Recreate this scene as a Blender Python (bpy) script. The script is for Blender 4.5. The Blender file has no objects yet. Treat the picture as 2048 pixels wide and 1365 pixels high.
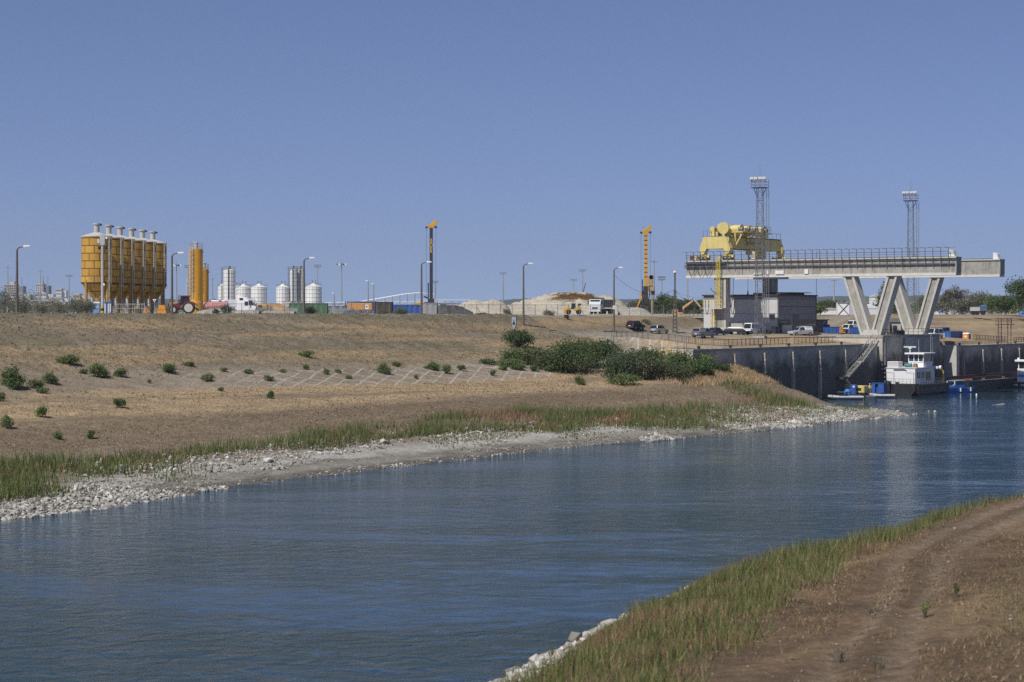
import bpy, math, random
import numpy as np
from mathutils import Vector, Matrix

R = math.radians
S = bpy.context.scene
COL = S.collection
CAM_Z = 15.4          # metres above the water (water is z = 0)
F = 4000.0            # focal length in photograph pixels (2048 wide)
HY = 624.0            # horizon row

# ---------------------------------------------------------------- camera
cd = bpy.data.cameras.new('camera')
cam = bpy.data.objects.new('camera', cd)
COL.objects.link(cam)
cam.location = (0, 0, CAM_Z)
cam.rotation_euler = (R(90), 0, 0)
cd.sensor_width = 36.0
cd.lens = F / 2048 * 36.0
cd.shift_y = -(682.5 - HY) / 2048
cd.clip_start = 0.5
cd.clip_end = 30000
S.camera = cam
cd.dof.use_dof = True          # long lens focused on the quay: the near bank is slightly soft
cd.dof.focus_distance = 370
cd.dof.aperture_fstop = 1.3

# ---------------------------------------------------------------- sky, sun
SUN = Vector((-0.66, -0.75, 0)).normalized() * math.cos(R(52)) + Vector((0, 0, math.sin(R(52))))
wd = bpy.data.worlds.new('World')
S.world = wd
wd.use_nodes = True
wn = wd.node_tree
wn.nodes.clear()
sky = wn.nodes.new('ShaderNodeTexSky')
sky.sky_type = 'NISHITA'
sky.sun_disc = False
sky.sun_elevation = R(52)
sky.sun_rotation = math.atan2(SUN.x, SUN.y)
sky.altitude = 3000
sky.air_density = 1.0
sky.dust_density = 0.0
sky.ozone_density = 8.0
tc = wn.nodes.new('ShaderNodeTexCoord')
lift = wn.nodes.new('ShaderNodeVectorMath'); lift.operation = 'ADD'     # clear air: the pale band at the horizon is thin
lift.inputs[1].default_value = (0, 0, 0.065)
nrm = wn.nodes.new('ShaderNodeVectorMath'); nrm.operation = 'NORMALIZE'
wn.links.new(tc.outputs['Generated'], lift.inputs[0])
wn.links.new(lift.outputs[0], nrm.inputs[0])
wn.links.new(nrm.outputs[0], sky.inputs['Vector'])
hs = wn.nodes.new('ShaderNodeMix')
hs.data_type = 'RGBA'; hs.blend_type = 'MULTIPLY'
hs.inputs['Factor'].default_value = 1.0
hs.inputs['B'].default_value = (1.58, 1.24, 1.21, 1)
bgn = wn.nodes.new('ShaderNodeBackground')
bgn.inputs['Strength'].default_value = 0.075
wo = wn.nodes.new('ShaderNodeOutputWorld')
wn.links.new(sky.outputs[0], hs.inputs['A'])
wn.links.new(hs.outputs['Result'], bgn.inputs['Color'])
wn.links.new(bgn.outputs[0], wo.inputs['Surface'])

sl = bpy.data.lights.new('sun', 'SUN')
sl.energy = 4.6
sl.angle = R(0.5)
sl.color = (1.0, 0.95, 0.87)
so = bpy.data.objects.new('sun', sl)
COL.objects.link(so)
so.rotation_euler = SUN.to_track_quat('Z', 'Y').to_euler()

vs = S.view_settings
vs.view_transform = 'Standard'
vs.look = 'None'
vs.exposure = 0.0
vs.gamma = 1.0
S.cycles.max_bounces = 6
S.cycles.diffuse_bounces = 2
S.cycles.glossy_bounces = 3
S.cycles.transparent_max_bounces = 8
S.cycles.volume_bounces = 0
S.cycles.use_adaptive_sampling = False
S.cycles.sample_clamp_direct = 3.0
S.cycles.sample_clamp_indirect = 2.0
try:
    S.cycles.use_denoising = False
except Exception:
    pass

# ---------------------------------------------------------------- helpers
rng = np.random.default_rng(7)
random.seed(7)


def at(px, D, z=None, py=None):
    """a photograph column at a distance -> world point on the place's own plan"""
    x = (px - 1024) / F * D
    if py is not None:
        z = CAM_Z + (HY - py) / F * D
    return Vector((x, D, z if z is not None else 0.0))


# canal frame: c grows inland on the far bank, v runs along the canal away from the camera
NX, NY = -0.829, 0.559
DX, DY = 0.559, 0.829
ROT = R(-34.0)        # local x = towards the canal, local y = along the canal


def G(c, v, z=0.0):
    return Vector((NX * c + DX * v, NY * c + DY * v, z))


def cv(x, y):
    return NX * x + NY * y, DX * x + DY * y


def hash2(i, j, s):
    n = (i.astype(np.int64) * 374761393 + j.astype(np.int64) * 668265263 + s * 974711) & 0x7fffffff
    n = ((n ^ (n >> 13)) * 1274126177) & 0x7fffffff
    n = (n ^ (n >> 16)) & 0xffff
    return n / 65535.0


def vnoise(x, y, s=0):
    x = np.asarray(x, float); y = np.asarray(y, float)
    i = np.floor(x); j = np.floor(y)
    fx = x - i; fy = y - j
    fx = fx * fx * (3 - 2 * fx); fy = fy * fy * (3 - 2 * fy)
    a = hash2(i, j, s); b = hash2(i + 1, j, s); c = hash2(i, j + 1, s); d = hash2(i + 1, j + 1, s)
    return (a * (1 - fx) + b * fx) * (1 - fy) + (c * (1 - fx) + d * fx) * fy


def fbm(x, y, s=0, o=4):
    t = 0; a = .5; n = 0
    for k in range(o):
        t = t + a * vnoise(x * 2 ** k, y * 2 ** k, s + k * 17); n += a; a *= .55
    return t / n * 2 - 1


# ---- materials
MATS = {}


def M(name, col, rough=.7, var=.12, scale=1.5, metal=0.0, streak=0.0, scol=(.12, .07, .03), bump=0.0, spec=.4, sscale=1.2):
    if name in MATS:
        return MATS[name]
    m = bpy.data.materials.new(name)
    m.use_nodes = True
    nt = m.node_tree
    b = nt.nodes['Principled BSDF']
    b.inputs['Roughness'].default_value = rough
    b.inputs['Metallic'].default_value = metal
    b.inputs['Specular IOR Level'].default_value = spec
    geo = nt.nodes.new('ShaderNodeNewGeometry')
    n = nt.nodes.new('ShaderNodeTexNoise')
    n.inputs['Scale'].default_value = scale
    n.inputs['Detail'].default_value = 5
    n.inputs['Roughness'].default_value = .65
    nt.links.new(geo.outputs['Position'], n.inputs['Vector'])
    mr = nt.nodes.new('ShaderNodeMapRange')
    mr.inputs['From Min'].default_value = .3
    mr.inputs['From Max'].default_value = .7
    nt.links.new(n.outputs['Fac'], mr.inputs['Value'])
    mx = nt.nodes.new('ShaderNodeMix')
    mx.data_type = 'RGBA'
    mx.inputs['A'].default_value = (*[max(0, c * (1 - var)) for c in col], 1)
    mx.inputs['B'].default_value = (*[min(1, c * (1 + var)) for c in col], 1)
    nt.links.new(mr.outputs['Result'], mx.inputs['Factor'])
    out = mx.outputs['Result']
    if streak > 0:
        mp = nt.nodes.new('ShaderNodeMapping')
        mp.inputs['Scale'].default_value = (sscale, sscale, sscale * .12)
        nt.links.new(geo.outputs['Position'], mp.inputs['Vector'])
        n2 = nt.nodes.new('ShaderNodeTexNoise')
        n2.inputs['Scale'].default_value = 1.0
        n2.inputs['Detail'].default_value = 6
        n2.inputs['Roughness'].default_value = .7
        nt.links.new(mp.outputs[0], n2.inputs['Vector'])
        mr2 = nt.nodes.new('ShaderNodeMapRange')
        mr2.inputs['From Min'].default_value = .5
        mr2.inputs['From Max'].default_value = .72
        mr2.inputs['To Max'].default_value = streak
        nt.links.new(n2.outputs['Fac'], mr2.inputs['Value'])
        mx2 = nt.nodes.new('ShaderNodeMix')
        mx2.data_type = 'RGBA'
        mx2.inputs['B'].default_value = (*scol, 1)
        nt.links.new(mr2.outputs['Result'], mx2.inputs['Factor'])
        nt.links.new(out, mx2.inputs['A'])
        out = mx2.outputs['Result']
    nt.links.new(out, b.inputs['Base Color'])
    if bump > 0:
        bp = nt.nodes.new('ShaderNodeBump')
        bp.inputs['Strength'].default_value = .6
        bp.inputs['Distance'].default_value = bump
        nt.links.new(n.outputs['Fac'], bp.inputs['Height'])
        nt.links.new(bp.outputs[0], b.inputs['Normal'])
    MATS[name] = m
    return m


def MA(name, rough=.8, scale=8, var=.25, trans=0.0):
    """material whose colour comes from the mesh's own 'col' attribute (leaf and blade colours)"""
    if name in MATS:
        return MATS[name]
    m = bpy.data.materials.new(name)
    m.use_nodes = True
    nt = m.node_tree
    b = nt.nodes['Principled BSDF']
    b.inputs['Roughness'].default_value = rough
    b.inputs['Specular IOR Level'].default_value = .25
    a = nt.nodes.new('ShaderNodeAttribute')
    a.attribute_name = 'col'
    nt.links.new(a.outputs['Color'], b.inputs['Base Color'])
    if trans > 0:
        tr = nt.nodes.new('ShaderNodeBsdfTranslucent')
        nt.links.new(a.outputs['Color'], tr.inputs['Color'])
        ms = nt.nodes.new('ShaderNodeMixShader')
        ms.inputs[0].default_value = trans
        o = nt.nodes['Material Output']
        nt.links.new(b.outputs[0], ms.inputs[1])
        nt.links.new(tr.outputs[0], ms.inputs[2])
        nt.links.new(ms.outputs[0], o.inputs['Surface'])
    MATS[name] = m
    return m


def link(o, parent=None):
    COL.objects.link(o)
    if parent is not None:
        o.parent = parent
    return o


def np_mesh(name, V, Q, mat, parent=None, col=None, smooth=False):
    me = bpy.data.meshes.new(name)
    V = np.ascontiguousarray(V, dtype=np.float32); Q = np.ascontiguousarray(Q, dtype=np.int32)
    k = Q.shape[1]
    me.vertices.add(len(V)); me.vertices.foreach_set('co', V.ravel())
    me.loops.add(Q.size); me.loops.foreach_set('vertex_index', Q.ravel())
    me.polygons.add(len(Q))
    me.polygons.foreach_set('loop_start', np.arange(0, Q.size, k, dtype=np.int32))
    me.polygons.foreach_set('loop_total', np.full(len(Q), k, dtype=np.int32))
    me.update(calc_edges=True)
    if col is not None:
        at_ = me.color_attributes.new('col', 'FLOAT_COLOR', 'POINT')
        c4 = np.ones((len(V), 4), dtype=np.float32); c4[:, :3] = col
        at_.data.foreach_set('color', c4.ravel())
    me.polygons.foreach_set('use_smooth', np.full(len(Q), bool(smooth), dtype=bool))
    me.materials.append(mat)
    o = bpy.data.objects.new(name, me)
    return link(o, parent)


def tag(o, label=None, cat=None, group=None, kind=None):
    if label: o['label'] = label
    if cat: o['category'] = cat
    if group: o['group'] = group
    if kind: o['kind'] = kind
    return o


def T(name, label, cat, loc=(0, 0, 0), rot=0.0, group=None):
    o = bpy.data.objects.new(name, None)
    o.empty_display_size = .2
    link(o)
    o.location = loc
    o.rotation_euler = (0, 0, rot)
    return tag(o, label, cat, group, 'thing')


def copy_tree(o, parent=None):
    c = o.copy()
    link(c, parent)
    for ch in list(o.children):
        copy_tree(ch, c)
    return c


class MB:
    def __init__(self):
        self.v = []; self.f = []

    def add(self, vs, fs):
        n = len(self.v)
        self.v += [tuple(p) for p in vs]
        self.f += [tuple(i + n for i in f) for f in fs]
        return self

    def box(self, x0, x1, y0, y1, z0, z1):
        return self.add([(x0, y0, z0), (x1, y0, z0), (x1, y1, z0), (x0, y1, z0), (x0, y0, z1), (x1, y0, z1), (x1, y1, z1), (x0, y1, z1)],
                        [(0, 3, 2, 1), (4, 5, 6, 7), (0, 1, 5, 4), (1, 2, 6, 5), (2, 3, 7, 6), (3, 0, 4, 7)])

    def frustum(self, a, b, z0, z1):
        """a, b = (x0,x1,y0,y1) rectangles at z0 and z1"""
        return self.add([(a[0], a[2], z0), (a[1], a[2], z0), (a[1], a[3], z0), (a[0], a[3], z0),
                         (b[0], b[2], z1), (b[1], b[2], z1), (b[1], b[3], z1), (b[0], b[3], z1)],
                        [(0, 3, 2, 1), (4, 5, 6, 7), (0, 1, 5, 4), (1, 2, 6, 5), (2, 3, 7, 6), (3, 0, 4, 7)])

    def cyl(self, p0, p1, r0, r1=None, n=8, cap=True):
        p0 = Vector(p0); p1 = Vector(p1)
        r1 = r0 if r1 is None else r1
        z = (p1 - p0).normalized()
        x = z.orthogonal().normalized(); y = z.cross(x)
        vs = []
        for p, r in ((p0, r0), (p1, r1)):
            for i in range(n):
                a = 2 * math.pi * i / n
                vs.append(p + (x * math.cos(a) + y * math.sin(a)) * r)
        fs = [(i, (i + 1) % n, n + (i + 1) % n, n + i) for i in range(n)]
        if cap:
            fs += [tuple(range(n - 1, -1, -1)), tuple(range(n, 2 * n))]
        return self.add(vs, fs)

    def bar(self, p0, p1, w, h=None):
        return self.cyl(p0, p1, w * .7071, n=4)

    def tube(self, pts, r, n=6):
        for a, b in zip(pts[:-1], pts[1:]):
            self.cyl(a, b, r, n=n)
        return self

    def lathe(self, prof, n=24, c=(0, 0)):
        vs = []; fs = []
        for (r, z) in prof:
            for i in range(n):
                a = 2 * math.pi * i / n
                vs.append((c[0] + r * math.cos(a), c[1] + r * math.sin(a), z))
        for k in range(len(prof) - 1):
            for i in range(n):
                j = (i + 1) % n
                fs.append((k * n + i, k * n + j, (k + 1) * n + j, (k + 1) * n + i))
        fs.append(tuple(range(n - 1, -1, -1)))
        fs.append(tuple((len(prof) - 1) * n + i for i in range(n)))
        return self.add(vs, fs)

    def prism(self, poly, a0, a1, axis='y'):
        """polygon of (p,q): axis 'y' -> (x,z) pushed along y; 'x' -> (y,z) along x; 'z' -> (x,y) along z"""
        n = len(poly)
        def mk(p, q, a):
            return (p, a, q) if axis == 'y' else (a, p, q) if axis == 'x' else (p, q, a)
        vs = [mk(p, q, a0) for p, q in poly] + [mk(p, q, a1) for p, q in poly]
        fs = [tuple(range(n)), tuple(range(2 * n - 1, n - 1, -1))]
        fs += [(i, n + i, n + (i + 1) % n, (i + 1) % n) for i in range(n)]
        return self.add(vs, fs)

    def build(self, name, mat, parent=None, bevel=0.0, smooth=False):
        me = bpy.data.meshes.new(name)
        me.from_pydata(self.v, [], self.f)
        me.materials.append(mat)
        import bmesh
        bm = bmesh.new(); bm.from_mesh(me)
        bmesh.ops.recalc_face_normals(bm, faces=bm.faces)
        bm.to_mesh(me); bm.free()
        if smooth:
            me.polygons.foreach_set('use_smooth', [True] * len(me.polygons))
            try:
                me.set_sharp_from_angle(angle=R(40))
            except Exception:
                pass
        o = bpy.data.objects.new(name, me)
        link(o, parent)
        if bevel:
            md = o.modifiers.new('bevel', 'BEVEL'); md.width = bevel; md.segments = 2; md.limit_method = 'ANGLE'
        return o


def B(name, mat, parent, *boxes, bevel=0.0):
    m = MB()
    for b in boxes:
        m.box(*b)
    return m.build(name, mat, parent, bevel)


# ---- leaves and blades
def leaf_quads(P, size, seed, aspect=.6, up=0.0):
    r = np.random.default_rng(seed)
    n = len(P)
    a = r.normal(size=(n, 3)); a[:, 2] += up; a /= np.linalg.norm(a, axis=1)[:, None]
    b = r.normal(size=(n, 3)); b -= (b * a).sum(1)[:, None] * a; b /= np.linalg.norm(b, axis=1)[:, None]
    s = (size * r.uniform(.6, 1.3, n))[:, None]
    a = a * s * .5; b = b * s * .5 * aspect
    V = np.stack([P - a, P - b * .9 + a * .1, P + a, P + b * .9 + a * .1], 1).reshape(-1, 3)
    Q = np.arange(4 * n).reshape(-1, 4)
    return V, Q


def blades(P, h, w, seed, lean=.25):
    """upright grass blades as narrow two-piece strips: returns V, Q(3) and per blade index"""
    r = np.random.default_rng(seed)
    n = len(P)
    an = r.uniform(0, 2 * np.pi, n)
    side = np.stack([np.cos(an), np.sin(an), np.zeros(n)], 1) * (w * r.uniform(.7, 1.3, n))[:, None]
    ln = r.normal(size=(n, 2)) * lean
    hh = h * r.uniform(.6, 1.25, n)
    top = P + np.stack([ln[:, 0] * hh, ln[:, 1] * hh, hh], 1)
    V = np.stack([P - side, P + side, top], 1).reshape(-1, 3)
    return V, np.arange(3 * n).reshape(-1, 3)


def vary(cols, n, k, seed, amp=.3):
    r = np.random.default_rng(seed)
    c = np.asarray(cols, float)
    pick = c[r.integers(0, len(c), n)] * r.uniform(1 - amp, 1 + amp, (n, 1))
    return np.repeat(pick, k, axis=0)

# ================================================================ SETTING: ground and water
CB = np.array([113.8, 118, 124, 132, 140, 150, 156, 166, 178, 190, 195, 198, 204, 210.])
ST_V = np.array([150, 245, 290.])
ST_Z = np.array([
    [0, .55, 1.55, 2.5, 3.2, 4.5, 5.1, 6.0, 8.2, 11.7, 13.1, 13.9, 15.25, 15.15],
    [0, .60, 1.60, 2.6, 3.4, 4.3, 4.7, 5.2, 7.2, 11.0, 12.45, 12.65, 15.05, 15.0],
    [0, .60, 1.60, 2.8, 4.2, 6.3, 7.0, 7.9, 9.2, 10.7, 11.4, 11.6, 14.9, 14.9]])
PB = np.array([150, 156, 166, 178, 190, 195, 198, 204, 210.])
PL_V = np.array([295, 400, 434.])
PL_Z = np.array([
    [9.3, 9.5, 10.3, 11.0, 11.0, 11.0, 11.1, 14.3, 14.8],
    [9.3, 9.5, 10.6, 11.0, 11.0, 11.2, 12.0, 14.4, 14.6],
    [8.3, 8.5, 9.0, 12.6, 14.4, 14.5, 14.5, 14.6, 14.6]])
NB = np.array([-400, -60, -5, 2, 16, 22, 30, 37, 41, 44, 46, 47.2, 52, 80, 109, 113.8])
NZ = np.array([13.3, 13.3, 13.3, 12.6, 6.5, 6.0, 5.6, 5.1, 3.5, 1.9, .8, 0, -2, -3, -2, 0])
PEN_C = np.array([113.8, 120, 135, 149, 153.])
PEN_V = np.array([283, 286, 293, 302, 305.])


def lerp_station(c, v, cb, sv, sz):
    rows = [np.interp(c, cb, z) for z in sz]
    out = rows[0].copy()
    for k in range(len(sv) - 1):
        t = np.clip((v - sv[k]) / (sv[k + 1] - sv[k]), 0, 1)
        t = t * t * (3 - 2 * t)
        out = out + (rows[k + 1] - rows[k]) * t
    return out


def nshift(v):
    return np.interp(v, [30, 50, 60, 76], [-14, -8.3, -3.8, 0.4])


def track(v):
    return np.interp(v, [40, 55, 63, 72, 87, 101, 130], [19.5, 25, 28.2, 31.2, 34.6, 36.0, 37.5])


def fshift(v):
    return np.interp(v, [100, 106, 111, 123.5, 129, 136, 179, 229, 265, 284], [0, .2, .8, 3.8, 4.6, 5.8, 8.2, 4.5, 5, 5.8])


def cs_of(c, v):
    return c - fshift(v) * np.clip((160 - c) / 30, 0, 1) * (c > 60)


def c_of(cs, v):
    s = fshift(v)
    c = cs + s
    return np.where(c > 130, (cs + 5.3333 * s) / (1 + s / 30), c)


def in_platform(c, v):
    return (c > 152.9) & (v > np.interp(c, [152.9, 158, 182, 190, 200, 240], [288, 290, 302, 306, 308, 309]))


def H(x, y, detail=True):
    x = np.asarray(x, float); y = np.asarray(y, float)
    c, v = cv(x, y)
    bulge = 1.5 * np.exp(-((v - 98) / 7) ** 2) + .8 * np.sin(v * .11 + 1)
    near = np.interp(c - (bulge + nshift(v) * 1.0) * np.clip((c - 24) / 10, 0, 1), NB, NZ)
    wig = 1.2 * fbm(v * .05, v * 0 + 3.3, 5, 3) if detail else 0
    cf = cs_of(c, v) + wig * np.clip((135 - c) / 15, 0, 1) * np.clip((c - 80) / 20, 0, 1)
    far = lerp_station(cf, v, CB, ST_V, ST_Z)
    pend = np.interp(c, PEN_C, PEN_V)
    if detail:
        pend = pend + 1.5 * fbm(c * .2, v * .2, 9, 2)
    dd = pend - v
    bw = np.interp(c, [113, 125, 138, 150], [16, 13, 7, 3.5])
    far = np.where(c < 152.9, np.minimum(far, np.where(dd < bw, dd * .11, bw * .11 + (dd - bw) * .55)), far)
    plat = lerp_station(c, v, PB, PL_V, PL_Z)
    far = np.where(in_platform(c, v), plat, far)
    far = np.where((c <= 152.9) & (v > 330), -3.0, far)
    h = np.where(c > 112.8, np.maximum(np.where(cs_of(c, v) < 113.8, (cs_of(c, v) - 113.8) * .12, far), -3), near)
    if detail:
        a = np.where((c > 114) & (c < 205), .22, .10) * np.where(in_platform(c, v), .25, 1)
        h = h + a * fbm(x * .22, y * .22, 21, 3) * np.clip((np.abs(c - 80) - 34) / 6, 0, 1)
        h = h + .06 * fbm(x * 1.1, y * 1.1, 31, 2) * np.clip((np.abs(c - 80) - 34) / 6, 0, 1)
        h = h + .45 * np.clip((v - 88) / 22, 0, 1) * np.exp(-((c - 33) / 6) ** 2)
        # two wheel ruts on the near bank
        for rc in (0, -1.9):
            h = h - .16 * np.exp(-((c - rc - track(v)) / .38) ** 2) * (v < 140)
    return h


def h1(x, y):
    return float(H(np.array([x]), np.array([y]))[0])


def on(px, D):
    p = at(px, D)
    return Vector((p.x, p.y, h1(p.x, p.y)))


def pick(px, py, d0=50, d1=560):
    """first point of the ground on the sight line through a photograph pixel"""
    D = np.arange(d0, d1, .5)
    x = (px - 1024) / F * D
    z = CAM_Z + (HY - py) / F * D
    hit = np.nonzero(H(x, D) >= z)[0]
    i = hit[0] if len(hit) else len(D) - 1
    return Vector((x[i], D[i], float(H(x[i:i + 1], D[i:i + 1])[0])))


def mixc(a, b, t):
    t = np.clip(t, 0, 1)[:, None]
    return a * (1 - t) + b * t


def ground_colour(x, y):
    c, v = cv(x, y)
    n1 = fbm(x * .06, y * .06, 41, 4)
    n2 = fbm(x * .3, y * .3, 43, 3)
    n3 = fbm(v * .035, c * .33, 47, 4)       # long bands along the canal
    A = lambda *t: np.array(t)[None, :] * np.ones((len(x), 1))
    mud = A(.125, .118, .10); dry = A(.36, .345, .31); brown = A(.208, .165, .112); straw = A(.37, .275, .165)
    redb = A(.17, .128, .085); greyb = A(.225, .19, .145); olive = A(.15, .135, .08); pale = A(.46, .43, .36); pave = A(.27, .225, .17)
    cs = cs_of(c, v)
    cj = cs + 1.0 * n2 + 1.0 * n1
    col = mud
    col = mixc(col, mixc(A(.235, .222, .19), A(.15, .14, .12), (fbm(v * .04, cj * 1.6, 49, 3) - .05) * 5), (cj - 114.8) / .8)
    col = mixc(col, dry, (cj - 118.0) / 1.2)
    col = mixc(col, mixc(redb, greyb, n2 + .5), (cj - 121) / 3)
    col = mixc(col, mixc(redb, brown, n3 * 1.5 + .4), (cj - 130) / 5)
    col = mixc(col, mixc(brown, straw, n3 * 2.2 + .95), (cj - 146) / 5)
    col = mixc(col, mixc(brown, pave, n1 + .7), (cj - 166) / 3)
    slope = mixc(mixc(brown, olive, n1 * 1.6 + .35), greyb, n2 * .9 + .25)
    slope = mixc(slope, straw * .85, (n3 + .02) * 2.6)
    col = mixc(col, slope, (cj - 178) / 4)
    # pale line of the berm road that drops along the embankment
    ct = np.interp(v, [205, 247, 282, 335], [204.5, 198.5, 196, 197])
    col = mixc(col, straw * .95, (1 - np.abs(c - ct - .5) / 1.3) * ((v > 205) & (v < 345)))
    col = mixc(col, mixc(olive, greyb, n2 + .4), (cj - 200) / 3)
    col = mixc(col, pale, (c - 209.5) / 1.5)
    col = mixc(col, A(.30, .26, .19), (c - 300) / 60)
    # peninsula tip and yard by the quay
    tipz = np.clip((v - np.interp(c, PEN_C, PEN_V) + 16) / 8, 0, 1) * ((c < 150) & (c > 113))
    col = mixc(col, dry, tipz * np.clip((126 - c) / 6, 0, 1))
    p = in_platform(c, v)
    yard = mixc(mixc(straw, greyb, n2 + .3), A(.27, .24, .19), (c - 172) / 3)
    yard = mixc(yard, slope, (c - 198) / 2)
    right = mixc(mixc(straw, brown, n3 * 1.4 + .45), greyb, n1)
    rt = np.clip((v - 402) / 20, 0, 1) * (c > 158) * (c < 192)
    yard = mixc(yard, right, rt)
    yard = mixc(yard, A(.34, .31, .25), np.clip((c - 206) / 2, 0, 1))
    col = np.where(p[:, None], yard, col)
    # near bank
    c = c - nshift(v) * np.clip((c - 24) / 10, 0, 1) * (c < 80)
    dirt = A(.128, .088, .058)
    nb = mixc(dirt, A(.20, .135, .085), n2 * 1.2 + .25)
    nb = mixc(nb, A(.25, .18, .105), (n3 - .05) * 2.0)
    cr = c - track(v)
    rut = np.maximum(np.exp(-(cr / .34) ** 2), np.exp(-((cr + 1.9) / .34) ** 2))
    nb = mixc(nb, dirt * .9, np.exp(-((cr + .95) / 1.9) ** 2) * .8)
    nb = mixc(nb, A(.235, .18, .13), rut * (.85 + .3 * n1))
    nb = mixc(nb, mixc(A(.25, .195, .115), A(.13, .125, .06), n1 * 1.3 + .4), (-4.5 + n2 * 2 - cr) / 3)
    nb = mixc(nb, A(.15, .125, .06), (c - 37.5) / 3)
    nb = mixc(nb, A(.37, .35, .31), (c - 42.5) / 1.5)
    nb = mixc(nb, mud, (c - 46.6) / 1)
    return np.where((c < 80)[:, None], nb, col)


def axis_lines(fine, far):
    return np.array(sorted(set(np.round(np.concatenate([far[far < fine[0] - 5], fine, far[far > fine[-1] + 5]]), 3))))


FARL = np.array([-9000, -5000, -2500, -1200, -600, -300, -150, -80, 500, 650, 900, 1300, 2000, 3500, 6000, 9500.])
c_l = axis_lines(np.concatenate([np.arange(-20, 20, 2.), np.arange(20, 50, .45), np.arange(50, 112, 6.), np.arange(112, 215, .7), [152.85, 152.95], np.arange(215, 320, 6.)]), FARL)
v_l = axis_lines(np.concatenate([np.arange(20, 45, 3.), np.arange(45, 125, .7), np.arange(125, 440, 1.1), np.arange(441, 640, 12.)]), FARL)
cc, vv = np.meshgrid(c_l, v_l)
gx = (NX * cc + DX * vv).ravel(); gy = (NY * cc + DY * vv).ravel()
gz = H(gx, gy)
nv_, nc_ = cc.shape
idx = np.arange(nv_ * nc_).reshape(nv_, nc_)
Q = np.stack([idx[:-1, :-1], idx[1:, :-1], idx[1:, 1:], idx[:-1, 1:]], -1).reshape(-1, 4)[:, ::-1]


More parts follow.
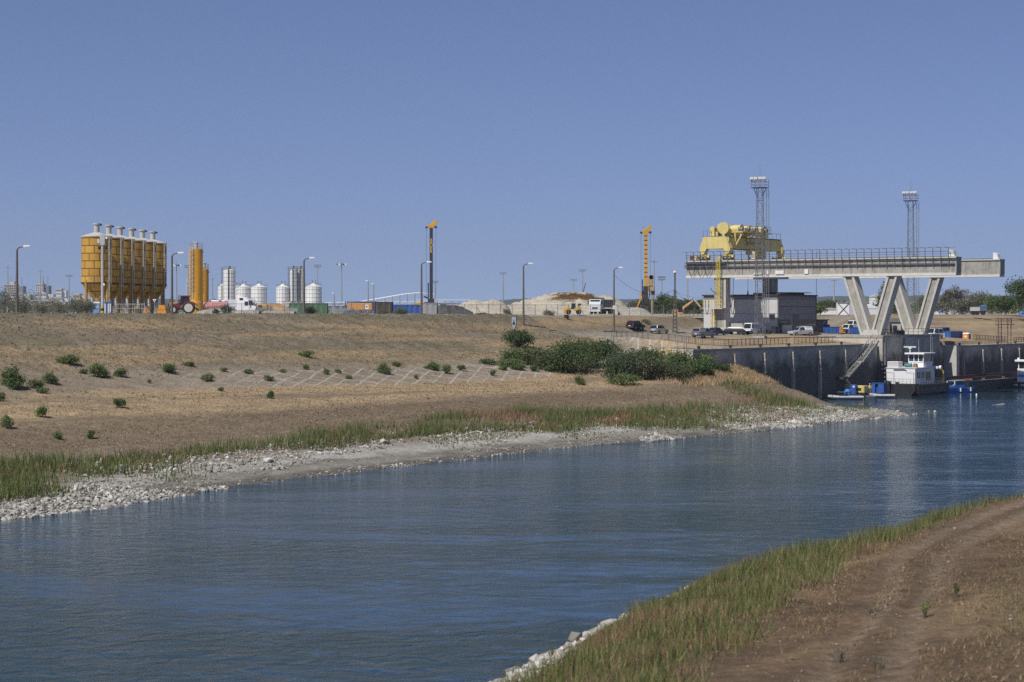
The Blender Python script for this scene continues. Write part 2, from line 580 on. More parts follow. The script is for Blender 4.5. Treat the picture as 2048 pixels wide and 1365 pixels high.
def ground_material():
    m = bpy.data.materials.new('dry bank soil and grass')
    m.use_nodes = True
    nt = m.node_tree; L = nt.links
    b = nt.nodes['Principled BSDF']
    b.inputs['Roughness'].default_value = .95
    b.inputs['Specular IOR Level'].default_value = .1
    at_ = nt.nodes.new('ShaderNodeAttribute'); at_.attribute_name = 'col'
    geo = nt.nodes.new('ShaderNodeNewGeometry')

    def noise(scale, det, rough, mapping=None):
        n = nt.nodes.new('ShaderNodeTexNoise')
        n.inputs['Scale'].default_value = scale; n.inputs['Detail'].default_value = det; n.inputs['Roughness'].default_value = rough
        if mapping:
            mp = nt.nodes.new('ShaderNodeMapping'); mp.inputs['Scale'].default_value = mapping
            mp.inputs['Rotation'].default_value = (0, 0, -ROT)
            L.new(geo.outputs['Position'], mp.inputs['Vector']); L.new(mp.outputs[0], n.inputs['Vector'])
        else:
            L.new(geo.outputs['Position'], n.inputs['Vector'])
        return n.outputs['Fac']

    def rng_(fac, a, b_, lo, hi):
        r = nt.nodes.new('ShaderNodeMapRange')
        r.inputs['From Min'].default_value = a; r.inputs['From Max'].default_value = b_
        r.inputs['To Min'].default_value = lo; r.inputs['To Max'].default_value = hi
        L.new(fac, r.inputs['Value'])
        return r.outputs['Result']

    f1 = noise(2.2, 6, .75)
    f2 = noise(.5, 5, .7)
    f3 = noise(9.0, 3, .6)
    vm = nt.nodes.new('ShaderNodeVectorMath'); vm.operation = 'SCALE'
    mul = nt.nodes.new('ShaderNodeMath'); mul.operation = 'MULTIPLY'
    L.new(rng_(f1, .3, .7, .62, 1.38), mul.inputs[0]); L.new(rng_(f2, .3, .7, .78, 1.22), mul.inputs[1])
    mul2 = nt.nodes.new('ShaderNodeMath'); mul2.operation = 'MULTIPLY'
    L.new(mul.outputs[0], mul2.inputs[0]); L.new(rng_(f3, .3, .7, .85, 1.15), mul2.inputs[1])
    L.new(at_.outputs['Color'], vm.inputs[0]); L.new(mul2.outputs[0], vm.inputs['Scale'])
    # grey-green weed flecks, only on soil that carries vegetation (attribute 'veg')
    av = nt.nodes.new('ShaderNodeAttribute'); av.attribute_name = 'veg'
    wf = nt.nodes.new('ShaderNodeMath'); wf.operation = 'MULTIPLY'
    L.new(rng_(noise(.9, 6, .8), .53, .62, 0, .8), wf.inputs[0]); L.new(av.outputs['Fac'], wf.inputs[1])
    mx = nt.nodes.new('ShaderNodeMix'); mx.data_type = 'RGBA'
    mx.inputs['B'].default_value = (.085, .09, .055, 1)
    L.new(wf.outputs[0], mx.inputs['Factor']); L.new(vm.outputs[0], mx.inputs['A'])
    # worn concrete grid of the slope paving (attribute 'grid')
    ag = nt.nodes.new('ShaderNodeAttribute'); ag.attribute_name = 'grid'
    mp = nt.nodes.new('ShaderNodeMapping'); mp.inputs['Rotation'].default_value = (0, 0, R(5))
    L.new(geo.outputs['Position'], mp.inputs['Vector'])
    sep = nt.nodes.new('ShaderNodeSeparateXYZ'); L.new(mp.outputs[0], sep.inputs[0])

    def lines(out, period, width):
        d = nt.nodes.new('ShaderNodeMath'); d.operation = 'PINGPONG'; d.inputs[1].default_value = period / 2
        L.new(out, d.inputs[0])
        return rng_(d.outputs[0], width, width * .55, 0, 1)
    mxl = nt.nodes.new('ShaderNodeMath'); mxl.operation = 'MAXIMUM'
    L.new(lines(sep.outputs[0], 2.1, .20), mxl.inputs[0]); L.new(lines(sep.outputs[1], 6.0, .35), mxl.inputs[1])
    g2 = nt.nodes.new('ShaderNodeMath'); g2.operation = 'MULTIPLY'
    L.new(mxl.outputs[0], g2.inputs[0]); L.new(ag.outputs['Fac'], g2.inputs[1])
    g3 = nt.nodes.new('ShaderNodeMath'); g3.operation = 'MULTIPLY'
    L.new(g2.outputs[0], g3.inputs[0]); L.new(rng_(noise(.8, 5, .75), .36, .52, 0, .68), g3.inputs[1])
    mx2 = nt.nodes.new('ShaderNodeMix'); mx2.data_type = 'RGBA'
    mx2.inputs['B'].default_value = (.46, .44, .40, 1)
    L.new(g3.outputs[0], mx2.inputs['Factor']); L.new(mx.outputs['Result'], mx2.inputs['A'])
    L.new(mx2.outputs['Result'], b.inputs['Base Color'])
    bp = nt.nodes.new('ShaderNodeBump'); bp.inputs['Strength'].default_value = .8; bp.inputs['Distance'].default_value = .25
    L.new(f1, bp.inputs['Height']); L.new(bp.outputs[0], b.inputs['Normal'])
    return m


gcol = ground_colour(gx, gy)
ground = np_mesh('ground', np.stack([gx, gy, gz], 1), Q, ground_material(), col=gcol, smooth=True)
tag(ground, kind='structure')
gc_, gv_ = cc.ravel(), vv.ravel()
veg = np.where((gc_ > 139) & (gc_ < 209), np.interp(gc_, [139, 150, 168, 180, 209], [.5, .12, .3, .75, 1]), 0) * np.where(in_platform(gc_, gv_), .4, 1)
veg = np.where(gc_ < 44, np.interp(gc_, [20, 27, 33, 44], [.7, .35, .2, .5]), veg)
grid = np.interp(gc_, [165.2, 166.5, 177.0, 178.0], [0, 1, 1, 0]) * np.interp(gv_, [172, 205, 300, 312], [0, 1, 1, 0])
for nm, arr in (('veg', veg), ('grid', grid)):
    a_ = ground.data.attributes.new(nm, 'FLOAT', 'POINT')
    a_.data.foreach_set('value', arr.astype(np.float32))


def water_material():
    m = bpy.data.materials.new('rippled canal water')
    m.use_nodes = True
    nt = m.node_tree; L = nt.links
    b = nt.nodes['Principled BSDF']
    b.inputs['Base Color'].default_value = (.016, .046, .068, 1)
    b.inputs['IOR'].default_value = 1.33
    b.inputs['Specular IOR Level'].default_value = .5
    geo = nt.nodes.new('ShaderNodeNewGeometry')

    def noise(scale, det, rough, sc, rot=0.0, dist=0.0):
        mp = nt.nodes.new('ShaderNodeMapping'); mp.inputs['Scale'].default_value = sc; mp.inputs['Rotation'].default_value = (0, 0, rot)
        L.new(geo.outputs['Position'], mp.inputs['Vector'])
        n = nt.nodes.new('ShaderNodeTexNoise')
        n.inputs['Scale'].default_value = scale; n.inputs['Detail'].default_value = det; n.inputs['Roughness'].default_value = rough
        n.inputs['Distortion'].default_value = dist
        L.new(mp.outputs[0], n.inputs['Vector'])
        return n.outputs['Fac']

    def rng_(fac, a, b_, lo, hi):
        r = nt.nodes.new('ShaderNodeMapRange')
        r.inputs['From Min'].default_value = a; r.inputs['From Max'].default_value = b_
        r.inputs['To Min'].default_value = lo; r.inputs['To Max'].default_value = hi
        L.new(fac, r.inputs['Value'])
        return r.outputs['Result']
    ripple = noise(.55, 5.0, .60, (.82, 1.0, 1), R(6), 1.1)
    gust = noise(.030, 5, .62, (.7, 2.2, 1), R(10), .8)
    sep = nt.nodes.new('ShaderNodeSeparateXYZ'); L.new(geo.outputs['Position'], sep.inputs[0])
    calm = rng_(sep.outputs[1], 300, 355, 1.0, .12)
    st = nt.nodes.new('ShaderNodeMath'); st.operation = 'MULTIPLY'
    L.new(rng_(gust, .42, .58, .18, 1.0), st.inputs[0]); L.new(calm, st.inputs[1])
    bp = nt.nodes.new('ShaderNodeBump'); bp.inputs['Distance'].default_value = .62
    L.new(st.outputs[0], bp.inputs['Strength']); L.new(ripple, bp.inputs['Height'])
    L.new(bp.outputs[0], b.inputs['Normal'])
    L.new(rng_(sep.outputs[1], 300, 355, .08, .05), b.inputs['Roughness'])
    return m


wp = [G(46, -60), G(46, 900), G(152.2, 900), G(152.2, 330), G(152.2, 262), G(120, 250), G(120, -60)]
# water sheet; it dips under both banks
wm = MB()
wm.add([G(40, -60, 0), G(40, 900, 0), G(158, 900, 0), G(158, -60, 0)], [(0, 1, 2, 3)])
water = wm.build('water', water_material())
tag(water, kind='structure')
if water.data.polygons[0].normal.z < 0:
    water.data.flip_normals()

# far land: low wooded hills along the horizon
def hills(name, D, x0, x1, prof, depth, col, seed, amp):
    xs = np.linspace(x0, x1, 260)
    px = xs / D * F + 1024
    top = CAM_Z + (HY - np.interp(px, [p[0] for p in prof], [p[1] for p in prof])) / F * D
    top = top + amp * fbm(xs * .02, xs * 0, seed, 4) * D / 4000
    rows = []
    for t, hh in ((0, 0.0), (.25, .55), (.6, .9), (1, 1.0), (1.6, .9)):
        rows.append(np.stack([xs, np.full_like(xs, D + (t - 1) * depth), 14 + (top - 14) * hh + amp * .5 * fbm(xs * .03, xs * 0 + t * 9, seed + 3, 3) * D / 4000], 1))
    V = np.concatenate(rows)
    n = len(xs)
    ii = np.arange(5 * n).reshape(5, n)
    Qh = np.stack([ii[:-1, :-1], ii[:-1, 1:], ii[1:, 1:], ii[1:, :-1]], -1).reshape(-1, 4)
    o = np_mesh(name, V, Qh, M('far land ' + name + str(seed), col, .95, .45, .02), smooth=True)
    return tag(o, kind='structure')


hills('hills', 5600, -1700, 1700, [(-200, 612), (0, 610), (160, 606), (330, 598), (420, 608), (600, 612), (760, 616), (900, 608), (1000, 602), (1060, 596), (1110, 600), (1240, 600), (1300, 603), (1480, 602), (1560, 596), (1640, 597), (1720, 594), (1860, 592), (1960, 596), (1975, 590), (2060, 598), (2200, 600)], 1500, (.055, .07, .04), 3, 5)
hills('hills', 3600, -1100, 1100, [(-200, 619), (300, 618), (400, 617), (1200, 616), (1250, 606), (1320, 607), (1500, 606), (1620, 604), (1700, 604), (2100, 606)], 500, (.20, .17, .10), 8, 3)

# ---------------------------------------------------------------- shore stones, reeds, weeds
def scatter(n, c0, c1, v0, v1, seed, keep=None):
    r = np.random.default_rng(seed)
    c = r.uniform(c0, c1, n); v = r.uniform(v0, v1, n)
    if keep is not None:
        k = keep(c, v, r)
        c, v = c[k], v[k]
    x = NX * c + DX * v; y = NY * c + DY * v
    return c, v, np.stack([x, y, H(x, y)], 1)


def rocks(name, P, size, seed, cols):
    r = np.random.default_rng(seed)
    n = len(P)
    g = (1 + 5 ** .5) / 2
    base = np.array([[-1, g, 0], [1, g, 0], [-1, -g, 0], [1, -g, 0], [0, -1, g], [0, 1, g], [0, -1, -g], [0, 1, -g], [g, 0, -1], [g, 0, 1], [-g, 0, -1], [-g, 0, 1]]) * .29
    V = base[None] * r.uniform(.62, 1.18, (n, 12, 1)) + r.uniform(-.06, .06, (n, 12, 3))
    s = size * np.exp(r.normal(0, .36, n))
    V = V * s[:, None, None] * r.uniform(.6, 1.3, (n, 1, 3)) * np.array([1, 1, .75])
    a = r.uniform(0, 6.28, n); t = r.normal(0, .5, n)
    ca, sa = np.cos(a)[:, None], np.sin(a)[:, None]
    X, Y, Z = V[..., 0], V[..., 1], V[..., 2]
    ct, st = np.cos(t)[:, None], np.sin(t)[:, None]
    Y, Z = Y * ct - Z * st, Y * st + Z * ct
    X, Y = X * ca - Y * sa, X * sa + Y * ca
    V = np.stack([X, Y, Z], -1) + P[:, None, :] + np.array([0, 0, 1.])[None, None] * (s * .12)[:, None, None]
    f = np.array([(0, 11, 5), (0, 5, 1), (0, 1, 7), (0, 7, 10), (0, 10, 11), (1, 5, 9), (5, 11, 4), (11, 10, 2), (10, 7, 6), (7, 1, 8), (3, 9, 4), (3, 4, 2), (3, 2, 6), (3, 6, 8), (3, 8, 9), (4, 9, 5), (2, 4, 11), (6, 2, 10), (8, 6, 7), (9, 8, 1)])
    Qr = (np.arange(n)[:, None, None] * 12 + f[None]).reshape(-1, 3)
    o = np_mesh(name, V.reshape(-1, 3), Qr, MA('dry riprap stone', .9), col=vary(cols, n, 12, seed + 1, .22))
    return tag(o, kind='stuff')


def rock_keep(c, v, r):
    n = fbm(c * .12, v * .08, 77, 3)
    c = cs_of(c, v)
    left = (v < 124 + 16 * n) & (c < 121.5 + 4 * n)
    mid = (n > .34) & (c > 113) & (c < 118.5) & (v < 240)
    upper = (n > -.08) & (c > 120.5) & (c < 128) & (r.random(len(c)) < .35)
    tip = (v > 238) & (c < 121 + 5 * n) & (n > -.15)
    return left | mid | upper | tip


c_, v_, P_ = scatter(52000, 113.6, 138, 98, 292, 11, rock_keep)
P_ = P_[P_[:, 2] > -.25]
tag(rocks('shore_gravel', P_, .26, 12, [(.40, .385, .35), (.33, .31, .275), (.46, .445, .41), (.24, .225, .19)]),
    'pale broken stone riprap strewn along the far water line', 'stones')
c_, v_, P_ = scatter(26000, 113.7, 137, 100, 290, 15, lambda c, v, r: ((fbm(c * .3, v * .1, 79, 3) > .0) | (np.abs(cs_of(c, v) - 114.3 - .5 * fbm(v * .3, v * 0, 80, 2)) < .45)) & (cs_of(c, v) < 129))
P_ = P_[P_[:, 2] > -.1]
tag(rocks('shore_pebbles', P_, .15, 16, [(.40, .385, .35), (.30, .28, .24), (.14, .125, .10), (.22, .20, .17)]), 'small grey stones lying on the dried mud beach', 'pebbles')
c_, v_, P_ = scatter(16000, 33, 57, 45, 112, 13, lambda c, v, r: (c - nshift(v) < 48.5) & (c - nshift(v) > 41.2))
P_ = P_[P_[:, 2] > -.25]
tag(rocks('bank_gravel', P_, .24, 14, [(.44, .425, .39), (.36, .34, .30), (.50, .48, .44), (.27, .25, .22)]),
    'bright grey stones on the near water edge below the grass', 'stones')


def blade_stuff(name, label, cat, P, h, w, seed, cols, lean=.25, amp=.3):
    V, Qb = blades(P, h, w, seed, lean)
    o = np_mesh(name, V, Qb, MA('grass blades', .8, trans=.25), col=vary(cols, len(P), 3, seed + 2, amp))
    return tag(o, label, cat, kind='stuff')


GREEN = [(.115, .165, .045), (.15, .19, .055), (.185, .20, .075), (.095, .14, .04)]
STRAWC = [(.40, .29, .16), (.33, .235, .125), (.44, .33, .19)]
RUSSET = [(.27, .175, .105), (.31, .205, .12), (.24, .16, .085)]


def reed_keep(lo, hi):
    def k(c, v, r):
        n = fbm(v * .03, c * .10, 81, 3)
        cs = cs_of(c, v)
        dens = np.clip(1.55 - np.abs(cs - np.interp(v, [115, 180, 230], [127.5, 124.5, 126])) / 4.4 + n * 2.4, 0, 1) * np.clip(.95 + 1.6 * fbm(v * .16, c * .4, 82, 3), .25, 1) * (v < np.interp(c, PEN_C, PEN_V) - 21) * np.interp(v, [105, 120, 170, 215, 235, 262], [.8, 1, 1, .9, .30, .15])
        return r.random(len(c)) < dens
    return k


c_, v_, P_ = scatter(190000, 119, 140, 100, 285, 21, reed_keep(0, 1))
n_ = fbm(v_ * .06, c_ * .2, 83, 3)
g_ = (n_ > -.25) | ((v_ < 122) & (n_ > -.6))
r_ = rng.random(len(P_))
k1 = g_ & (r_ < .8)
tag(blade_stuff('reeds', 'tall green reed grass growing in a belt along the far shore', 'reeds', P_[k1], (1.25 * (.75 + .9 * fbm(v_ * .25, c_ * .6, 84, 3)).clip(.3, 1.3))[k1], .042, 22, GREEN, .22), None)
blade_stuff('dry_reeds', 'dry russet stalks mixed into the reed belt on the far shore', 'dry grass', P_[~k1], .9, .04, 23, RUSSET + STRAWC[:1], .3)
c_, v_, P_ = scatter(22000, 119, 136, 128, 285, 25, lambda c, v, r: (fbm(v * .05, c * .15, 85, 3) > .12) & (np.abs(cs_of(c, v) - 120.5) < 2.2))
blade_stuff('low_grass', 'short bright green grass creeping onto the pale dry beach', 'grass', P_, .32, .06, 26, [(.13, .16, .045), (.10, .14, .035), (.16, .17, .06)], .5)

# peninsula end: straw mound, green belt, russet belt
def pen_keep(f):
    def k(c, v, r):
        return f(c, v, r)
    return k
c_, v_, P_ = scatter(42000, 139, 152, 255, 316, 31, lambda c, v, r: r.random(len(c)) < np.clip((c - 142.5 + .10 * (v - 285)) / 3, 0, 1) * np.clip((np.interp(c, PEN_C, PEN_V) - 7 - v) / 4, 0, 1) * np.clip((v - 262) / 10, 0, 1))
blade_stuff('straw_grass', 'tall straw coloured dry grass on the mound beside the quay wall', 'dry grass', P_, .75, .06, 32, [(.50, .37, .21), (.43, .31, .17), (.55, .42, .25)], .4)
c_, v_, P_ = scatter(16000, 128, 150, 246, 322, 33, lambda c, v, r: (r.random(len(c)) < np.clip(1 - np.abs(v - np.interp(c, PEN_C, PEN_V) + 25) / 6, 0, 1) * (c > 129.5) * (c < 144.5) + .5 * (fbm(v * .06, c * .12, 87, 3) > .1) * (c < 139)) & (v < np.interp(c, PEN_C, PEN_V) - 17))
P_ = P_[P_[:, 2] > .25]
blade_stuff('bank_grass', 'green grass at the end of the spit below the straw mound', 'grass', P_, 1.05, .06, 34, GREEN + RUSSET[:1], .3)

# weeds and tufts on the far embankment
c_, v_, P_ = scatter(11000, 140, 209, 120, 330, 41, lambda c, v, r: (r.random(len(c)) < np.interp(c, [140, 150, 168, 180, 200, 209], [.35, .12, .15, .6, .8, 1])) & ~in_platform(c, v) & (fbm(c * .09, v * .05, 89, 4) > -.02))
P2 = np.repeat(P_, 2, 0) + rng.normal(0, .12, (2 * len(P_), 3)) * np.array([1, 1, .05])
blade_stuff('slope_weeds', 'grey green and brown weed tufts dotted over the far embankment', 'weeds', P2, .24, .08, 42, [(.17, .17, .095), (.20, .19, .115), (.15, .155, .09), (.24, .19, .12)], .6)

c_, v_, P_ = scatter(90000, 134, 205, 110, 320, 43, lambda c, v, r: (~in_platform(c, v)) & ((np.abs(c - 172.5) > 6) | (r.random(len(c)) < .1)) & (fbm(v * .035, c * .33, 47, 4) > -.25))
blade_stuff('dry_tufts', 'short straw tufts covering the far embankment and its bench', 'dry grass', P_, .15, .055, 44, [(.33, .26, .17), (.28, .21, .135), (.23, .175, .115), (.38, .29, .18)], .8)

# near bank: high grass belt on the crest, dry stubble behind it
c_, v_, P_ = scatter(190000, 20, 45.5, 40, 135, 51, lambda c, v, r: r.random(len(c)) < (c - nshift(v) < 41.2 + .8 * fbm(v * .3, c * .3, 92, 2)) * np.clip((c - track(v) - np.interp(v, [50, 65, 90, 110], [3.0, 1.9, 1.2, 1.0]) + 1.5 * fbm(v * .15, c * .15, 91, 2)) / 1.6, 0, 1) * np.clip(.75 + .9 * fbm(v * .2, c * .35, 98, 3), .1, 1))
n_ = fbm(v_ * .09, c_ * .25, 93, 3)
hgt = 0.75 + .35 * n_
for nm, lb, sel, cols, hh in (('bank_grass', 'high green grass on the crest of the near bank', (n_ > -.26) & (rng.random(len(P_)) < .88), GREEN + [(.22, .22, .085), (.26, .23, .11)], .56),
                              ('russet_grass', 'russet seed heads among the near bank grass', None, RUSSET + [(.27, .22, .12), (.36, .28, .15)], .60)):
    if sel is None:
        sel = ~last
    last = sel
    blade_stuff(nm, lb, 'grass' if nm == 'bank_grass' else 'dry grass', P_[sel], (hh * (.8 + .9 * fbm(v_ * .35, c_ * .6, 99, 3)).clip(.25, 1.4))[sel], .016, 52 + len(nm), cols, .28)
c_, v_, P_ = scatter(120000, 10, 40, 36, 130, 61, lambda c, v, r: (fbm(c * .25, v * .12, 95, 4) > .0 - .6 * (c < track(v) - 4)) & (np.abs(c - track(v)) > .45) & (np.abs(c - track(v) + 1.9) > .45))
blade_stuff('stubble_grass', 'short dry stubble and weeds on the near dirt bank', 'dry grass', P_, .13, .012, 62, [(.30, .21, .11), (.22, .15, .08), (.14, .13, .06), (.36, .27, .15)], .7)

c_, v_, P_ = scatter(15000, 12, 40, 38, 125, 65, lambda c, v, r: r.random(len(c)) < .35 + .6 * (fbm(c * .5, v * .3, 66, 3) > .1))
tag(rocks('dirt_clods', P_, .055, 67, [(.17, .125, .09), (.24, .19, .14), (.12, .085, .06), (.30, .26, .21)]), 'small clods and pebbles lying on the near dirt track', 'clods')
c_, v_, P_ = scatter(5000, 22, 39, 40, 120, 68, lambda c, v, r: (np.abs(c - track(v)) > .6) & (fbm(c * .4, v * .2, 69, 3) > .12))
blade_stuff('dry_stalks', 'sparse taller dead stalks standing on the near dirt bank', 'dry grass', P_, .34, .011, 70, [(.38, .29, .17), (.26, .18, .10), (.17, .18, .07)], .35)

# ================================================================ materials of the things
def quay_concrete():
    m = M('dark stained quay concrete', (.50, .455, .385), .85, .25, .25, streak=.5, scol=(.14, .13, .11), bump=.03, sscale=.3)
    nt = m.node_tree; L = nt.links
    b = nt.nodes['Principled BSDF']
    src = b.inputs['Base Color'].links[0].from_socket
    geo = nt.nodes.new('ShaderNodeNewGeometry')
    sp = nt.nodes.new('ShaderNodeSeparateXYZ'); L.new(geo.outputs['Position'], sp.inputs[0])
    n = nt.nodes.new('ShaderNodeTexNoise'); n.inputs['Scale'].default_value = .22; n.inputs['Detail'].default_value = 6; n.inputs['Roughness'].default_value = .65
    L.new(geo.outputs['Position'], n.inputs['Vector'])
    mu = nt.nodes.new('ShaderNodeMath'); mu.operation = 'MULTIPLY_ADD'; mu.inputs[1].default_value = 9.0
    L.new(n.outputs['Fac'], mu.inputs[0]); L.new(sp.outputs[2], mu.inputs[2])
    mr = nt.nodes.new('ShaderNodeMapRange'); mr.inputs['From Min'].default_value = 12.8; mr.inputs['From Max'].default_value = 10.2; mr.inputs['To Max'].default_value = .9
    L.new(mu.outputs[0], mr.inputs['Value'])
    mx = nt.nodes.new('ShaderNodeMix'); mx.data_type = 'RGBA'; mx.inputs['B'].default_value = (.085, .080, .068, 1)     # old high water marks and algae
    L.new(mr.outputs['Result'], mx.inputs['Factor']); L.new(src, mx.inputs['A']); L.new(mx.outputs['Result'], b.inputs['Base Color'])
    return m


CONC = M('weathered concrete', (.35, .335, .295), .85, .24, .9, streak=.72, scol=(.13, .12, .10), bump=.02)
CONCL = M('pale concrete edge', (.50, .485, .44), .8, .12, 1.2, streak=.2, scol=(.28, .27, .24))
CONCD = quay_concrete()
STEEL = M('grey painted steel', (.19, .195, .20), .5, .2, 2, metal=.2, streak=.3, scol=(.10, .065, .045))
DSTEEL = M('dark rusty steel', (.055, .05, .048), .6, .3, 2, metal=.2)
GALV = M('galvanised steel', (.36, .37, .38), .45, .15, 2, metal=.5)
WHITE = M('white paint', (.74, .74, .73), .45, .06, 1.5, streak=.2, scol=(.42, .36, .28))
WHITEC = M('clean white paint', (.80, .80, .80), .35, .03, 1.5)
BLACK = M('black rubber', (.02, .02, .021), .7, .2, 3)
GLASS = M('dark window glass', (.018, .022, .026), .08, .2, 1, spec=.8)
LYEL = M('pale yellow crane paint', (.64, .53, .20), .5, .12, .8, streak=.5, scol=(.30, .20, .08))
YEL = M('yellow machine paint', (.68, .42, .035), .45, .12, 1.2, streak=.25, scol=(.22, .12, .03))
YRAIL = M('yellow ladder paint', (.72, .55, .05), .5, .1, 1.5)
ORANGE = M('orange machine paint', (.72, .30, .03), .5, .12, 1.2, streak=.2, scol=(.25, .11, .04))
BLUE = M('blue container paint', (.035, .105, .36), .5, .15, 1.2, streak=.25, scol=(.03, .06, .15))
DBLUE = M('navy paint', (.022, .045, .13), .5, .2, 1.2)
SKYB = M('bright blue paint', (.075, .24, .62), .45, .1, 1.5)
REDB = M('dark red tractor paint', (.20, .035, .04), .5, .2, 2, streak=.3, scol=(.22, .17, .14))
GREENP = M('green container paint', (.075, .165, .085), .6, .15, 1.2, streak=.25, scol=(.08, .07, .05))
GREYP = M('grey sheet cladding', (.56, .55, .54), .7, .06, .7, streak=.22, scol=(.30, .29, .28), sscale=1.6)
GREYD = M('shade and trim grey', (.27, .27, .275), .7, .08, .8, streak=.25, scol=(.17, .165, .16))
LAMPW = M('white lamp head', (.82, .82, .80), .4, .03, 2)
POLE = M('brown weathered lamp post', (.13, .115, .095), .8, .2, 1.5)
SKIN = M('skin', (.45, .27, .19), .6, .05, 5)
WOOD = M('weathered timber', (.25, .19, .12), .8, .25, 2, streak=.4, scol=(.1, .07, .05))


def P(root, name, mat, fn, bevel=0.0, smooth=False):
    m = MB(); fn(m)
    return m.build(name, mat, root, bevel, smooth)


# ================================================================ quay
def quay_wall(label, v0, v1, cf, top, posts, bottom=-3.0, th=1.0):
    root = T('quay_wall', label, 'wall', G(cf, v0, 0), ROT)
    L_ = v1 - v0
    P(root, 'wall_face', CONCD, lambda m: m.box(-th, 0, 0, L_, bottom, top - .35))
    P(root, 'coping', CONC, lambda m: m.box(-th - .1, .12, 0, L_, top - .35, top + .02))
    for y in posts:
        def f(m, y=y):
            m.box(.003, .5, y - .28, y + .28, -1, top - .9)
            for z in np.arange(1.2, top - 1, 2.0):
                m.box(.3, .6, y - .36, y + .36, z, z + .22)
        P(root, 'fender_post', M('rubbing post', (.42, .39, .33), .8, .3, 1.5, streak=.5, scol=(.06, .055, .05)), f)
        P(root, 'bollard', DSTEEL, lambda m, y=y: m.cyl((-.55, y, top), (-.55, y, top + .45), .2, .26, 10).cyl((-.55, y, top + .45), (-.55, y, top + .55), .34, .3, 10))
    return root


w1 = quay_wall('long dark stained quay wall behind the spit, left of the raised pier', 276.5, 347.6, 152.2, 9.45, [3, 13.7, 24.4, 35.1, 45.8, 56.5])
w2 = quay_wall('short quay wall bay between the raised pier and the white buttress', 376.4, 380.5, 152.2, 8.7, [])
w3 = quay_wall('quay wall section running away beyond the white buttress behind the barge', 382.1, 560, 150.0, 8.6, list(np.arange(2.5, 170, 10.7)), th=3.2)
t = T('wall_buttress', 'bright lit concrete buttress where the quay wall steps out', 'buttress', G(152.2, 380.55), ROT)
P(t, 'buttress_face', CONCL, lambda m: m.box(-.5, 2.6, 0, 1.5, -3, 8.62))
P(t, 'ledge', CONC, lambda m: m.prism([(2.605, 1.2), (3.3, 1.2), (3.3, 1.45), (2.605, 1.6)], 0, 6, 'y'))
t = T('wing_wall', 'concrete wing wall turning inland behind the green shrubs', 'wall', G(152.4, 287.6), math.atan2(*reversed((G(183, 303) - G(152.4, 287.6)).xy)))
P(t, 'wall_face', CONCD, lambda m: m.box(0, 34, -.4, .4, 3, 9.35))
P(t, 'coping', CONC, lambda m: m.box(0, 34, -.5, .5, 9.35, 9.6))

# the raised pier block under the two V legs
t = T('pier_block', 'tall dark concrete pier block carrying the two V legs', 'pier', G(152.2, 348), ROT)
P(t, 'block', CONCD, lambda m: m.box(-12, .9, 0, 28, -3, 10.55))
P(t, 'deck_slab', CONC, lambda m: m.box(-12.1, 1.0, -.1, 28.1, 10.55, 11.0))
for yy in (.6, 9.5, 23.5):
    P(t, 'fender_post', STEEL, lambda m: m.box(.903, 1.25, yy, yy + .6, -1, 10.3))
for k in range(12):
    P(t, 'railing_post', DSTEEL, lambda m: m.bar((.7, .4 + k * 2.45, 11.0), (.7, .4 + k * 2.45, 12.1), .07))
P(t, 'handrail', DSTEEL, lambda m: (m.bar((.7, .4, 12.1), (.7, 27.4, 12.1), .07), m.bar((.7, .4, 11.55), (.7, 27.4, 11.55), .05)))
P(t, 'hatch', DSTEEL, lambda m: m.box(-3, -1, 11, 14, 11.0, 11.35).box(-2.5, -1.4, 14.5, 16, 11, 11.8))

# ================================================================ gantry runway
GR = G(156, 353, 11.0)
t = T('concrete_gantry', 'long concrete crane runway of two beams on V legs over the basin', 'gantry', GR, ROT)
KL, KR = -39.1, 17.7


def beam(name, y0, kr, lab=None):
    o = P(t, name, CONC, lambda m: m.box(KL, kr, y0 - 1.2, y0 + 1.2, 11.62, 14.35))
    P(o, 'bottom_flange', M('pale flange concrete', (.62, .61, .57), .8, .1, 1, streak=.35, scol=(.3, .29, .26)),  # flange concrete paler than the beam above it
      lambda m: m.box(KL, kr - .1, y0 - 1.32, y0 + 1.32, 11.15, 11.62))
    P(o, 'rail_slab', CONCL, lambda m: m.box(KL, kr, y0 - 1.4, y0 + 1.4, 14.35, 14.6))
    P(o, 'rail', DSTEEL, lambda m: m.box(KL, kr - 1, y0 - .08, y0 + .08, 14.6, 14.75))
    P(o, 'buffer', WHITE, lambda m: m.prism([(kr - 1.6, 14.6), (kr - .5, 14.6), (kr - .8, 15.6), (kr - 1.6, 15.9)], y0 - .8, y0 + .8))
    if y0 == 0:
        for k in (-26.5, -9.9, 3.9):
            P(o, 'joint', DSTEEL, lambda m: m.box(k, k + .09, y0 - 1.206, y0 - 1.2, 11.7, 14.3))
    return o


nb_ = beam('near_beam', 0, KR)
fb_ = beam('far_beam', 21, KR + .6)


def ileg(name, b0, b1, t0, t1, y0, zt=11.15):
    """slanted leg: bottom span b0..b1, top span t0..t1, recessed web between two edge flanges"""
    def q(fr0, fr1, h0, h1):
        lo = lambda f: b0 + (b1 - b0) * f
        hi = lambda f: t0 + (t1 - t0) * f
        return [(lo(fr0), h0), (lo(fr1), h0), (hi(fr1), h1), (hi(fr0), h1)]
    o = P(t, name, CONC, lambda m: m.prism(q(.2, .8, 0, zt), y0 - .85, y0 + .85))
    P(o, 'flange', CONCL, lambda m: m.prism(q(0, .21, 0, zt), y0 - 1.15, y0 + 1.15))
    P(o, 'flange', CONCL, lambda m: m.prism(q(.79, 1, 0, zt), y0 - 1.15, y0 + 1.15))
    return o


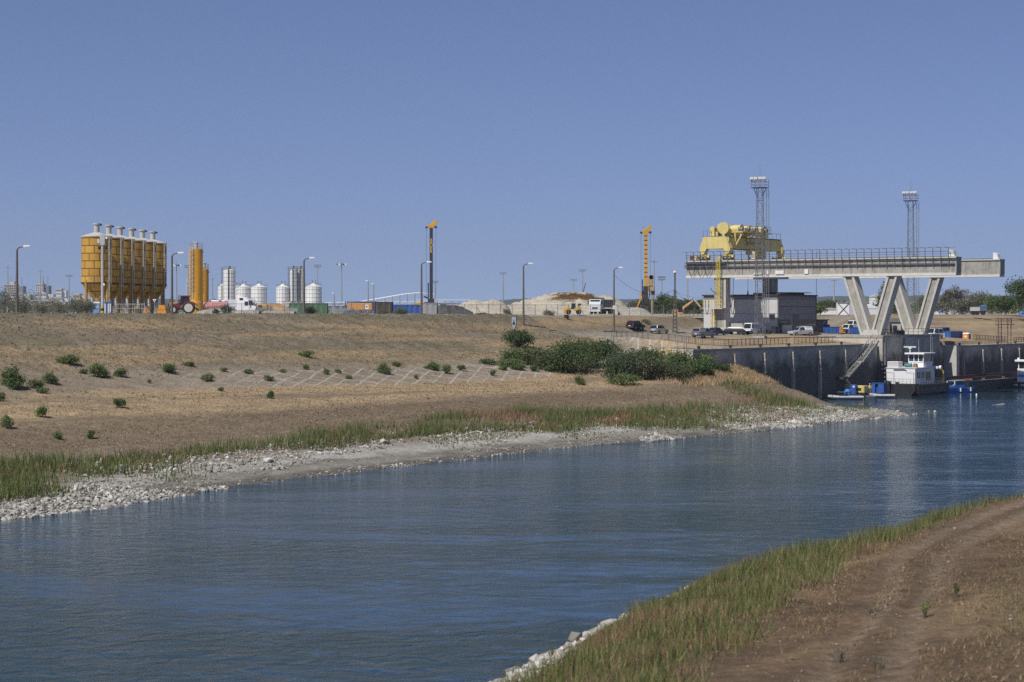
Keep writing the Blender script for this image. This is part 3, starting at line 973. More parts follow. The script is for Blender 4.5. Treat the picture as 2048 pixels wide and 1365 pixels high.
for y0 in (0, 21):
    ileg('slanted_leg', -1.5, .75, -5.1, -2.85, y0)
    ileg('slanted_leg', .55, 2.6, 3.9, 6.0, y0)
    P(t, 'leg_foot', CONCL, lambda m: m.prism([(-1.4, 0), (2.4, 0), (2.0, 1.0), (-.6, 1.0)], y0 - 1.25, y0 + 1.25))
for y0 in (0, 21):
    o = P(t, 'column', CONC, lambda m: m.box(-32.9, -30.7, y0 - .95, y0 + .95, -.2, 11.15))
    P(o, 'column_edge', CONCL, lambda m: m.box(-30.7, -30.3, y0 - 1.0, y0 + .95, -.2, 11.15))
    P(o, 'plinth', CONCD, lambda m: m.box(-33.1, -30.1, y0 - 1.15, y0 + 1.15, -.3, 1.3))
# walkway brackets hung on the near beam
wk = None
ks = np.arange(KL + .3, KR - .2, 1.53)
for k in ks:
    if wk is None:
        m = MB()
        m.bar((0, -1.55, 12.9), (0, -1.55, 16.3), .11)
        m.bar((0, -1.55, 16.25), (-.85, -1.55, 16.4), .12)
        m.bar((0, -1.3, 14.2), (0, -1.75, 14.2), .1)
        wk = m.build('walkway_post', M('olive brown steel', (.16, .145, .10), .6, .2, 2), t)
    else:
        o = wk.copy(); link(o, t); wk_ = o
    (wk if k == ks[0] else wk_).location = (k, 0, 0)
P(t, 'walkway_rail', M('blue grey rail', (.10, .11, .14), .5, .15, 2), lambda m: (m.bar((KL, -1.62, 15.6), (KR, -1.62, 15.6), .10), m.bar((KL, -1.62, 15.15), (KR, -1.62, 15.15), .05), m.bar((KL, -1.6, 16.3), (KR, -1.6, 16.3), .05)))
P(t, 'beam_strip', M('blue grey rail', (.1, .11, .14)), lambda m: m.box(KL, KR - .3, -1.62, -1.36, 13.28, 13.45).box(KL, -30, -1.9, -1.4, 14.0, 14.15))  # thin dark boxes along the front of the near beam
P(t, 'walkway_grating', STEEL, lambda m: m.box(KL, KR, -1.62, -1.42, 14.30, 14.34))


def loops(m, xs, dep, z):
    for x in xs:
        m.tube([(x + 1.7 * (i / 10 - .5) * 2 * .5, -1.75, z - dep * (1 - ((i - 5) / 5) ** 2)) for i in range(11)], .05, 5)


P(t, 'hanging_cable', BLACK, lambda m: loops(m, (-37.6, -35.6, -34.0), 2.0, 13.6))
P(t, 'wall_cable', BLACK, lambda m: (m.tube([(-33.6, -1.2, 9.2), (-33.2, -1.2, 8.5), (-32.6, -1.2, 8.2), (-31.6, -1.2, 8.3)], .06), m.tube([(-29.8, -.9, 11), (-29.6, -.9, 7), (-29.2, -.9, 5.0), (-28.8, -.9, 7), (-28.6, -.9, 11)], .05)))
P(t, 'power_box', M('rusty red box', (.20, .06, .04), .6, .2, 2), lambda m: m.box(-38.2, -37.5, -1.3, -.7, 14.75, 15.6))
P(t, 'power_box', WHITE, lambda m: m.box(-37.2, -36.7, -1.3, -.8, 14.75, 15.5))
P(t, 'white_bracket', WHITE, lambda m: [m.box(a, b, -1.5, -1.21, 11.7, z) for a, b, z in ((-21.2, -20.7, 12.4), (-19.2, -17.4, 12.4), (-13.0, -12.2, 12.6), (-24, -22.2, 11.9))])

# yellow access ladder with a landing on the near left column
o = T('access_ladder', 'yellow caged access ladder with landing on the left runway column', 'ladder', GR, ROT)


def ladder(m, x, y, z0, z1, w=.55, r=.05, cage=True):
    m.bar((x - w / 2, y, z0), (x - w / 2, y, z1), r * 2)
    m.bar((x + w / 2, y, z0), (x + w / 2, y, z1), r * 2)
    for z in np.arange(z0 + .2, z1, .36):
        m.bar((x - w / 2, y, z), (x + w / 2, y, z), r)
    if cage:
        for z in np.arange(z0 + 2.2, z1, .9):
            m.tube([(x - w / 2, y, z), (x - w / 2 - .1, y - .45, z), (x, y - .7, z), (x + w / 2 + .1, y - .45, z), (x + w / 2, y, z)], r * .7, 4)
        for dx, dy in ((-.36, -.45), (0, -.7), (.36, -.45)):
            m.bar((x + dx, y + dy, z0 + 2.2), (x + dx, y + dy, z1), r)


P(o, 'upper_ladder', YRAIL, lambda m: ladder(m, -31.4, -1.9, 5.2, 15.2))
P(o, 'lower_ladder', YRAIL, lambda m: ladder(m, -32.7, -1.6, -.2, 5.2))
P(o, 'landing', CONCL, lambda m: m.box(-34.6, -30.2, -2.7, -.96, 4.95, 5.15))
P(o, 'landing_rail', YRAIL, lambda m: (m.bar((-34.5, -2.6, 5.15), (-34.5, -2.6, 6.8), .09), m.bar((-34.5, -2.6, 6.75), (-30.3, -2.6, 6.75), .07), m.bar((-34.5, -2.6, 6.0), (-30.3, -2.6, 6.0), .07), m.bar((-32.6, -2.6, 5.15), (-32.6, -2.6, 6.75), .07), m.bar((-30.3, -2.6, 5.15), (-30.3, -2.6, 6.75), .07), m.bar((-34.5, -2.6, 6.75), (-34.5, -1, 6.75), .07), m.bar((-34.5, -2.6, 6.0), (-34.5, -1, 6.0), .07)))

# ================================================================ the yellow crane riding on both beams
t = T('gantry_crane', 'pale yellow travelling crane with winch drums on top of the runway', 'crane', GR + Vector((0, 0, 0)), ROT)
xa, xb = -35.9, -29.0          # width along the beams
zb, zt = 16.9, 19.25
# side girders along y at either end of the width, and end girders
for side in (xa + 1.0, xb - 1.0):
    P(t, 'side_girder', LYEL, lambda m: m.box(side - .5, side + .5, -1.2, 22.2, zb + .15, zt - .1), .04)
for y in (-1.6, 21.4):
    def endplate(m, y=y):
        m.prism([(xa, zb + .1), (xa + .05, zb - .3), (xa + .5, zb - 1.1), (xa + 1.0, zb - 1.1), (xa + 1.55, zb), (xb - 1.55, zb), (xb - 1.0, zb - 1.1), (xb - .5, zb - 1.1), (xb - .05, zb - .3), (xb, zb + .1), (xb - .95, zt), (xa + .95, zt)], y, y + 1.2)
    o = P(t, 'end_girder', LYEL, endplate, .03)
    for x in (xa + .75, xb - .75):
        b = P(o, 'bogie', LYEL, lambda m: m.prism([(x - 1.3, 14.95), (x + 1.3, 14.95), (x + 1.15, 15.5), (x + .3, 15.85), (x - .3, 15.85), (x - 1.15, 15.5)], y + .2, y + 1.0), .03)
        for dx in (-.85, .0, .85):
            P(b, 'wheel', DSTEEL, lambda m: m.cyl((x + dx, y + .15, 15.0), (x + dx, y + 1.05, 15.0), .26, n=12))
        P(b, 'motor', LYEL, lambda m: m.cyl((x + 1.3, y - .2, 15.4), (x + 1.3, y + .5, 15.4), .28, n=10).box(x - 1.7, x - 1.35, y, y + .5, 15.0, 15.7))
P(t, 'cross_girder', LYEL, lambda m: [m.box(xa + 1.5, xb - 1.5, y, y + .8, zb + .3, zt - .3) for y in (5, 10.5, 16)])
P(t, 'deck', STEEL, lambda m: m.box(xa + .5, xb - .5, -1.2, 22.2, zt, zt + .12))
dk = zt + .12
# winch deck cantilevered out over the canal side
P(t, 'winch_platform', LYEL, lambda m: m.box(xb - 1.2, xb + 1.3, 1.2, 13.8, dk + .75, dk + 1.0), .02)
P(t, 'platform_strut', LYEL, lambda m: [m.bar((xb - .5, y, zb + .6), (xb + 1.1, y, dk + .7), .26) for y in (1.6, 6.5)] + [m.bar((xb - .45, y, zb + 1.5), (xb - .45, y, dk + .75), .3) for y in (1.4, 6.2)])


def drum(name, x, y, r, w, z):
    o = P(t, name, LYEL, lambda m: m.cyl((x - w / 2, y, z), (x + w / 2, y, z), r, n=24), smooth=True)
    P(o, 'drum_flange', LYEL, lambda m: m.cyl((x - w / 2 - .12, y, z), (x - w / 2, y, z), r * 1.12, n=24).cyl((x + w / 2, y, z), (x + w / 2 + .12, y, z), r * 1.12, n=24), smooth=True)
    P(o, 'drum_stand', LYEL, lambda m: m.prism([(x - r, dk), (x + r, dk), (x + .3, z), (x - .3, z)], y - .2, y + .2))
    return o


for (x, y, r, w) in ((-31.6, .4, 1.0, 1.3), (-31.6, 6.2, 1.0, 2.0), (-31.4, 9.8, .95, 1.8), (-31.0, 15.2, .95, 2.0)):
    drum('winch_drum', x, y, r, w, dk + 1.15 + r * .35)
# the disc of the nearest drum faces the canal bank
P(t, 'sheave_wheel', LYEL, lambda m: m.cyl((-30.9, -.95, dk + 1.6), (-30.9, -.6, dk + 1.6), 1.2, n=28).box(-31.2, -30.6, -.9, -.65, dk, dk + 1.5), smooth=True)
for bx in ((-33.9, -32.9, -.9, .4, dk, dk + 1.5), (-32.7, -32.2, -.8, .2, dk, dk + .9), (xb - .9, xb + .8, 3.0, 4.4, dk + 1, dk + 1.7), (xb - .8, xb + .6, 10.5, 12, dk + 1, dk + 1.9), (-33.6, -32.2, 3, 5, dk, dk + 1.8), (-30.4, -29.6, 5.2, 6.6, dk, dk + 1.3), (-34.8, -33.4, 8, 10, dk, dk + 1.4), (-30.2, -29.4, 13.8, 15.6, dk, dk + 1.5)):
    P(t, 'gearbox', LYEL, lambda m: m.box(*bx), .12)
P(t, 'gear_cover', LYEL, lambda m: m.cyl((-33.4, -.92, dk + 1.5), (-33.4, .42, dk + 1.5), .5, n=14).cyl((xb - .2, 8.4, dk + 1.5), (xb - .2, 9.8, dk + 1.5), .7, n=14), smooth=True)
for y in (2.0, 4.8, 7.4, 12.6):
    P(t, 'electric_motor', STEEL, lambda m: m.cyl((xb + .0, y, dk + 1.45), (xb + 1.0, y, dk + 1.45), .42, n=12), smooth=True)
P(t, 'deck_railing', STEEL, lambda m: (m.bar((xb + 1.25, 1.3, dk + 2.1), (xb + 1.25, 13.7, dk + 2.1), .06), m.bar((xb + 1.25, 1.3, dk + 1.55), (xb + 1.25, 13.7, dk + 1.55), .05), [m.bar((xb + 1.25, y, dk + 1), (xb + 1.25, y, dk + 2.1), .06) for y in np.arange(1.4, 14, 2.05)],
                                     m.bar((xa + .6, -1.1, dk + 1.1), (xa + 2.4, -1.1, dk + 1.1), .06), [m.bar((x, -1.1, dk), (x, -1.1, dk + 1.1), .06) for x in (xa + .6, xa + 1.5, xa + 2.4)],
                                     m.bar((xb - .7, 14.2, dk + 1.1), (xb - .7, 22, dk + 1.1), .06), [m.bar((xb - .7, y, dk), (xb - .7, y, dk + 1.1), .06) for y in np.arange(14.2, 22.1, 1.95)]))
P(t, 'operator_cab', LYEL, lambda m: m.box(-30.6, -29.4, -1.0, .6, zb - 1.5, zb + .1), .05)
P(t, 'cab_window', GLASS, lambda m: m.box(-30.45, -29.55, -1.04, -1.0, zb - 1.2, zb - .3).box(-29.4, -29.36, -.8, .4, zb - 1.2, zb - .3))
P(t, 'hook_block', LYEL, lambda m: m.box(-31.2, -30.2, 9.2, 10.2, zb - 1.0, zb + .2).box(-31.5, -30.3, 15, 16.5, zb - 1.6, zb + .1), .05)
P(t, 'hook', M('dark red hook', (.10, .02, .02), .6), lambda m: m.tube([(-30.7, 9.7, 16), (-30.7, 9.7, 15.4), (-30.5, 9.7, 15.1), (-30.75, 9.7, 14.9), (-31, 9.7, 15.1)], .12))
P(t, 'hook_rope', BLACK, lambda m: m.bar((-28.5, 5, zb), (-28.5, 5, 8.6), .05).cyl((-28.5, 5, 8.6), (-28.5, 5, 7.6), .1, .2, 8))
P(t, 'lettering', M('blue lettering', (.10, .12, .26), .6), lambda m: ([m.box(xb - .498, xb - .49, y, y + .5, zt - 1.35, zt - .75) for y in (6.6, 7.3, 8.0, 8.9)], [m.box(xb - .498, xb - .49, y, y + .45, zt - 1.15, zt - .75) for y in (10.2, 10.8, 11.5, 12.2)]))

# ================================================================ lattice floodlight towers
def lattice_tower(label, loc, ztop):
    t = T('lattice_tower', label, 'lighting tower', loc, ROT + .2, 'lattice floodlight towers by the basin')
    h = ztop

    def w(z):
        return .80 - .30 * z / h
    P(t, 'plinth', CONC, lambda m: m.frustum((-1.2, 1.2, -1.2, 1.2), (-1.1, 1.1, -1.1, 1.1), -.8, .5))
    for sx, sy in ((-1, -1), (1, -1), (1, 1), (-1, 1)):
        P(t, 'corner_leg', STEEL, lambda m: m.cyl((sx * w(.4), sy * w(.4), .4), (sx * w(h), sy * w(h), h), .065, .05, 5))
    zs = np.arange(.5, h - .9, 1.05)

    def br(m):
        for i, z in enumerate(zs):
            a, b = w(z), w(z + 1.05)
            z2 = z + 1.05
            for c1, c2 in (((-1, -1), (1, -1)), ((1, -1), (1, 1)), ((1, 1), (-1, 1)), ((-1, 1), (-1, -1))):
                p, q = (c1, c2) if i % 2 else (c2, c1)
                m.bar((p[0] * a, p[1] * a, z), (q[0] * b, q[1] * b, z2), .05)
                m.bar((c1[0] * a, c1[1] * a, z), (c2[0] * a, c2[1] * a, z), .04)
    P(t, 'lattice_bracing', STEEL, br)
    P(t, 'ladder', STEEL, lambda m: ladder(m, 1.45, 0, 3.0, h - .3, .5, .04, False))
    P(t, 'ladder_bracket', STEEL, lambda m: [m.bar((.6, 0, z), (1.3, 0, z), .06) for z in np.arange(4, h - 2, 3.0)])
    P(t, 'platform', DSTEEL, lambda m: m.box(-1.35, 1.35, -1.35, 1.35, h, h + .12).bar((-1.2, 0, h), (-.5, 0, h - 1.8), .1).bar((1.2, 0, h), (.5, 0, h - 1.4), .1))

    def rail(m):
        for z in (h + .6, h + 1.15):
            for a, b in (((-1.3, -1.3), (1.3, -1.3)), ((1.3, -1.3), (1.3, 1.3)), ((1.3, 1.3), (-1.3, 1.3)), ((-1.3, 1.3), (-1.3, -1.3))):
                m.bar((*a, z), (*b, z), .07)
        for a in ((-1.3, -1.3), (1.3, -1.3), (1.3, 1.3), (-1.3, 1.3), (0, -1.3), (0, 1.3)):
            m.bar((*a, h), (*a, h + 1.7), .08)
    P(t, 'platform_railing', STEEL, rail)
    for x in (-1.15, -.4, .45, 1.2):
        o = P(t, 'floodlight', LAMPW, lambda m: m.prism([(-1.75, h + 1.55), (-1.25, h + 1.3), (-1.05, h + 1.75), (-1.55, h + 2.0)], x - .28, x + .28, 'x'))
        P(o, 'lamp_glass', STEEL, lambda m: m.prism([(-1.765, h + 1.54), (-1.745, h + 1.50), (-1.545, h + 1.97), (-1.565, h + 2.01)], x - .25, x + .25, 'x'))
    P(t, 'lightning_rod', STEEL, lambda m: m.cyl((0, 0, h), (0, 0, h + 4.4), .06, .02, 5))
    return t


a_ = at(1520, 372); lattice_tower('nearer lattice tower with floodlights rising beside the crane and grey building', (a_.x, a_.y, 10.4), 28.3 - .3)
a_ = at(1821.5, 423); lattice_tower('farther lattice tower with floodlights standing behind the right V leg', (a_.x, a_.y, 11.2), 27.6)

# ================================================================ grey pump building
BC = at(1555, 402)
bz = h1(BC.x - 6, BC.y + 6)
t = T('pump_building', 'grey clad flat roofed building under the crane runway', 'building', (BC.x, BC.y, 11.0), ROT)
BL, BD, BH = 16.8, 17.9, 7.9      # local: corner at origin, front along -x, side along +y
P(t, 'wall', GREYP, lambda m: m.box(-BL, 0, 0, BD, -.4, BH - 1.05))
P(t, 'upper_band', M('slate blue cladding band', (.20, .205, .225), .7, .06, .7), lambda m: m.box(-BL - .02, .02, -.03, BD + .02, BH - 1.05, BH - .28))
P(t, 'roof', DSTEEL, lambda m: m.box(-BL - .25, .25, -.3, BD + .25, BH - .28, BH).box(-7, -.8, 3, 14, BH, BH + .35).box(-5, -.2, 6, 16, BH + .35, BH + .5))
P(t, 'shaded_side_cladding', GREYD, lambda m: m.box(.003, .06, .3, BD - .2, 2.9, BH - 1.06))  # side face in a darker grey: its shade is put into the colour
P(t, 'panel_joint', DSTEEL, lambda m: m.box(-BL - .01, .07, -.012, -.003, 4.0, 4.05).box(.06, .075, .3, BD - .2, 5.4, 5.5).box(.06, .075, .3, BD - .2, 3.9, 3.96))
for y0, y1 in ((.4, 6.3), (10.0, BD - .4)):
    P(t, 'window_strip', GLASS, lambda m: m.box(.003, .05, y0, y1, 1.7, 2.85))
P(t, 'mullion', GREYD, lambda m: [m.box(.052, .09, y, y + .12, 1.7, 2.85) for y in (1.6, 2.9, 4.1, 5.2, 11.3, 12.6, 14, 15.4)])
P(t, 'gate', M('blue grey roller gate', (.13, .14, .16), .6, .1, 1), lambda m: m.box(.06, .14, 6.8, 9.6, .0, 3.8))
o = P(t, 'door_canopy', CONCL, lambda m: m.box(.003, 1.0, .5, 2.2, 2.25, 2.4))
P(t, 'door', DSTEEL, lambda m: m.box(.003, .06, .7, 1.9, -.2, 2.2))
P(t, 'downpipe', STEEL, lambda m: m.bar((.12, .15, 0), (.12, .15, BH - .3), .12).bar((.12, BD - .1, 0), (.12, BD - .1, BH + 9), .1))
P(t, 'vent_box', STEEL, lambda m: m.box(-1.6, -.6, -.45, -.003, 2.9, 4.1))
P(t, 'wall_cable', BLACK, lambda m: [m.tube([(x - .5, -.1, BH - 1.1), (x - .45, -.1, 5), (x - .2, -.1, 4.0), (x + .1, -.1, 4.1), (x + .25, -.1, 5.5), (x + .3, -.1, BH - 1.1)], .05, 4) for x in (-11.0, -10.0, -15.9)])
# annex to the right
t2 = T('annex_shed', 'low brown annex shed against the right end of the grey building', 'shed', (BC.x, BC.y, 11.0), ROT)
P(t2, 'wall', M('brown grey render', (.17, .15, .13), .8, .15, 1, streak=.3), lambda m: m.box(-7, .2, BD + .35, BD + 5.2, -.4, 2.6))
P(t2, 'roof', DSTEEL, lambda m: m.box(-7.2, .5, BD + .3, BD + 5.5, 2.6, 2.8))
P(t2, 'door', GREYD, lambda m: m.box(.203, .28, BD + 2.2, BD + 4.0, -.2, 2.1))
P(t2, 'wall_lamp', LAMPW, lambda m: m.box(.203, .5, BD + 2.8, BD + 3.2, 2.2, 2.4))

# retaining wall with railing left of the building, dark recess
rw = at(1382, 421)
t = T('retaining_wall', 'dark retaining wall with railing left of the grey building', 'wall', (rw.x, rw.y, 11.0), ROT)
P(t, 'wall_face', M('dark recess concrete', (.05, .05, .05), .9, .3, 1), lambda m: m.box(-5.5, 6.5, 0, .7, -.5, 3.1))  # darkness of the recess put into the wall colour
P(t, 'coping', CONC, lambda m: m.box(-5.7, 6.5, -.15, .8, 3.1, 3.4))
P(t, 'railing', DSTEEL, lambda m: ([m.bar((x, .1, 3.4), (x, .1, 4.6), .07) for x in np.arange(-5.4, 6.5, 1.0)], m.bar((-5.5, .1, 4.6), (6.4, .1, 4.6), .07), m.bar((-5.5, .1, 4.0), (6.4, .1, 4.0), .06)))
P(t, 'stair_handrail', M('pale handrail', (.45, .42, .36), .6), lambda m: (m.bar((-3.2, -1.2, 2.8), (4, -4, -.2), .09), m.bar((-1.2, -1.2, 3.4), (5, -4, .6), .09)))
P(t, 'steps', CONC, lambda m: [m.box(-3.2 + i * .75, -2.4 + i * .75, -1.6 - i * .3, -1 - i * .3, -.4, 2.4 - i * .3) for i in range(9)])

# ================================================================ road vehicles
def wheel(root, x, y, r=.34, w=.22, rimc=None):
    s = 1 if x > 0 else -1
    o = P(root, 'wheel', BLACK, lambda m: m.cyl((x - w / 2, y, r), (x + w / 2, y, r), r, n=18), smooth=True)
    P(o, 'rim', rimc or GALV, lambda m: m.cyl((x + s * (w / 2 - .02), y, r), (x + s * (w / 2 + .012), y, r), r * .6, n=12))
    return o


def car(label, loc, rot, paint, prof='suv', L_=4.55, W=1.82, H_=1.70, group='cars parked along the quay road', canopy=None, cat='car', name='parked_car'):
    """local y = forward, x = right, wheels on z = 0"""
    t = T(name, label, cat, loc, rot, group)
    h = L_ / 2
    w = W / 2
    bl = .98 if prof != 'sedan' else .88
    low = [(-h, .42), (-h + .05, .30), (h - .12, .28), (h, .45), (h - .02, .72), (h - .25, .86), (h - 1.25, bl), (-h + .05, bl + .03), (-h, .75)]
    P(t, 'body', paint, lambda m: m.prism(low, -w, w, 'x'), .09)
    if prof == 'pickup':
        gb, gt = (-.55, h - 1.35), (-.40, h - 2.0)
    elif prof == 'van':
        gb, gt = (-h + .04, h - .55), (-h + .12, h - 1.35)
    elif prof == 'sedan':
        gb, gt = (-h + .75, h - 1.15), (-h + 1.25, h - 1.95)
    else:
        gb, gt = (-h + .08, h - 1.2), (-h + .45, h - 2.05)
    ti = .20
    top = H_
    P(t, 'cabin', paint, lambda m: m.frustum((-w + .03, w - .03, gb[0], gb[1]), (-w + ti, w - ti, gt[0], gt[1]), bl - .02, top), .07)

    def pane(f, s0, s1, z0, z1, side):
        def pt(u, v_):
            y = (gb[0] + (gt[0] - gb[0]) * v_) * (1 - u) + (gb[1] + (gt[1] - gb[1]) * v_) * u
            x = (w - .03 + (-ti + .03) * v_) + .012
            return (side * x, y, bl - .02 + (top - bl + .02) * v_)
        f.add([pt(s0, z0), pt(s1, z0), pt(s1, z1), pt(s0, z1)], [(0, 1, 2, 3)])
    cuts = ((.06, .46), (.50, .92)) if prof in ('pickup', 'van') else ((.05, .27), (.30, .60), (.63, .93))
    for side in (-1, 1):
        for a, b in cuts:
            P(t, 'side_window', GLASS, lambda m: pane(m, a, b, .14, .86, side))

    def endpane(m, k, off):
        y0 = gb[k] + (gt[k] - gb[k]) * .12 + off; y1 = gb[k] + (gt[k] - gb[k]) * .88 + off
        z0 = bl + (top - bl) * .12; z1 = bl + (top - bl) * .88
        m.add([(-w + .16, y0, z0), (w - .16, y0, z0), (w - ti - .08, y1, z1), (-w + ti + .08, y1, z1)], [(0, 1, 2, 3)])
    P(t, 'windscreen', GLASS, lambda m: endpane(m, 1, .014))
    P(t, 'rear_window', GLASS, lambda m: endpane(m, 0, -.014))
    for x in (-w + .06, w - .06):
        for y in (-h + .85, h - .9):
            wheel(t, x, y)
    for s in (-1, 1):
        P(t, 'tail_light', M('red tail light', (.45, .02, .02), .3), lambda m: m.box(s * (w - .12) - .09, s * (w - .12) + .09, -h - .015, -h + .1, .78, 1.12 if prof != 'sedan' else .92))
        P(t, 'headlight', M('headlight glass', (.75, .77, .8), .12), lambda m: m.box(s * (w - .28) - .17, s * (w - .28) + .17, h - .12, h + .012, .62, .78))
        P(t, 'wing_mirror', paint, lambda m: m.box(s * (w + .02) - .08, s * (w + .02) + .1, gb[1] - .5, gb[1] - .34, bl + .05, bl + .22))
    P(t, 'bumper', M('dark bumper plastic', (.05, .05, .055), .6), lambda m: m.box(-w + .05, w - .05, -h - .06, -h + .08, .34, .60), .03)
    P(t, 'number_plate', WHITEC, lambda m: m.box(-.26, .26, -h - .03, -h - .005, .66, .78))
    if prof == 'pickup':
        P(t, 'load_bed', paint, lambda m: m.box(-w + .02, w - .02, -h + .03, -.62, bl - .05, bl + .12), .03)
    if canopy:
        P(t, 'bed_canopy', canopy, lambda m: m.frustum((-w + .05, w - .05, -h + .06, -.52), (-w + .2, w - .2, -h + .22, -.50), bl + .1, top + .03), .06)
        for s in (-1, 1):
            P(t, 'canopy_window', GLASS, lambda m: m.add([(s * (w - .095), -h + .35, bl + .22), (s * (w - .095), -.75, bl + .22), (s * (w - .165), -.75, top - .12), (s * (w - .165), -h + .42, top - .12)], [(0, 1, 2, 3)]))
        P(t, 'canopy_rear_window', GLASS, lambda m: m.add([(-w + .18, -h + .075, bl + .2), (w - .18, -h + .075, bl + .2), (w - .28, -h + .17, top - .1), (-w + .28, -h + .17, top - .1)], [(0, 1, 2, 3)]))
    return t


PB_ = M('black car paint', (.012, .012, .015), .18, .1, 1, spec=.6)
PS_ = M('silver car paint', (.42, .43, .45), .28, .05, 1, metal=.55)
PG_ = M('grey car paint', (.23, .235, .25), .28, .05, 1, metal=.5)
PN_ = M('dark blue car paint', (.03, .045, .09), .2, .1, 1)
PW_ = M('white car paint', (.78, .78, .77), .25, .03, 1)


def park(px, D, dz=0.0):
    p = at(px, D)
    return (p.x, p.y, h1(p.x, p.y) + dz)


car('glossy black estate car with chrome plate parked first in the row on the embankment road', park(1271, 392), ROT + R(1), PB_, L_=4.7)
car('silver crossover with red tail light parked just behind the black estate', park(1318.5, 392), ROT - R(2), PS_, L_=4.5)
car('grey pickup with a silver windowed canopy parked in front of the building corner', park(1407, 361), ROT - R(4), PG_, 'pickup', 5.1, 1.85, 1.78, canopy=PS_)
car('dark blue saloon with pale roof parked behind the canopied pickup', park(1432, 376), ROT - R(8), PN_, 'sedan', 4.5, 1.78, 1.48)
car('silver pickup with dark bonnet and pale canopy parked beside the dark building side', park(1601, 392), R(118), M('light silver paint', (.55, .57, .6), .3, .05, 1, metal=.4), 'pickup', 5.0, 1.8, 1.75, canopy=PW_)
car('black and yellow service van half hidden behind the silver pickup', park(1622, 402), R(118), PB_, 'van', 3.4, 1.7, 1.75, cat='van', name='parked_van')
car('white pickup parked among the blue skips left of the V legs', park(1697, 420), ROT + R(165), PW_, 'pickup', 5.2, 1.9, 1.85)
car('white pickup with roof rack parked behind the first white one by the V leg', park(1706, 437, .5), ROT + R(165), PW_, 'pickup', 5.2, 1.9, 1.9)
car('white delivery van with a dark windscreen parked behind the lattice tower', park(1501, 392), R(150), PW_, 'van', 5.0, 1.95, 2.2, cat='van', name='parked_van')
car('white van parked next to the blue container right of the pier', park(1868, 415), ROT + R(175), PW_, 'van', 5.0, 1.95, 2.1, cat='van', name='parked_van')

# low grey box and dark trailer by the column
t = T('site_box', 'beige concrete box standing beside the runway column', 'box', park(1476, 396), ROT)
P(t, 'box_body', M('beige render', (.42, .39, .33), .8, .1, 1), lambda m: m.box(-2.4, 1.0, 0, 2.2, 0.4, 2.1))
P(t, 'box_lid', CONCL, lambda m: m.box(-2.5, 1.1, -.1, 2.3, .1, .4))
t = T('flat_trailer', 'low dark flat trailer in front of the beige box', 'trailer', park(1478, 384), ROT)
P(t, 'trailer_bed', M('dark trailer steel', (.03, .03, .032), .6), lambda m: m.box(-3.2, 2.2, -.8, .9, .55, .75))
for x in (-2.2, .4, 1.4):
    for y in (-.85, .95):
        P(t, 'wheel', BLACK, lambda m: m.cyl((x, y - .12, .4), (x, y + .12, .4), .4, n=14))
P(t, 'load', M('black tarpaulin', (.025, .025, .028), .7, .3, 2), lambda m: m.frustum((-3.1, 1.2, -.7, .8), (-2.8, .6, -.5, .6), .75, 1.15), .1)
t = T('white_boat_cover', 'white covered dinghy on the dark trailer', 'cover', park(1478, 385, 1.2), ROT)
P(t, 'cover', WHITE, lambda m: m.frustum((-2.5, 1.0, -.6, .7), (-2.0, .6, -.2, .3), 0, .25), .06)
for i, (px, D) in enumerate(((1549, 396), (1528, 392), (1537, 394))):
    t = T('waste_bin', ['dark waste bin against the building corner', 'low dark bin right of the lattice tower', 'small black bin between the tower and the corner bin'][i], 'bin', park(px, D), ROT, 'dark bins along the building')
    hh = (1.45, .8, .6)[i]
    P(t, 'bin_body', M('dark plastic bin', (.03, .033, .035), .6), lambda m: m.frustum((-.45, .45, -.4, .4), (-.55, .55, -.5, .5), .08, hh), .03)
    P(t, 'bin_lid', M('dark plastic bin', (.03, .033, .035)), lambda m: m.prism([(-.57, hh), (.57, hh), (.5, hh + .12), (-.5, hh + .16)], -.52, .52))

# blue skips
def skip(label, px, D, rot, Lx=3.6, h_=1.4):
    t = T('skip_container', label, 'skip', park(px, D), rot, 'blue skips in the quay yard')
    P(t, 'skip_body', BLUE, lambda m: m.frustum((-Lx / 2 + .25, Lx / 2 - .25, -.85, .85), (-Lx / 2, Lx / 2, -.95, .95), .15, h_))
    P(t, 'rim', DBLUE, lambda m: m.box(-Lx / 2 - .05, Lx / 2 + .05, -1.0, -.88, h_, h_ + .1).box(-Lx / 2 - .05, Lx / 2 + .05, .88, 1.0, h_, h_ + .1))
    for x in np.linspace(-Lx / 2 + .3, Lx / 2 - .3, 5):
        P(t, 'side_rib', BLUE, lambda m: m.prism([(-.86, .15), (-1.0, .2), (-1.02, h_), (-.94, h_)], x - .05, x + .05, 'x'))
    return t


skip('long blue skip nearest the annex shed', 1664, 412, ROT + R(25), 3.8, 1.35)
skip('blue skip against the left foot of the V leg', 1711, 405, ROT + R(20), 2.4, 1.5)
skip('blue skip end seen at the left of the long skip', 1647, 420, ROT + R(60), 2.0, 1.6)
t = T('orange_barrier', 'small orange barrier panel between the blue skips', 'barrier', park(1683, 405), R(20))
P(t, 'panel', ORANGE, lambda m: m.box(-.4, .4, -.08, .08, .3, 1.5), .03)
P(t, 'foot', BLACK, lambda m: m.box(-.45, .45, -.3, .3, 0, .12))
t = T('sand_heap', 'small heap of yellow sand beside the blue skips', 'heap', park(1633, 396, -.1), 0)
P(t, 'heap', M('yellow sand', (.48, .38, .22), .9, .15, 2), lambda m: m.lathe([(1.5, 0), (1.1, .25), (.5, .6), (.1, .75)], 16), smooth=True)


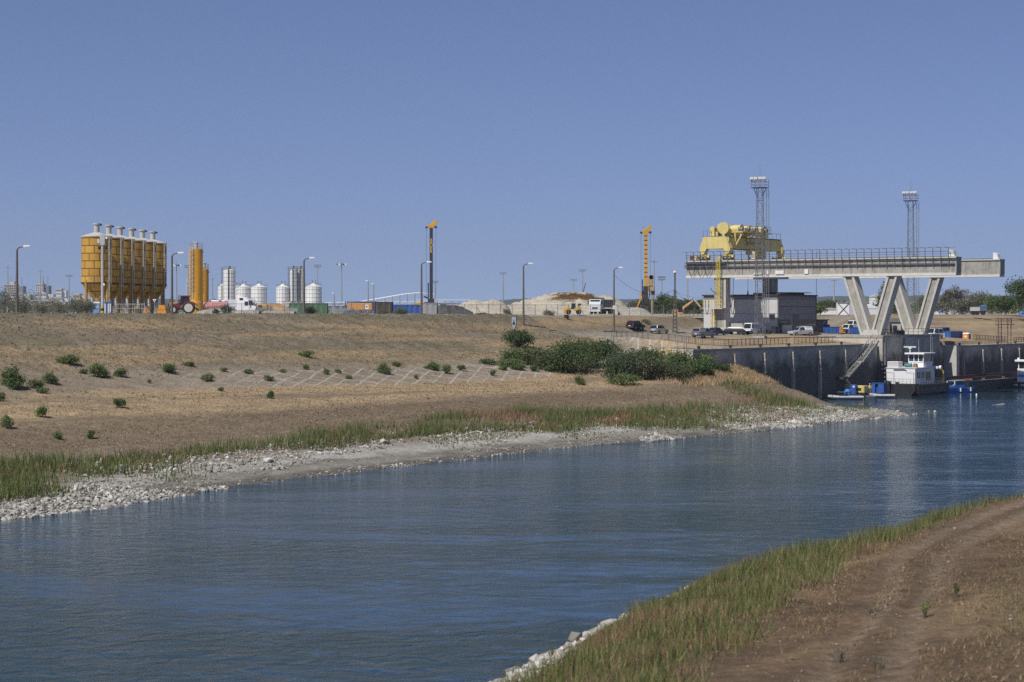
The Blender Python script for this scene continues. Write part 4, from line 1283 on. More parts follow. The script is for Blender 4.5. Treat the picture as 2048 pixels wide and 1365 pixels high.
# ================================================================ containers
def container(label, loc, rot, mat, Lx=6.0, Wy=2.44, h_=2.6, group=None, doors=None, name='shipping_container', ribs=True):
    """origin at the near left bottom corner, x along the length"""
    t = T(name, label, 'container', loc, rot, group)

    def wall(m):
        n = max(4, int(Lx / .55))
        xs = np.linspace(0.12, Lx - .12, n * 2)
        pts = []
        for i, x in enumerate(xs):
            o = .0 if (i // 2) % 2 else .09
            pts.append((x, o + .03))
        pts2 = [(x, Wy - .03 - (y - .03)) for x, y in reversed(pts)]
        m.prism(pts + pts2, .15, h_ - .12, 'z')
    P(t, 'corrugated_wall', mat, wall)
    P(t, 'roof', mat, lambda m: m.box(.05, Lx - .05, .05, Wy - .05, h_ - .12, h_ - .02))
    for x in (0, Lx - .14):
        for y in (0, Wy - .14):
            P(t, 'corner_post', mat, lambda m: m.box(x, x + .14, y, y + .14, 0, h_))
    P(t, 'bottom_rail', mat, lambda m: m.box(.14, Lx - .14, 0.003, .1, 0, .15))
    P(t, 'top_rail', mat, lambda m: m.box(.14, Lx - .14, .003, .1, h_ - .12, h_))
    if doors:
        for i in (0, 1):
            d = P(t, 'door', doors, lambda m: m.box(-.05, 0.03, .16 + i * (Wy / 2 - .16), Wy / 2 - .02 + i * (Wy / 2 - .14), .16, h_ - .14))
            P(d, 'lock_bar', GALV, lambda m: m.bar((-.08, Wy * (.30 + .4 * i), .2), (-.08, Wy * (.30 + .4 * i), h_ - .2), .05))
    return t


bc = pick(1880, 684, 380, 470)
bcz = h1(bc.x, bc.y)
# the blue container shows its door end towards the camera
t = container('navy blue shipping container with white notices on its doors, right of the pier', (*at(1902, 424).xy, 8.5), ROT + R(90), BLUE, 6.6, 2.44, 2.75, 'blue containers on the quay', doors=BLUE)
for i in (0, 1):
    P(t, 'notice', WHITEC, lambda m: m.box(-.062, -.053, 1.45, 2.2, 1.85 - i * .4, 2.3 - i * .55))
container('dark blue container standing behind the white van by the pier', (*at(1882, 440).xy, 9.2), ROT + R(90), DBLUE, 5.0, 2.44, 2.75, 'blue containers on the quay')
t = T('portable_toilet', 'orange portable toilet with white roof beside the blue container', 'toilet', (*at(1934, 428).xy, 8.5), ROT)
P(t, 'cabin_wall', ORANGE, lambda m: m.box(-.75, .55, -.6, .6, .1, 2.15), .03)
P(t, 'side_wall', M('shaded side plastic', (.13, .12, .12), .6), lambda m: m.box(.553, .62, -.58, .58, .12, 2.1))  # side turned from the sun, its shade put into the colour
P(t, 'roof', WHITE, lambda m: m.frustum((-.82, .66, -.67, .67), (-.6, .5, -.5, .5), 2.15, 2.42), .05)
P(t, 'door', ORANGE, lambda m: m.box(-.5, .35, -.66, -.603, .2, 1.95))
P(t, 'notice', WHITEC, lambda m: m.box(-.35, .2, -.675, -.665, 1.45, 1.8))
t = T('generator_hut', 'pale hut with a rounded dark roof seen between the two V legs', 'hut', park(1790, 415), ROT)
P(t, 'wall', M('pale grey render', (.42, .40, .37), .8, .1, 1), lambda m: m.box(-1.3, 1.3, 0, 3.4, -.3, 2.7))
P(t, 'roof', STEEL, lambda m: m.prism([(-1.6, 2.7), (1.6, 2.7), (1.2, 3.2), (.4, 3.5), (-.4, 3.5), (-1.2, 3.2)], -.3, 3.8))
P(t, 'door', DSTEEL, lambda m: m.box(-.5, .5, -.05, -.003, -.2, 2.0))
t = T('dark_locker', 'tall dark steel locker left of the pale hut', 'locker', park(1776, 415), ROT)
P(t, 'locker_body', DSTEEL, lambda m: m.box(-.5, .5, 0, .8, -.3, 2.2), .03)
P(t, 'locker_door', STEEL, lambda m: m.box(-.4, .4, -.05, -.003, 0, 2.0))


# ================================================================ railings on the quay
def railing(label, pts, h_=1.15, step=1.55, name='railing', mat=None, zoff=0.0, balus=.0):
    t = T(name, label, 'railing', pts[0])
    o0 = Vector(pts[0])
    mat = mat or DSTEEL
    seg = []
    for a, b in zip(pts[:-1], pts[1:]):
        a = Vector(a) - o0; b = Vector(b) - o0
        seg.append((a, b))
    up = Vector((0, 0, 1))
    P(t, 'top_rail', mat, lambda m: [m.bar(a + up * h_, b + up * h_, .09) for a, b in seg])
    P(t, 'lower_rail', mat, lambda m: [m.bar(a + up * h_ * .12, b + up * h_ * .12, .06) for a, b in seg])
    n = 0
    for a, b in seg:
        L_ = (b - a).length
        k = max(1, int(L_ / step))
        for i in range(k):
            if n >= 96: break
            p = a.lerp(b, i / k)
            P(t, 'post', mat, lambda m: m.bar(p - up * .3, p + up * h_, .085))
            n += 1
    if balus:
        def bb(m):
            for a, b in seg:
                k = int((b - a).length / balus)
                for i in range(k):
                    p = a.lerp(b, i / k)
                    m.bar(p + up * .1, p + up * h_, .03)
        P(t, 'baluster', mat, bb)
    return t


def qz(c, v):
    p = G(c, v)
    return Vector((p.x, p.y, h1(p.x, p.y)))


RUST = M('rust brown railing', (.085, .06, .045), .7, .25, 2)
railing('rust brown railing along the wing wall behind the shrubs', [qz(184, 304.5), qz(172, 298.5)], mat=RUST, balus=.5)
railing('rust brown railing along the left quay wall', [qz(170, 298), qz(160, 294), qz(157.5, 297), qz(157.5, 322)], mat=RUST, balus=.5)
railing('rust brown railing between the lattice tower and the quay stairs', [qz(157.5, 323.5), qz(157.5, 341)], mat=RUST, balus=.5)
railing('dark railing on the quay right of the portable toilet', [qz(155, 404), qz(155, 424)], mat=RUST, balus=.5)
railing('dark railing on the quay at the right edge beyond the steel ladder frame', [qz(155, 428), qz(155, 470)], mat=RUST, balus=.5)

# steel stairs down the quay wall
t = T('quay_stairs', 'pale steel stairs running diagonally down the quay wall', 'stairs', G(151.4, 331.5), ROT)


def stairs(m):
    runs = (((-.0, 3.7), (5.9, 6.3)), ((6.4, 6.3), (13.6, 10.2)))
    for (y0, z0), (y1, z1) in runs:
        n = int((z1 - z0) / .22)
        for i in range(n):
            y = y0 + (y1 - y0) * i / n; z = z0 + (z1 - z0) * i / n
            m.box(-.6, .6, y, y + .34, z, z + .06)


P(t, 'treads', CONCL, stairs)
for x in (-.62, .62):
    P(t, 'stringer', M('pale stair steel', (.42, .40, .34), .6, .15, 2), lambda m: (m.bar((x, 0, 3.5), (x, 5.9, 6.15), .22), m.bar((x, 6.4, 6.15), (x, 13.6, 10.0), .22)))
    P(t, 'handrail', M('pale stair steel', (.42, .40, .34)), lambda m: (m.bar((x, 0, 4.7), (x, 5.9, 7.3), .09), m.bar((x, 5.9, 7.3), (x, 6.5, 7.3), .09), m.bar((x, 6.5, 7.3), (x, 13.6, 11.3), .09), [m.bar((x, y, 3.6 + y * .49), (x, y, 4.75 + y * .49), .06) for y in np.arange(.1, 13.5, .9)]))
P(t, 'landing', CONCL, lambda m: m.box(-.62, .62, 5.85, 6.5, 6.2, 6.32))
P(t, 'bottom_platform', DSTEEL, lambda m: m.box(-.8, .8, -2.1, .1, 3.3, 3.75))
P(t, 'gangway', STEEL, lambda m: m.bar((.5, -1.2, 3.3), (1.6, .3, .5), .18).bar((1.1, -1.4, 3.3), (2.2, .1, .5), .18))

# steel ladder frame at the quay edge on the right
fp = at(2011, 424)
t = T('ladder_frame', 'dark steel ladder frame rising from the quay edge on the right', 'ladder', (fp.x, fp.y, 8.5), ROT)
for x in (-1.6, -.9, .5, 1.2):
    P(t, 'upright', DSTEEL, lambda m: m.bar((x, 0, -.3), (x, 0, 5.6), .13))
P(t, 'rung', DSTEEL, lambda m: [m.bar((-1.6, 0, z), (-.9, 0, z), .08) for z in np.arange(.3, 5, .55)])
P(t, 'top_platform', DSTEEL, lambda m: m.box(-2.0, 1.7, -.7, .7, 4.1, 4.25))
P(t, 'platform_railing', DSTEEL, lambda m: ([m.bar((x, -.65, 4.2), (x, -.65, 5.5), .07) for x in np.linspace(-1.9, 1.6, 7)], m.bar((-1.9, -.65, 5.5), (1.6, -.65, 5.5), .08), m.bar((-1.9, -.65, 4.9), (1.6, -.65, 4.9), .06)))
t = T('mooring_post', 'dark steel mooring post with pale pipe hanging on the quay wall', 'mooring post', G(150.5, 428), ROT)
P(t, 'post', DSTEEL, lambda m: m.box(.1, .7, -.4, .4, 4.5, 8.9))
P(t, 'pipe', CONCL, lambda m: m.cyl((.5, .2, -1), (.5, .2, 6.2), .45, n=12))
P(t, 'cap', DSTEEL, lambda m: m.box(-.3, .9, -.8, .8, 8.9, 9.6))


# ================================================================ people
def person(label, loc, rot, shirt, trousers, helmet=None, sit=False):
    t = T('person', label, 'person', loc, rot)

    def skin(name, pts, edges, rad, mat, parent):
        me = bpy.data.meshes.new(name)
        me.from_pydata(pts, edges, [])
        me.materials.append(mat)
        o = bpy.data.objects.new(name, me); link(o, parent)
        md = o.modifiers.new('skin', 'SKIN')
        for i, r_ in enumerate(rad):
            me.skin_vertices[0].data[i].radius = (r_, r_)
        me.skin_vertices[0].data[0].use_root = True
        o.modifiers.new('smooth', 'SUBSURF').levels = 1
        return o
    pts = [(0, 0, .95), (0, .02, 1.2), (0, .02, 1.42), (0, .03, 1.52), (0, .05, 1.62), (0, .05, 1.72),
           (-.10, 0, .90), (-.12, .03, .50), (-.13, 0, .09), (-.13, .14, .04),
           (.10, 0, .90), (.12, -.02, .50), (.14, -.06, .09), (.14, .08, .04),
           (-.19, .01, 1.42), (-.26, .02, 1.14), (-.24, .20, .98), (-.22, .27, .95),
           (.19, .01, 1.42), (.27, .02, 1.14), (.25, .18, .99), (.23, .25, .96)]
    ed = [(0, 1), (1, 2), (2, 3), (3, 4), (4, 5), (0, 6), (6, 7), (7, 8), (8, 9), (0, 10), (10, 11), (11, 12), (12, 13),
          (2, 14), (14, 15), (15, 16), (16, 17), (2, 18), (18, 19), (19, 20), (20, 21)]
    rad = [.13, .125, .13, .06, .095, .085, .085, .06, .042, .035, .085, .06, .042, .035, .06, .045, .034, .038, .06, .045, .034, .038]
    # five fingers on each hand
    for hand, s in ((17, -1), (21, 1)):
        hx, hy, hz = pts[hand]
        for k in range(5):
            pts.append((hx + s * (-.03 + .015 * k), hy + (.07 if k else .03), hz - .03 + (.03 if k == 0 else 0)))
            ed.append((hand, len(pts) - 1)); rad.append(.009)
    skin('body', pts, ed, rad, SKIN, t)
    P(t, 'nose', SKIN, lambda m: m.prism([(.135, 1.63), (.165, 1.64), (.135, 1.69)], -.015, .015, 'x'))
    sp = [(0, 0, .98), (0, .02, 1.2), (0, .02, 1.42), (-.19, .01, 1.42), (-.265, .02, 1.14), (.19, .01, 1.42), (.275, .02, 1.14)]
    skin('shirt', sp, [(0, 1), (1, 2), (2, 3), (3, 4), (2, 5), (5, 6)], [.15, .145, .145, .075, .06, .075, .06], shirt, t)
    tp = [(0, 0, .98), (-.10, 0, .9), (-.12, .03, .5), (-.13, 0, .12), (.10, 0, .9), (.12, -.02, .5), (.14, -.06, .12)]
    skin('trousers', tp, [(0, 1), (1, 2), (2, 3), (0, 4), (4, 5), (5, 6)], [.15, .10, .078, .065, .10, .078, .065], trousers, t)
    P(t, 'helmet' if helmet else 'hair', helmet or M('dark hair', (.03, .02, .015), .8), lambda m: m.lathe([(.115, 1.70), (.12, 1.74), (.10, 1.80), (.04, 1.835)], 14, (0, .045)), smooth=True)
    return t


person('person in blue work clothes standing at the railing on top of the pier', (*G(152.6, 357).xy, 11.0), R(200), M('blue work cloth', (.06, .14, .36), .9), M('navy work cloth', (.03, .05, .13), .9))

# ================================================================ vessels along the quay
HULLB = M('black hull paint', (.022, .024, .028), .5, .3, .8, streak=.3, scol=(.08, .06, .05))
t = T('push_tug', 'white push tug with black hull moored below the pier', 'boat', G(147.2, 347.0), ROT)
P(t, 'hull', HULLB, lambda m: (m.prism([(-3.2, -.6), (3.4, -.6), (3.6, 1.95), (-3.3, 1.95)], 0, 14)))
P(t, 'bow_plate', HULLB, lambda m: m.prism([(.2, -.6), (2.6, -.6), (3.9, 1.0), (3.9, 2.15), (.0, 2.15), (-.2, 1.2)], -2.6, -.003))
P(t, 'side_sponson', HULLB, lambda m: m.prism([(-2.0, .4), (14.5, .4), (15.2, 1.2), (15.2, 1.98), (-2.3, 1.98)], 3.61, 4.3, 'x'))
P(t, 'rubbing_strake', DSTEEL, lambda m: m.box(4.303, 4.42, -2.2, 15, 1.5, 1.75))
P(t, 'deckhouse', WHITEC, lambda m: m.box(-3.05, 2.7, .2, 9.6, 1.95, 4.95), .05)
P(t, 'deck_edge', WHITE, lambda m: m.box(-3.1, 3.0, .1, 9.8, 4.95, 5.08))
for x0 in (-3.0, .9):
    o = P(t, 'door', WHITEC, lambda m: m.box(x0 + .15, x0 + 1.5, .12, .197, 2.05, 4.05))
    P(o, 'door_frame', M('cool grey trim', (.35, .36, .4), .5), lambda m: m.box(x0 + 1.52, x0 + 1.6, .13, .196, 2.0, 4.1).box(x0 + .05, x0 + 1.6, .13, .196, 4.1, 4.17))  # mid grey surround against the white door
for y in (1.2, 2.1, 3.2, 4.0):
    P(t, 'side_window', GLASS, lambda m: m.box(2.703, 2.74, y, y + .5, 3.1, 4.3))
P(t, 'side_opening', GLASS, lambda m: m.box(2.703, 2.74, 5.2, 7.6, 2.6, 4.2))
P(t, 'wall_pipe', STEEL, lambda m: m.tube([(-1.5, .1, 4.7), (.6, .1, 4.75), (1.0, .1, 4.6)], .09))
P(t, 'ventilator', WHITEC, lambda m: m.box(-2.95, -.75, .6, 2.6, 5.08, 6.15), .05)
P(t, 'ventilator_louvre', M('cool grey trim', (.35, .36, .4)), lambda m: [m.box(-2.85, -.85, .575, .597, z, z + .06) for z in np.arange(5.25, 6.05, .18)])
P(t, 'exhaust_stack', DSTEEL, lambda m: m.cyl((-2.4, 3.3, 5.0), (-2.3, 3.5, 7.4), .18, n=8).cyl((-1.6, 3.4, 5), (-1.6, 3.4, 7.6), .2, n=8))
# wheelhouse
P(t, 'wheelhouse_wall', WHITEC, lambda m: m.box(-.5, 2.55, 4.6, 9.0, 5.08, 6.15), .03)
P(t, 'wheelhouse_glass', M('tinted wheelhouse glass', (.05, .065, .085), .08, .2, 1, spec=.8), lambda m: m.box(-.40, 2.45, 4.7, 8.9, 6.15, 7.45))
for x in (-.5, .55, 1.45, 2.4):
    for y in (4.6, 8.85):
        P(t, 'wheelhouse_post', WHITEC, lambda m: m.box(x, x + .15, y, y + .15, 6.15, 7.45))
P(t, 'wheelhouse_roof', WHITEC, lambda m: m.box(-1.0, 2.9, 4.0, 9.5, 7.45, 7.75), .06)
P(t, 'radar', M('pale green radar', (.60, .68, .62), .5), lambda m: m.cyl((-.3, 5, 7.75), (-.3, 5, 8.7), .12, n=8).box(-1.5, .9, 4.85, 5.15, 8.7, 8.95).cyl((-.3, 5, 8.45), (-.3, 5, 8.7), .3, n=10))
P(t, 'signal_mast', GALV, lambda m: m.bar((.6, 7, 7.75), (.6, 7, 10.2), .09).bar((2.4, 8.5, 5.1), (2.4, 8.5, 11.6), .10).bar((2.6, 8.9, 5.1), (2.6, 8.9, 9.6), .07))
P(t, 'bridge_wing', WHITEC, lambda m: m.box(1.2, 3.5, 9.1, 10.9, 4.7, 5.15).cyl((3.5, 10, 4.9), (3.9, 10, 4.9), .4, n=10), .04)
P(t, 'life_raft', M('teal cover', (.05, .20, .19), .6), lambda m: m.cyl((-.2, 2.4, 5.45), (1.1, 2.4, 5.45), .38, n=12), smooth=True)
P(t, 'deck_crate', M('brown canvas', (.22, .17, .13), .8), lambda m: m.frustum((1.5, 2.3, 1.8, 2.6), (1.6, 2.2, 1.9, 2.5), 5.08, 5.8))
P(t, 'davit', YRAIL, lambda m: m.tube([(3.6, 11.5, 2), (3.6, 11.5, 4.1), (3.4, 11.3, 4.5), (2.9, 11, 4.6)], .16, 8))
P(t, 'deck_railing', GALV, lambda m: ([m.bar((x, -.9, 2.0), (x, -.9, 3.0), .05) for x in np.linspace(-2.2, 3.7, 9)], m.bar((-2.2, -.9, 3.0), (3.7, -.9, 3.0), .06), m.bar((-2.2, -.9, 2.5), (3.7, -.9, 2.5), .05),
                                 [m.bar((4.0, y, 2.0), (4.0, y, 3.0), .05) for y in np.linspace(-.9, 12, 14)], m.bar((4, -.9, 3.0), (4, 12, 3.0), .06), m.bar((4, -.9, 2.5), (4, 12, 2.5), .05)))
P(t, 'upper_railing', GALV, lambda m: ([m.bar((x, .3, 5.08), (x, .3, 6.0), .05) for x in np.linspace(-.6, 2.6, 6)], m.bar((-.6, .3, 6.0), (2.6, .3, 6.0), .06), m.bar((2.6, .3, 6.0), (2.6, 4.5, 6.0), .06)))
P(t, 'push_knee', HULLB, lambda m: m.box(-2.7, -2.0, -.5, -.003, .2, 2.6).box(-.9, -.3, -.6, -.003, .2, 2.4))

# working raft with its gear, left of the tug
pt = G(149.0, 326.0)
t = T('work_raft', 'low dark work raft floating against the quay wall below the stairs', 'raft', pt, ROT)
P(t, 'deck', DSTEEL, lambda m: m.box(-1.7, 1.7, 0, 15, .45, .62))
P(t, 'float', HULLB, lambda m: m.box(-1.6, 1.6, .2, 7.2, -.3, .45).box(-1.6, 1.6, 7.8, 14.8, -.3, .45))
t = T('compressor', 'yellow compressor box standing on the work raft', 'compressor', G(148.6, 331.6, .62), ROT)
P(t, 'housing', LYEL, lambda m: m.box(-.95, .95, 0, 1.6, .25, 1.55), .12)
P(t, 'vent', BLACK, lambda m: m.box(-.5, .35, -.04, -.003, .65, 1.15))
P(t, 'skid', BLACK, lambda m: m.box(-.9, .9, .1, 1.5, 0, .25))
t = T('blue_locker', 'narrow blue locker beside the yellow compressor on the raft', 'locker', G(149.4, 330.6, .62), ROT)
P(t, 'locker_body', BLUE, lambda m: m.box(-.5, .5, 0, .9, 0, 1.75), .04)
P(t, 'locker_door', BLUE, lambda m: m.box(-.42, .42, -.04, -.003, .1, 1.65))
P(t, 'label_plate', LAMPW, lambda m: m.box(-.0, .35, -.055, -.042, 1.25, 1.55))
t = T('blue_crate', 'blue open fronted crate on the raft next to the tug', 'crate', G(148.0, 338.2, .62), ROT)
P(t, 'crate_wall', BLUE, lambda m: m.box(-1.2, -.5, 0, 1.5, 0, 1.75).box(.1, 1.2, 0, 1.5, 0, 1.75).box(-.5, .1, .5, 1.5, 0, 1.75))
P(t, 'crate_lid', BLUE, lambda m: m.box(-1.25, 1.25, -.06, 1.55, 1.75, 1.85))
person('person in a yellow vest and white helmet standing on the raft', (*G(148.2, 335.2).xy, .62), R(170), M('yellow vest', (.75, .5, .02), .8), M('grey trousers', (.2, .2, .2), .9), WHITEC)


def inflatable(label, loc, rot, L_=6.2, band=DBLUE):
    t = T('inflatable_boat', label, 'inflatable boat', loc, rot, 'grey inflatables by the raft')
    GT = M('light grey hypalon', (.40, .41, .42), .55, .06, 1)
    pts = [(-L_ * .45, -.8), (L_ * .2, -.8), (L_ * .38, -.55), (L_ * .48, 0), (L_ * .38, .55), (L_ * .2, .8), (-L_ * .45, .8)]

    def tube(m, z, r):
        q = [(x, y, z + (.22 * max(0, (x / L_ - .2)) * 3)) for x, y in pts]
        m.tube(q, r, 10)
    P(t, 'tube', GT, lambda m: tube(m, .42, .27), smooth=True)
    P(t, 'band', band, lambda m: [m.bar((a[0], a[1] * 1.30, .36), (b[0], b[1] * 1.30, .38), .16) for a, b in ((pts[0], pts[1]), (pts[5], pts[6]), (pts[1], pts[2]), (pts[4], pts[5]))])
    P(t, 'hull', M('pale hull', (.5, .5, .48), .5), lambda m: m.prism([(-L_ * .45, .05), (L_ * .2, .0), (L_ * .42, .4), (-L_ * .45, .4)], -.6, .6))
    P(t, 'console', DBLUE, lambda m: m.frustum((-.4, .5, -.35, .35), (-.2, .2, -.3, .3), .4, 1.15), .04)
    P(t, 'outboard', BLACK, lambda m: m.box(-L_ * .45 - .45, -L_ * .45 - .1, -.2, .2, .4, 1.05).box(-L_ * .45 - .3, -L_ * .45 - .12, -.08, .08, -.3, .4), .05)
    return t


rb = G(146.0, 326.5)
inflatable('grey inflatable boat with navy band lying nearest the spit', at(1693, 350), R(176), 6.4)
inflatable('grey inflatable boat tucked between the raft and the tug', at(1766, 357), R(165), 4.6)
t = T('small_dinghy', 'small pale dinghy with black outboard between the two inflatables', 'dinghy', at(1737, 354), R(20))
P(t, 'hull', M('pale hull', (.5, .5, .48)), lambda m: m.frustum((-1.1, .9, -.4, .4), (-1.2, 1.4, -.6, .6), -.05, .5))
P(t, 'outboard', BLACK, lambda m: m.box(-1.6, -1.2, -.2, .2, .3, 1.1), .06)
t = T('covered_reel', 'pale blue rounded cover sitting at the back of the raft', 'cover', G(149.4, 328.3, .62), ROT)
P(t, 'cover', SKYB, lambda m: m.lathe([(.55, 0), (.62, .4), (.5, .85), (.2, 1.05)], 14), smooth=True)
P(t, 'strap', BLACK, lambda m: m.lathe([(.625, .38), (.64, .42), (.625, .46)], 14))
t = T('boat_canopy', 'low blue canopy over the seat of the inflatable nearest the spit', 'canopy', (*at(1686, 350).xy, .55), ROT)
P(t, 'canopy_cloth', M('faded blue cloth', (.06, .14, .25), .8), lambda m: m.box(-.9, .7, -.3, .6, .75, .85))
for x, y in ((-.8, -.2), (.6, -.2), (.6, .5), (-.8, .5)):
    P(t, 'canopy_post', DSTEEL, lambda m: m.bar((x, y, 0), (x, y, .75), .05))

# blue cabin boat
t = T('cabin_boat', 'small bright blue cabin boat with turquoise roof beside the barge', 'boat', (*at(1912, 381).xy, 0), ROT - R(16))


def hullform(m, L_, W, z0, z1, bowy):
    sec = [(-L_ / 2, W * .30), (-L_ / 2 + .8, W * .46), (0, W * .5), (L_ / 2, W * .48)]
    vs = []; fs = []
    for y, w in sec:
        vs += [(-w * .7, y, z0), (w * .7, y, z0), (w, y - (.35 if y < -L_ / 2 + .1 else 0), z1), (-w, y - (.35 if y < -L_ / 2 + .1 else 0), z1)]
    for k in range(len(sec) - 1):
        a = 4 * k; b = a + 4
        fs += [(a, a + 1, b + 1, b), (a + 1, a + 2, b + 2, b + 1), (a + 2, a + 3, b + 3, b + 2), (a + 3, a, b, b + 3)]
    fs += [(0, 3, 2, 1), (12, 13, 14, 15)]
    m.add(vs, fs)


P(t, 'hull', M('deep blue hull', (.04, .16, .50), .35, .1, 1), lambda m: hullform(m, 8.5, 2.5, -.3, 1.0, 0), .03)
P(t, 'cabin', M('deep blue hull', (.02, .1, .36)), lambda m: m.box(-.95, .95, -1.9, 1.4, 1.0, 1.45), .04)
P(t, 'windscreen', GLASS, lambda m: m.frustum((-.9, .9, -1.85, 1.3), (-.75, .75, -1.3, 1.3), 1.45, 2.15))
P(t, 'screen_frame', WHITEC, lambda m: m.box(-.95, -.8, -1.6, -1.4, 1.45, 2.2).box(.8, .95, -1.6, -1.4, 1.45, 2.2).box(-.95, .95, -1.95, -1.88, 1.42, 1.55))
P(t, 'roof', M('turquoise roof', (.16, .38, .48), .4), lambda m: m.box(-1.0, 1.0, -1.5, 1.7, 2.18, 2.32), .05)
for y in (1.6, -1.4):
    for x in (-.9, .9):
        P(t, 'roof_post', DBLUE, lambda m: m.bar((x, y, 1.0), (x, y, 2.2), .07))
for y in (-3.6, -2.9):
    P(t, 'fender_roll', SKYB, lambda m: m.cyl((-1.25, y, 1.15), (1.25, y, 1.15), .34, n=14), smooth=True)
for y in (-.3, 2.8):
    P(t, 'side_fender', WHITE, lambda m: m.cyl((1.33, y, .25), (1.33, y, .95), .14, n=10))

# long barge alongside
t = T('cargo_barge', 'long dark barge with rusty coaming lying along the right quay wall', 'barge', G(149.4, 370), ROT)
P(t, 'hull', HULLB, lambda m: m.box(.2, 7.6, 0, 88, -.8, 2.0).prism([(0, 2.0), (0, .2), (-3, 1.2), (-3, 2.0)], .2, 7.6, 'x'))
RB = M('rusty brown coaming', (.13, .075, .055), .8, .3, .8, streak=.5, scol=(.04, .03, .03))
for x0, x1 in ((.9, 1.2), (6.4, 6.7)):
    P(t, 'coaming', RB, lambda m: m.box(x0, x1, 2, 82, 2.0, 2.75))
P(t, 'deck_edge', M('pale deck edge', (.42, .38, .33), .7, .2, 1), lambda m: m.box(7.4, 7.7, -2.5, 88, 2.0, 2.14))
for y in range(6, 84, 11):
    P(t, 'bulwark_stay', RB, lambda m: m.box(6.7, 7.4, y, y + .3, 2.0, 2.5))
P(t, 'hatch', RB, lambda m: m.box(1.2, 6.4, 2, 82, 1.9, 2.05))
t = T('scrap_heap', 'heap of pale pipes and green netting on the far end of the barge', 'heap', G(146.5, 413, 2.1), ROT)
P(t, 'netting', M('green brown netting', (.12, .13, .07), .9, .4, 3), lambda m: m.frustum((-1.2, 1.5, 0, 6), (-.6, .8, .5, 5), 0, .9), .15)
P(t, 'pipe', LAMPW, lambda m: m.cyl((-.6, -.6, .35), (.9, -.6, .35), .38, n=12), smooth=True)

# boat cut by the right edge of the picture
t = T('patrol_boat', 'white wheelhouse boat with blue band and black hull at the right edge', 'boat', G(141.5, 391.6), ROT + R(8))
P(t, 'hull', HULLB, lambda m: (m.prism([(-3.0, -.4), (6, -.4), (6, 1.15), (-3.4, 1.15)], 0, 4.5)), .04)
P(t, 'hull_edge', M('pale deck edge', (.42, .38, .33)), lambda m: m.box(-3.4, 6, -.05, 4.55, 1.15, 1.27))
P(t, 'cabin', WHITEC, lambda m: m.box(.2, 5.5, .8, 3.8, 1.27, 3.9), .05)
P(t, 'blue_band', SKYB, lambda m: m.box(.4, 5.6, .74, .797, 2.2, 2.75))
P(t, 'wheelhouse_roof', WHITEC, lambda m: m.box(-.2, 5.7, .4, 4.2, 5.3, 5.7), .06)
P(t, 'wheelhouse_glass', GLASS, lambda m: m.box(.5, 5.3, 1.0, 3.6, 3.9, 5.3))
P(t, 'wheelhouse_post', WHITEC, lambda m: [m.box(x, x + .18, .9, 1.08, 3.9, 5.3) for x in (.4, 1.6, 2.8, 4.2)])
P(t, 'roof_lamp', LAMPW, lambda m: m.box(.2, .6, 1, 1.4, 5.7, 6.1).box(2, 2.6, 1, 1.4, 5.7, 6.0))
P(t, 'hull_lettering', LAMPW, lambda m: [m.box(x, x + w, -.03, -.003, .42, .82) for x, w in ((-1.6, .3), (-1.2, .25), (-.85, .3), (-.45, .3), (-.05, .12), (.2, .3), (1.1, .25), (1.45, .3))])
P(t, 'bow_rail', GALV, lambda m: m.bar((-3.2, .3, 1.2), (-3.2, .3, 2.2), .06).bar((-3.2, .3, 2.2), (.2, .3, 2.2), .06).bar((-1.5, .3, 1.2), (-1.5, .3, 2.2), .06))
t = T('mooring_buoy', 'tiny white buoy floating in front of the blue cabin boat', 'buoy', (*at(1953, 369).xy, 0), 0)
P(t, 'ball', WHITEC, lambda m: m.lathe([(.03, -.2), (.14, -.1), (.17, .05), (.12, .2), (.03, .33)], 12), smooth=True)
P(t, 'ring', DSTEEL, lambda m: m.lathe([(.05, .33), (.06, .38), (.03, .42)], 8))

# ================================================================ works yard beyond the embankment (yard level 15 m)
YZ = 15.0
SILO_Y = None


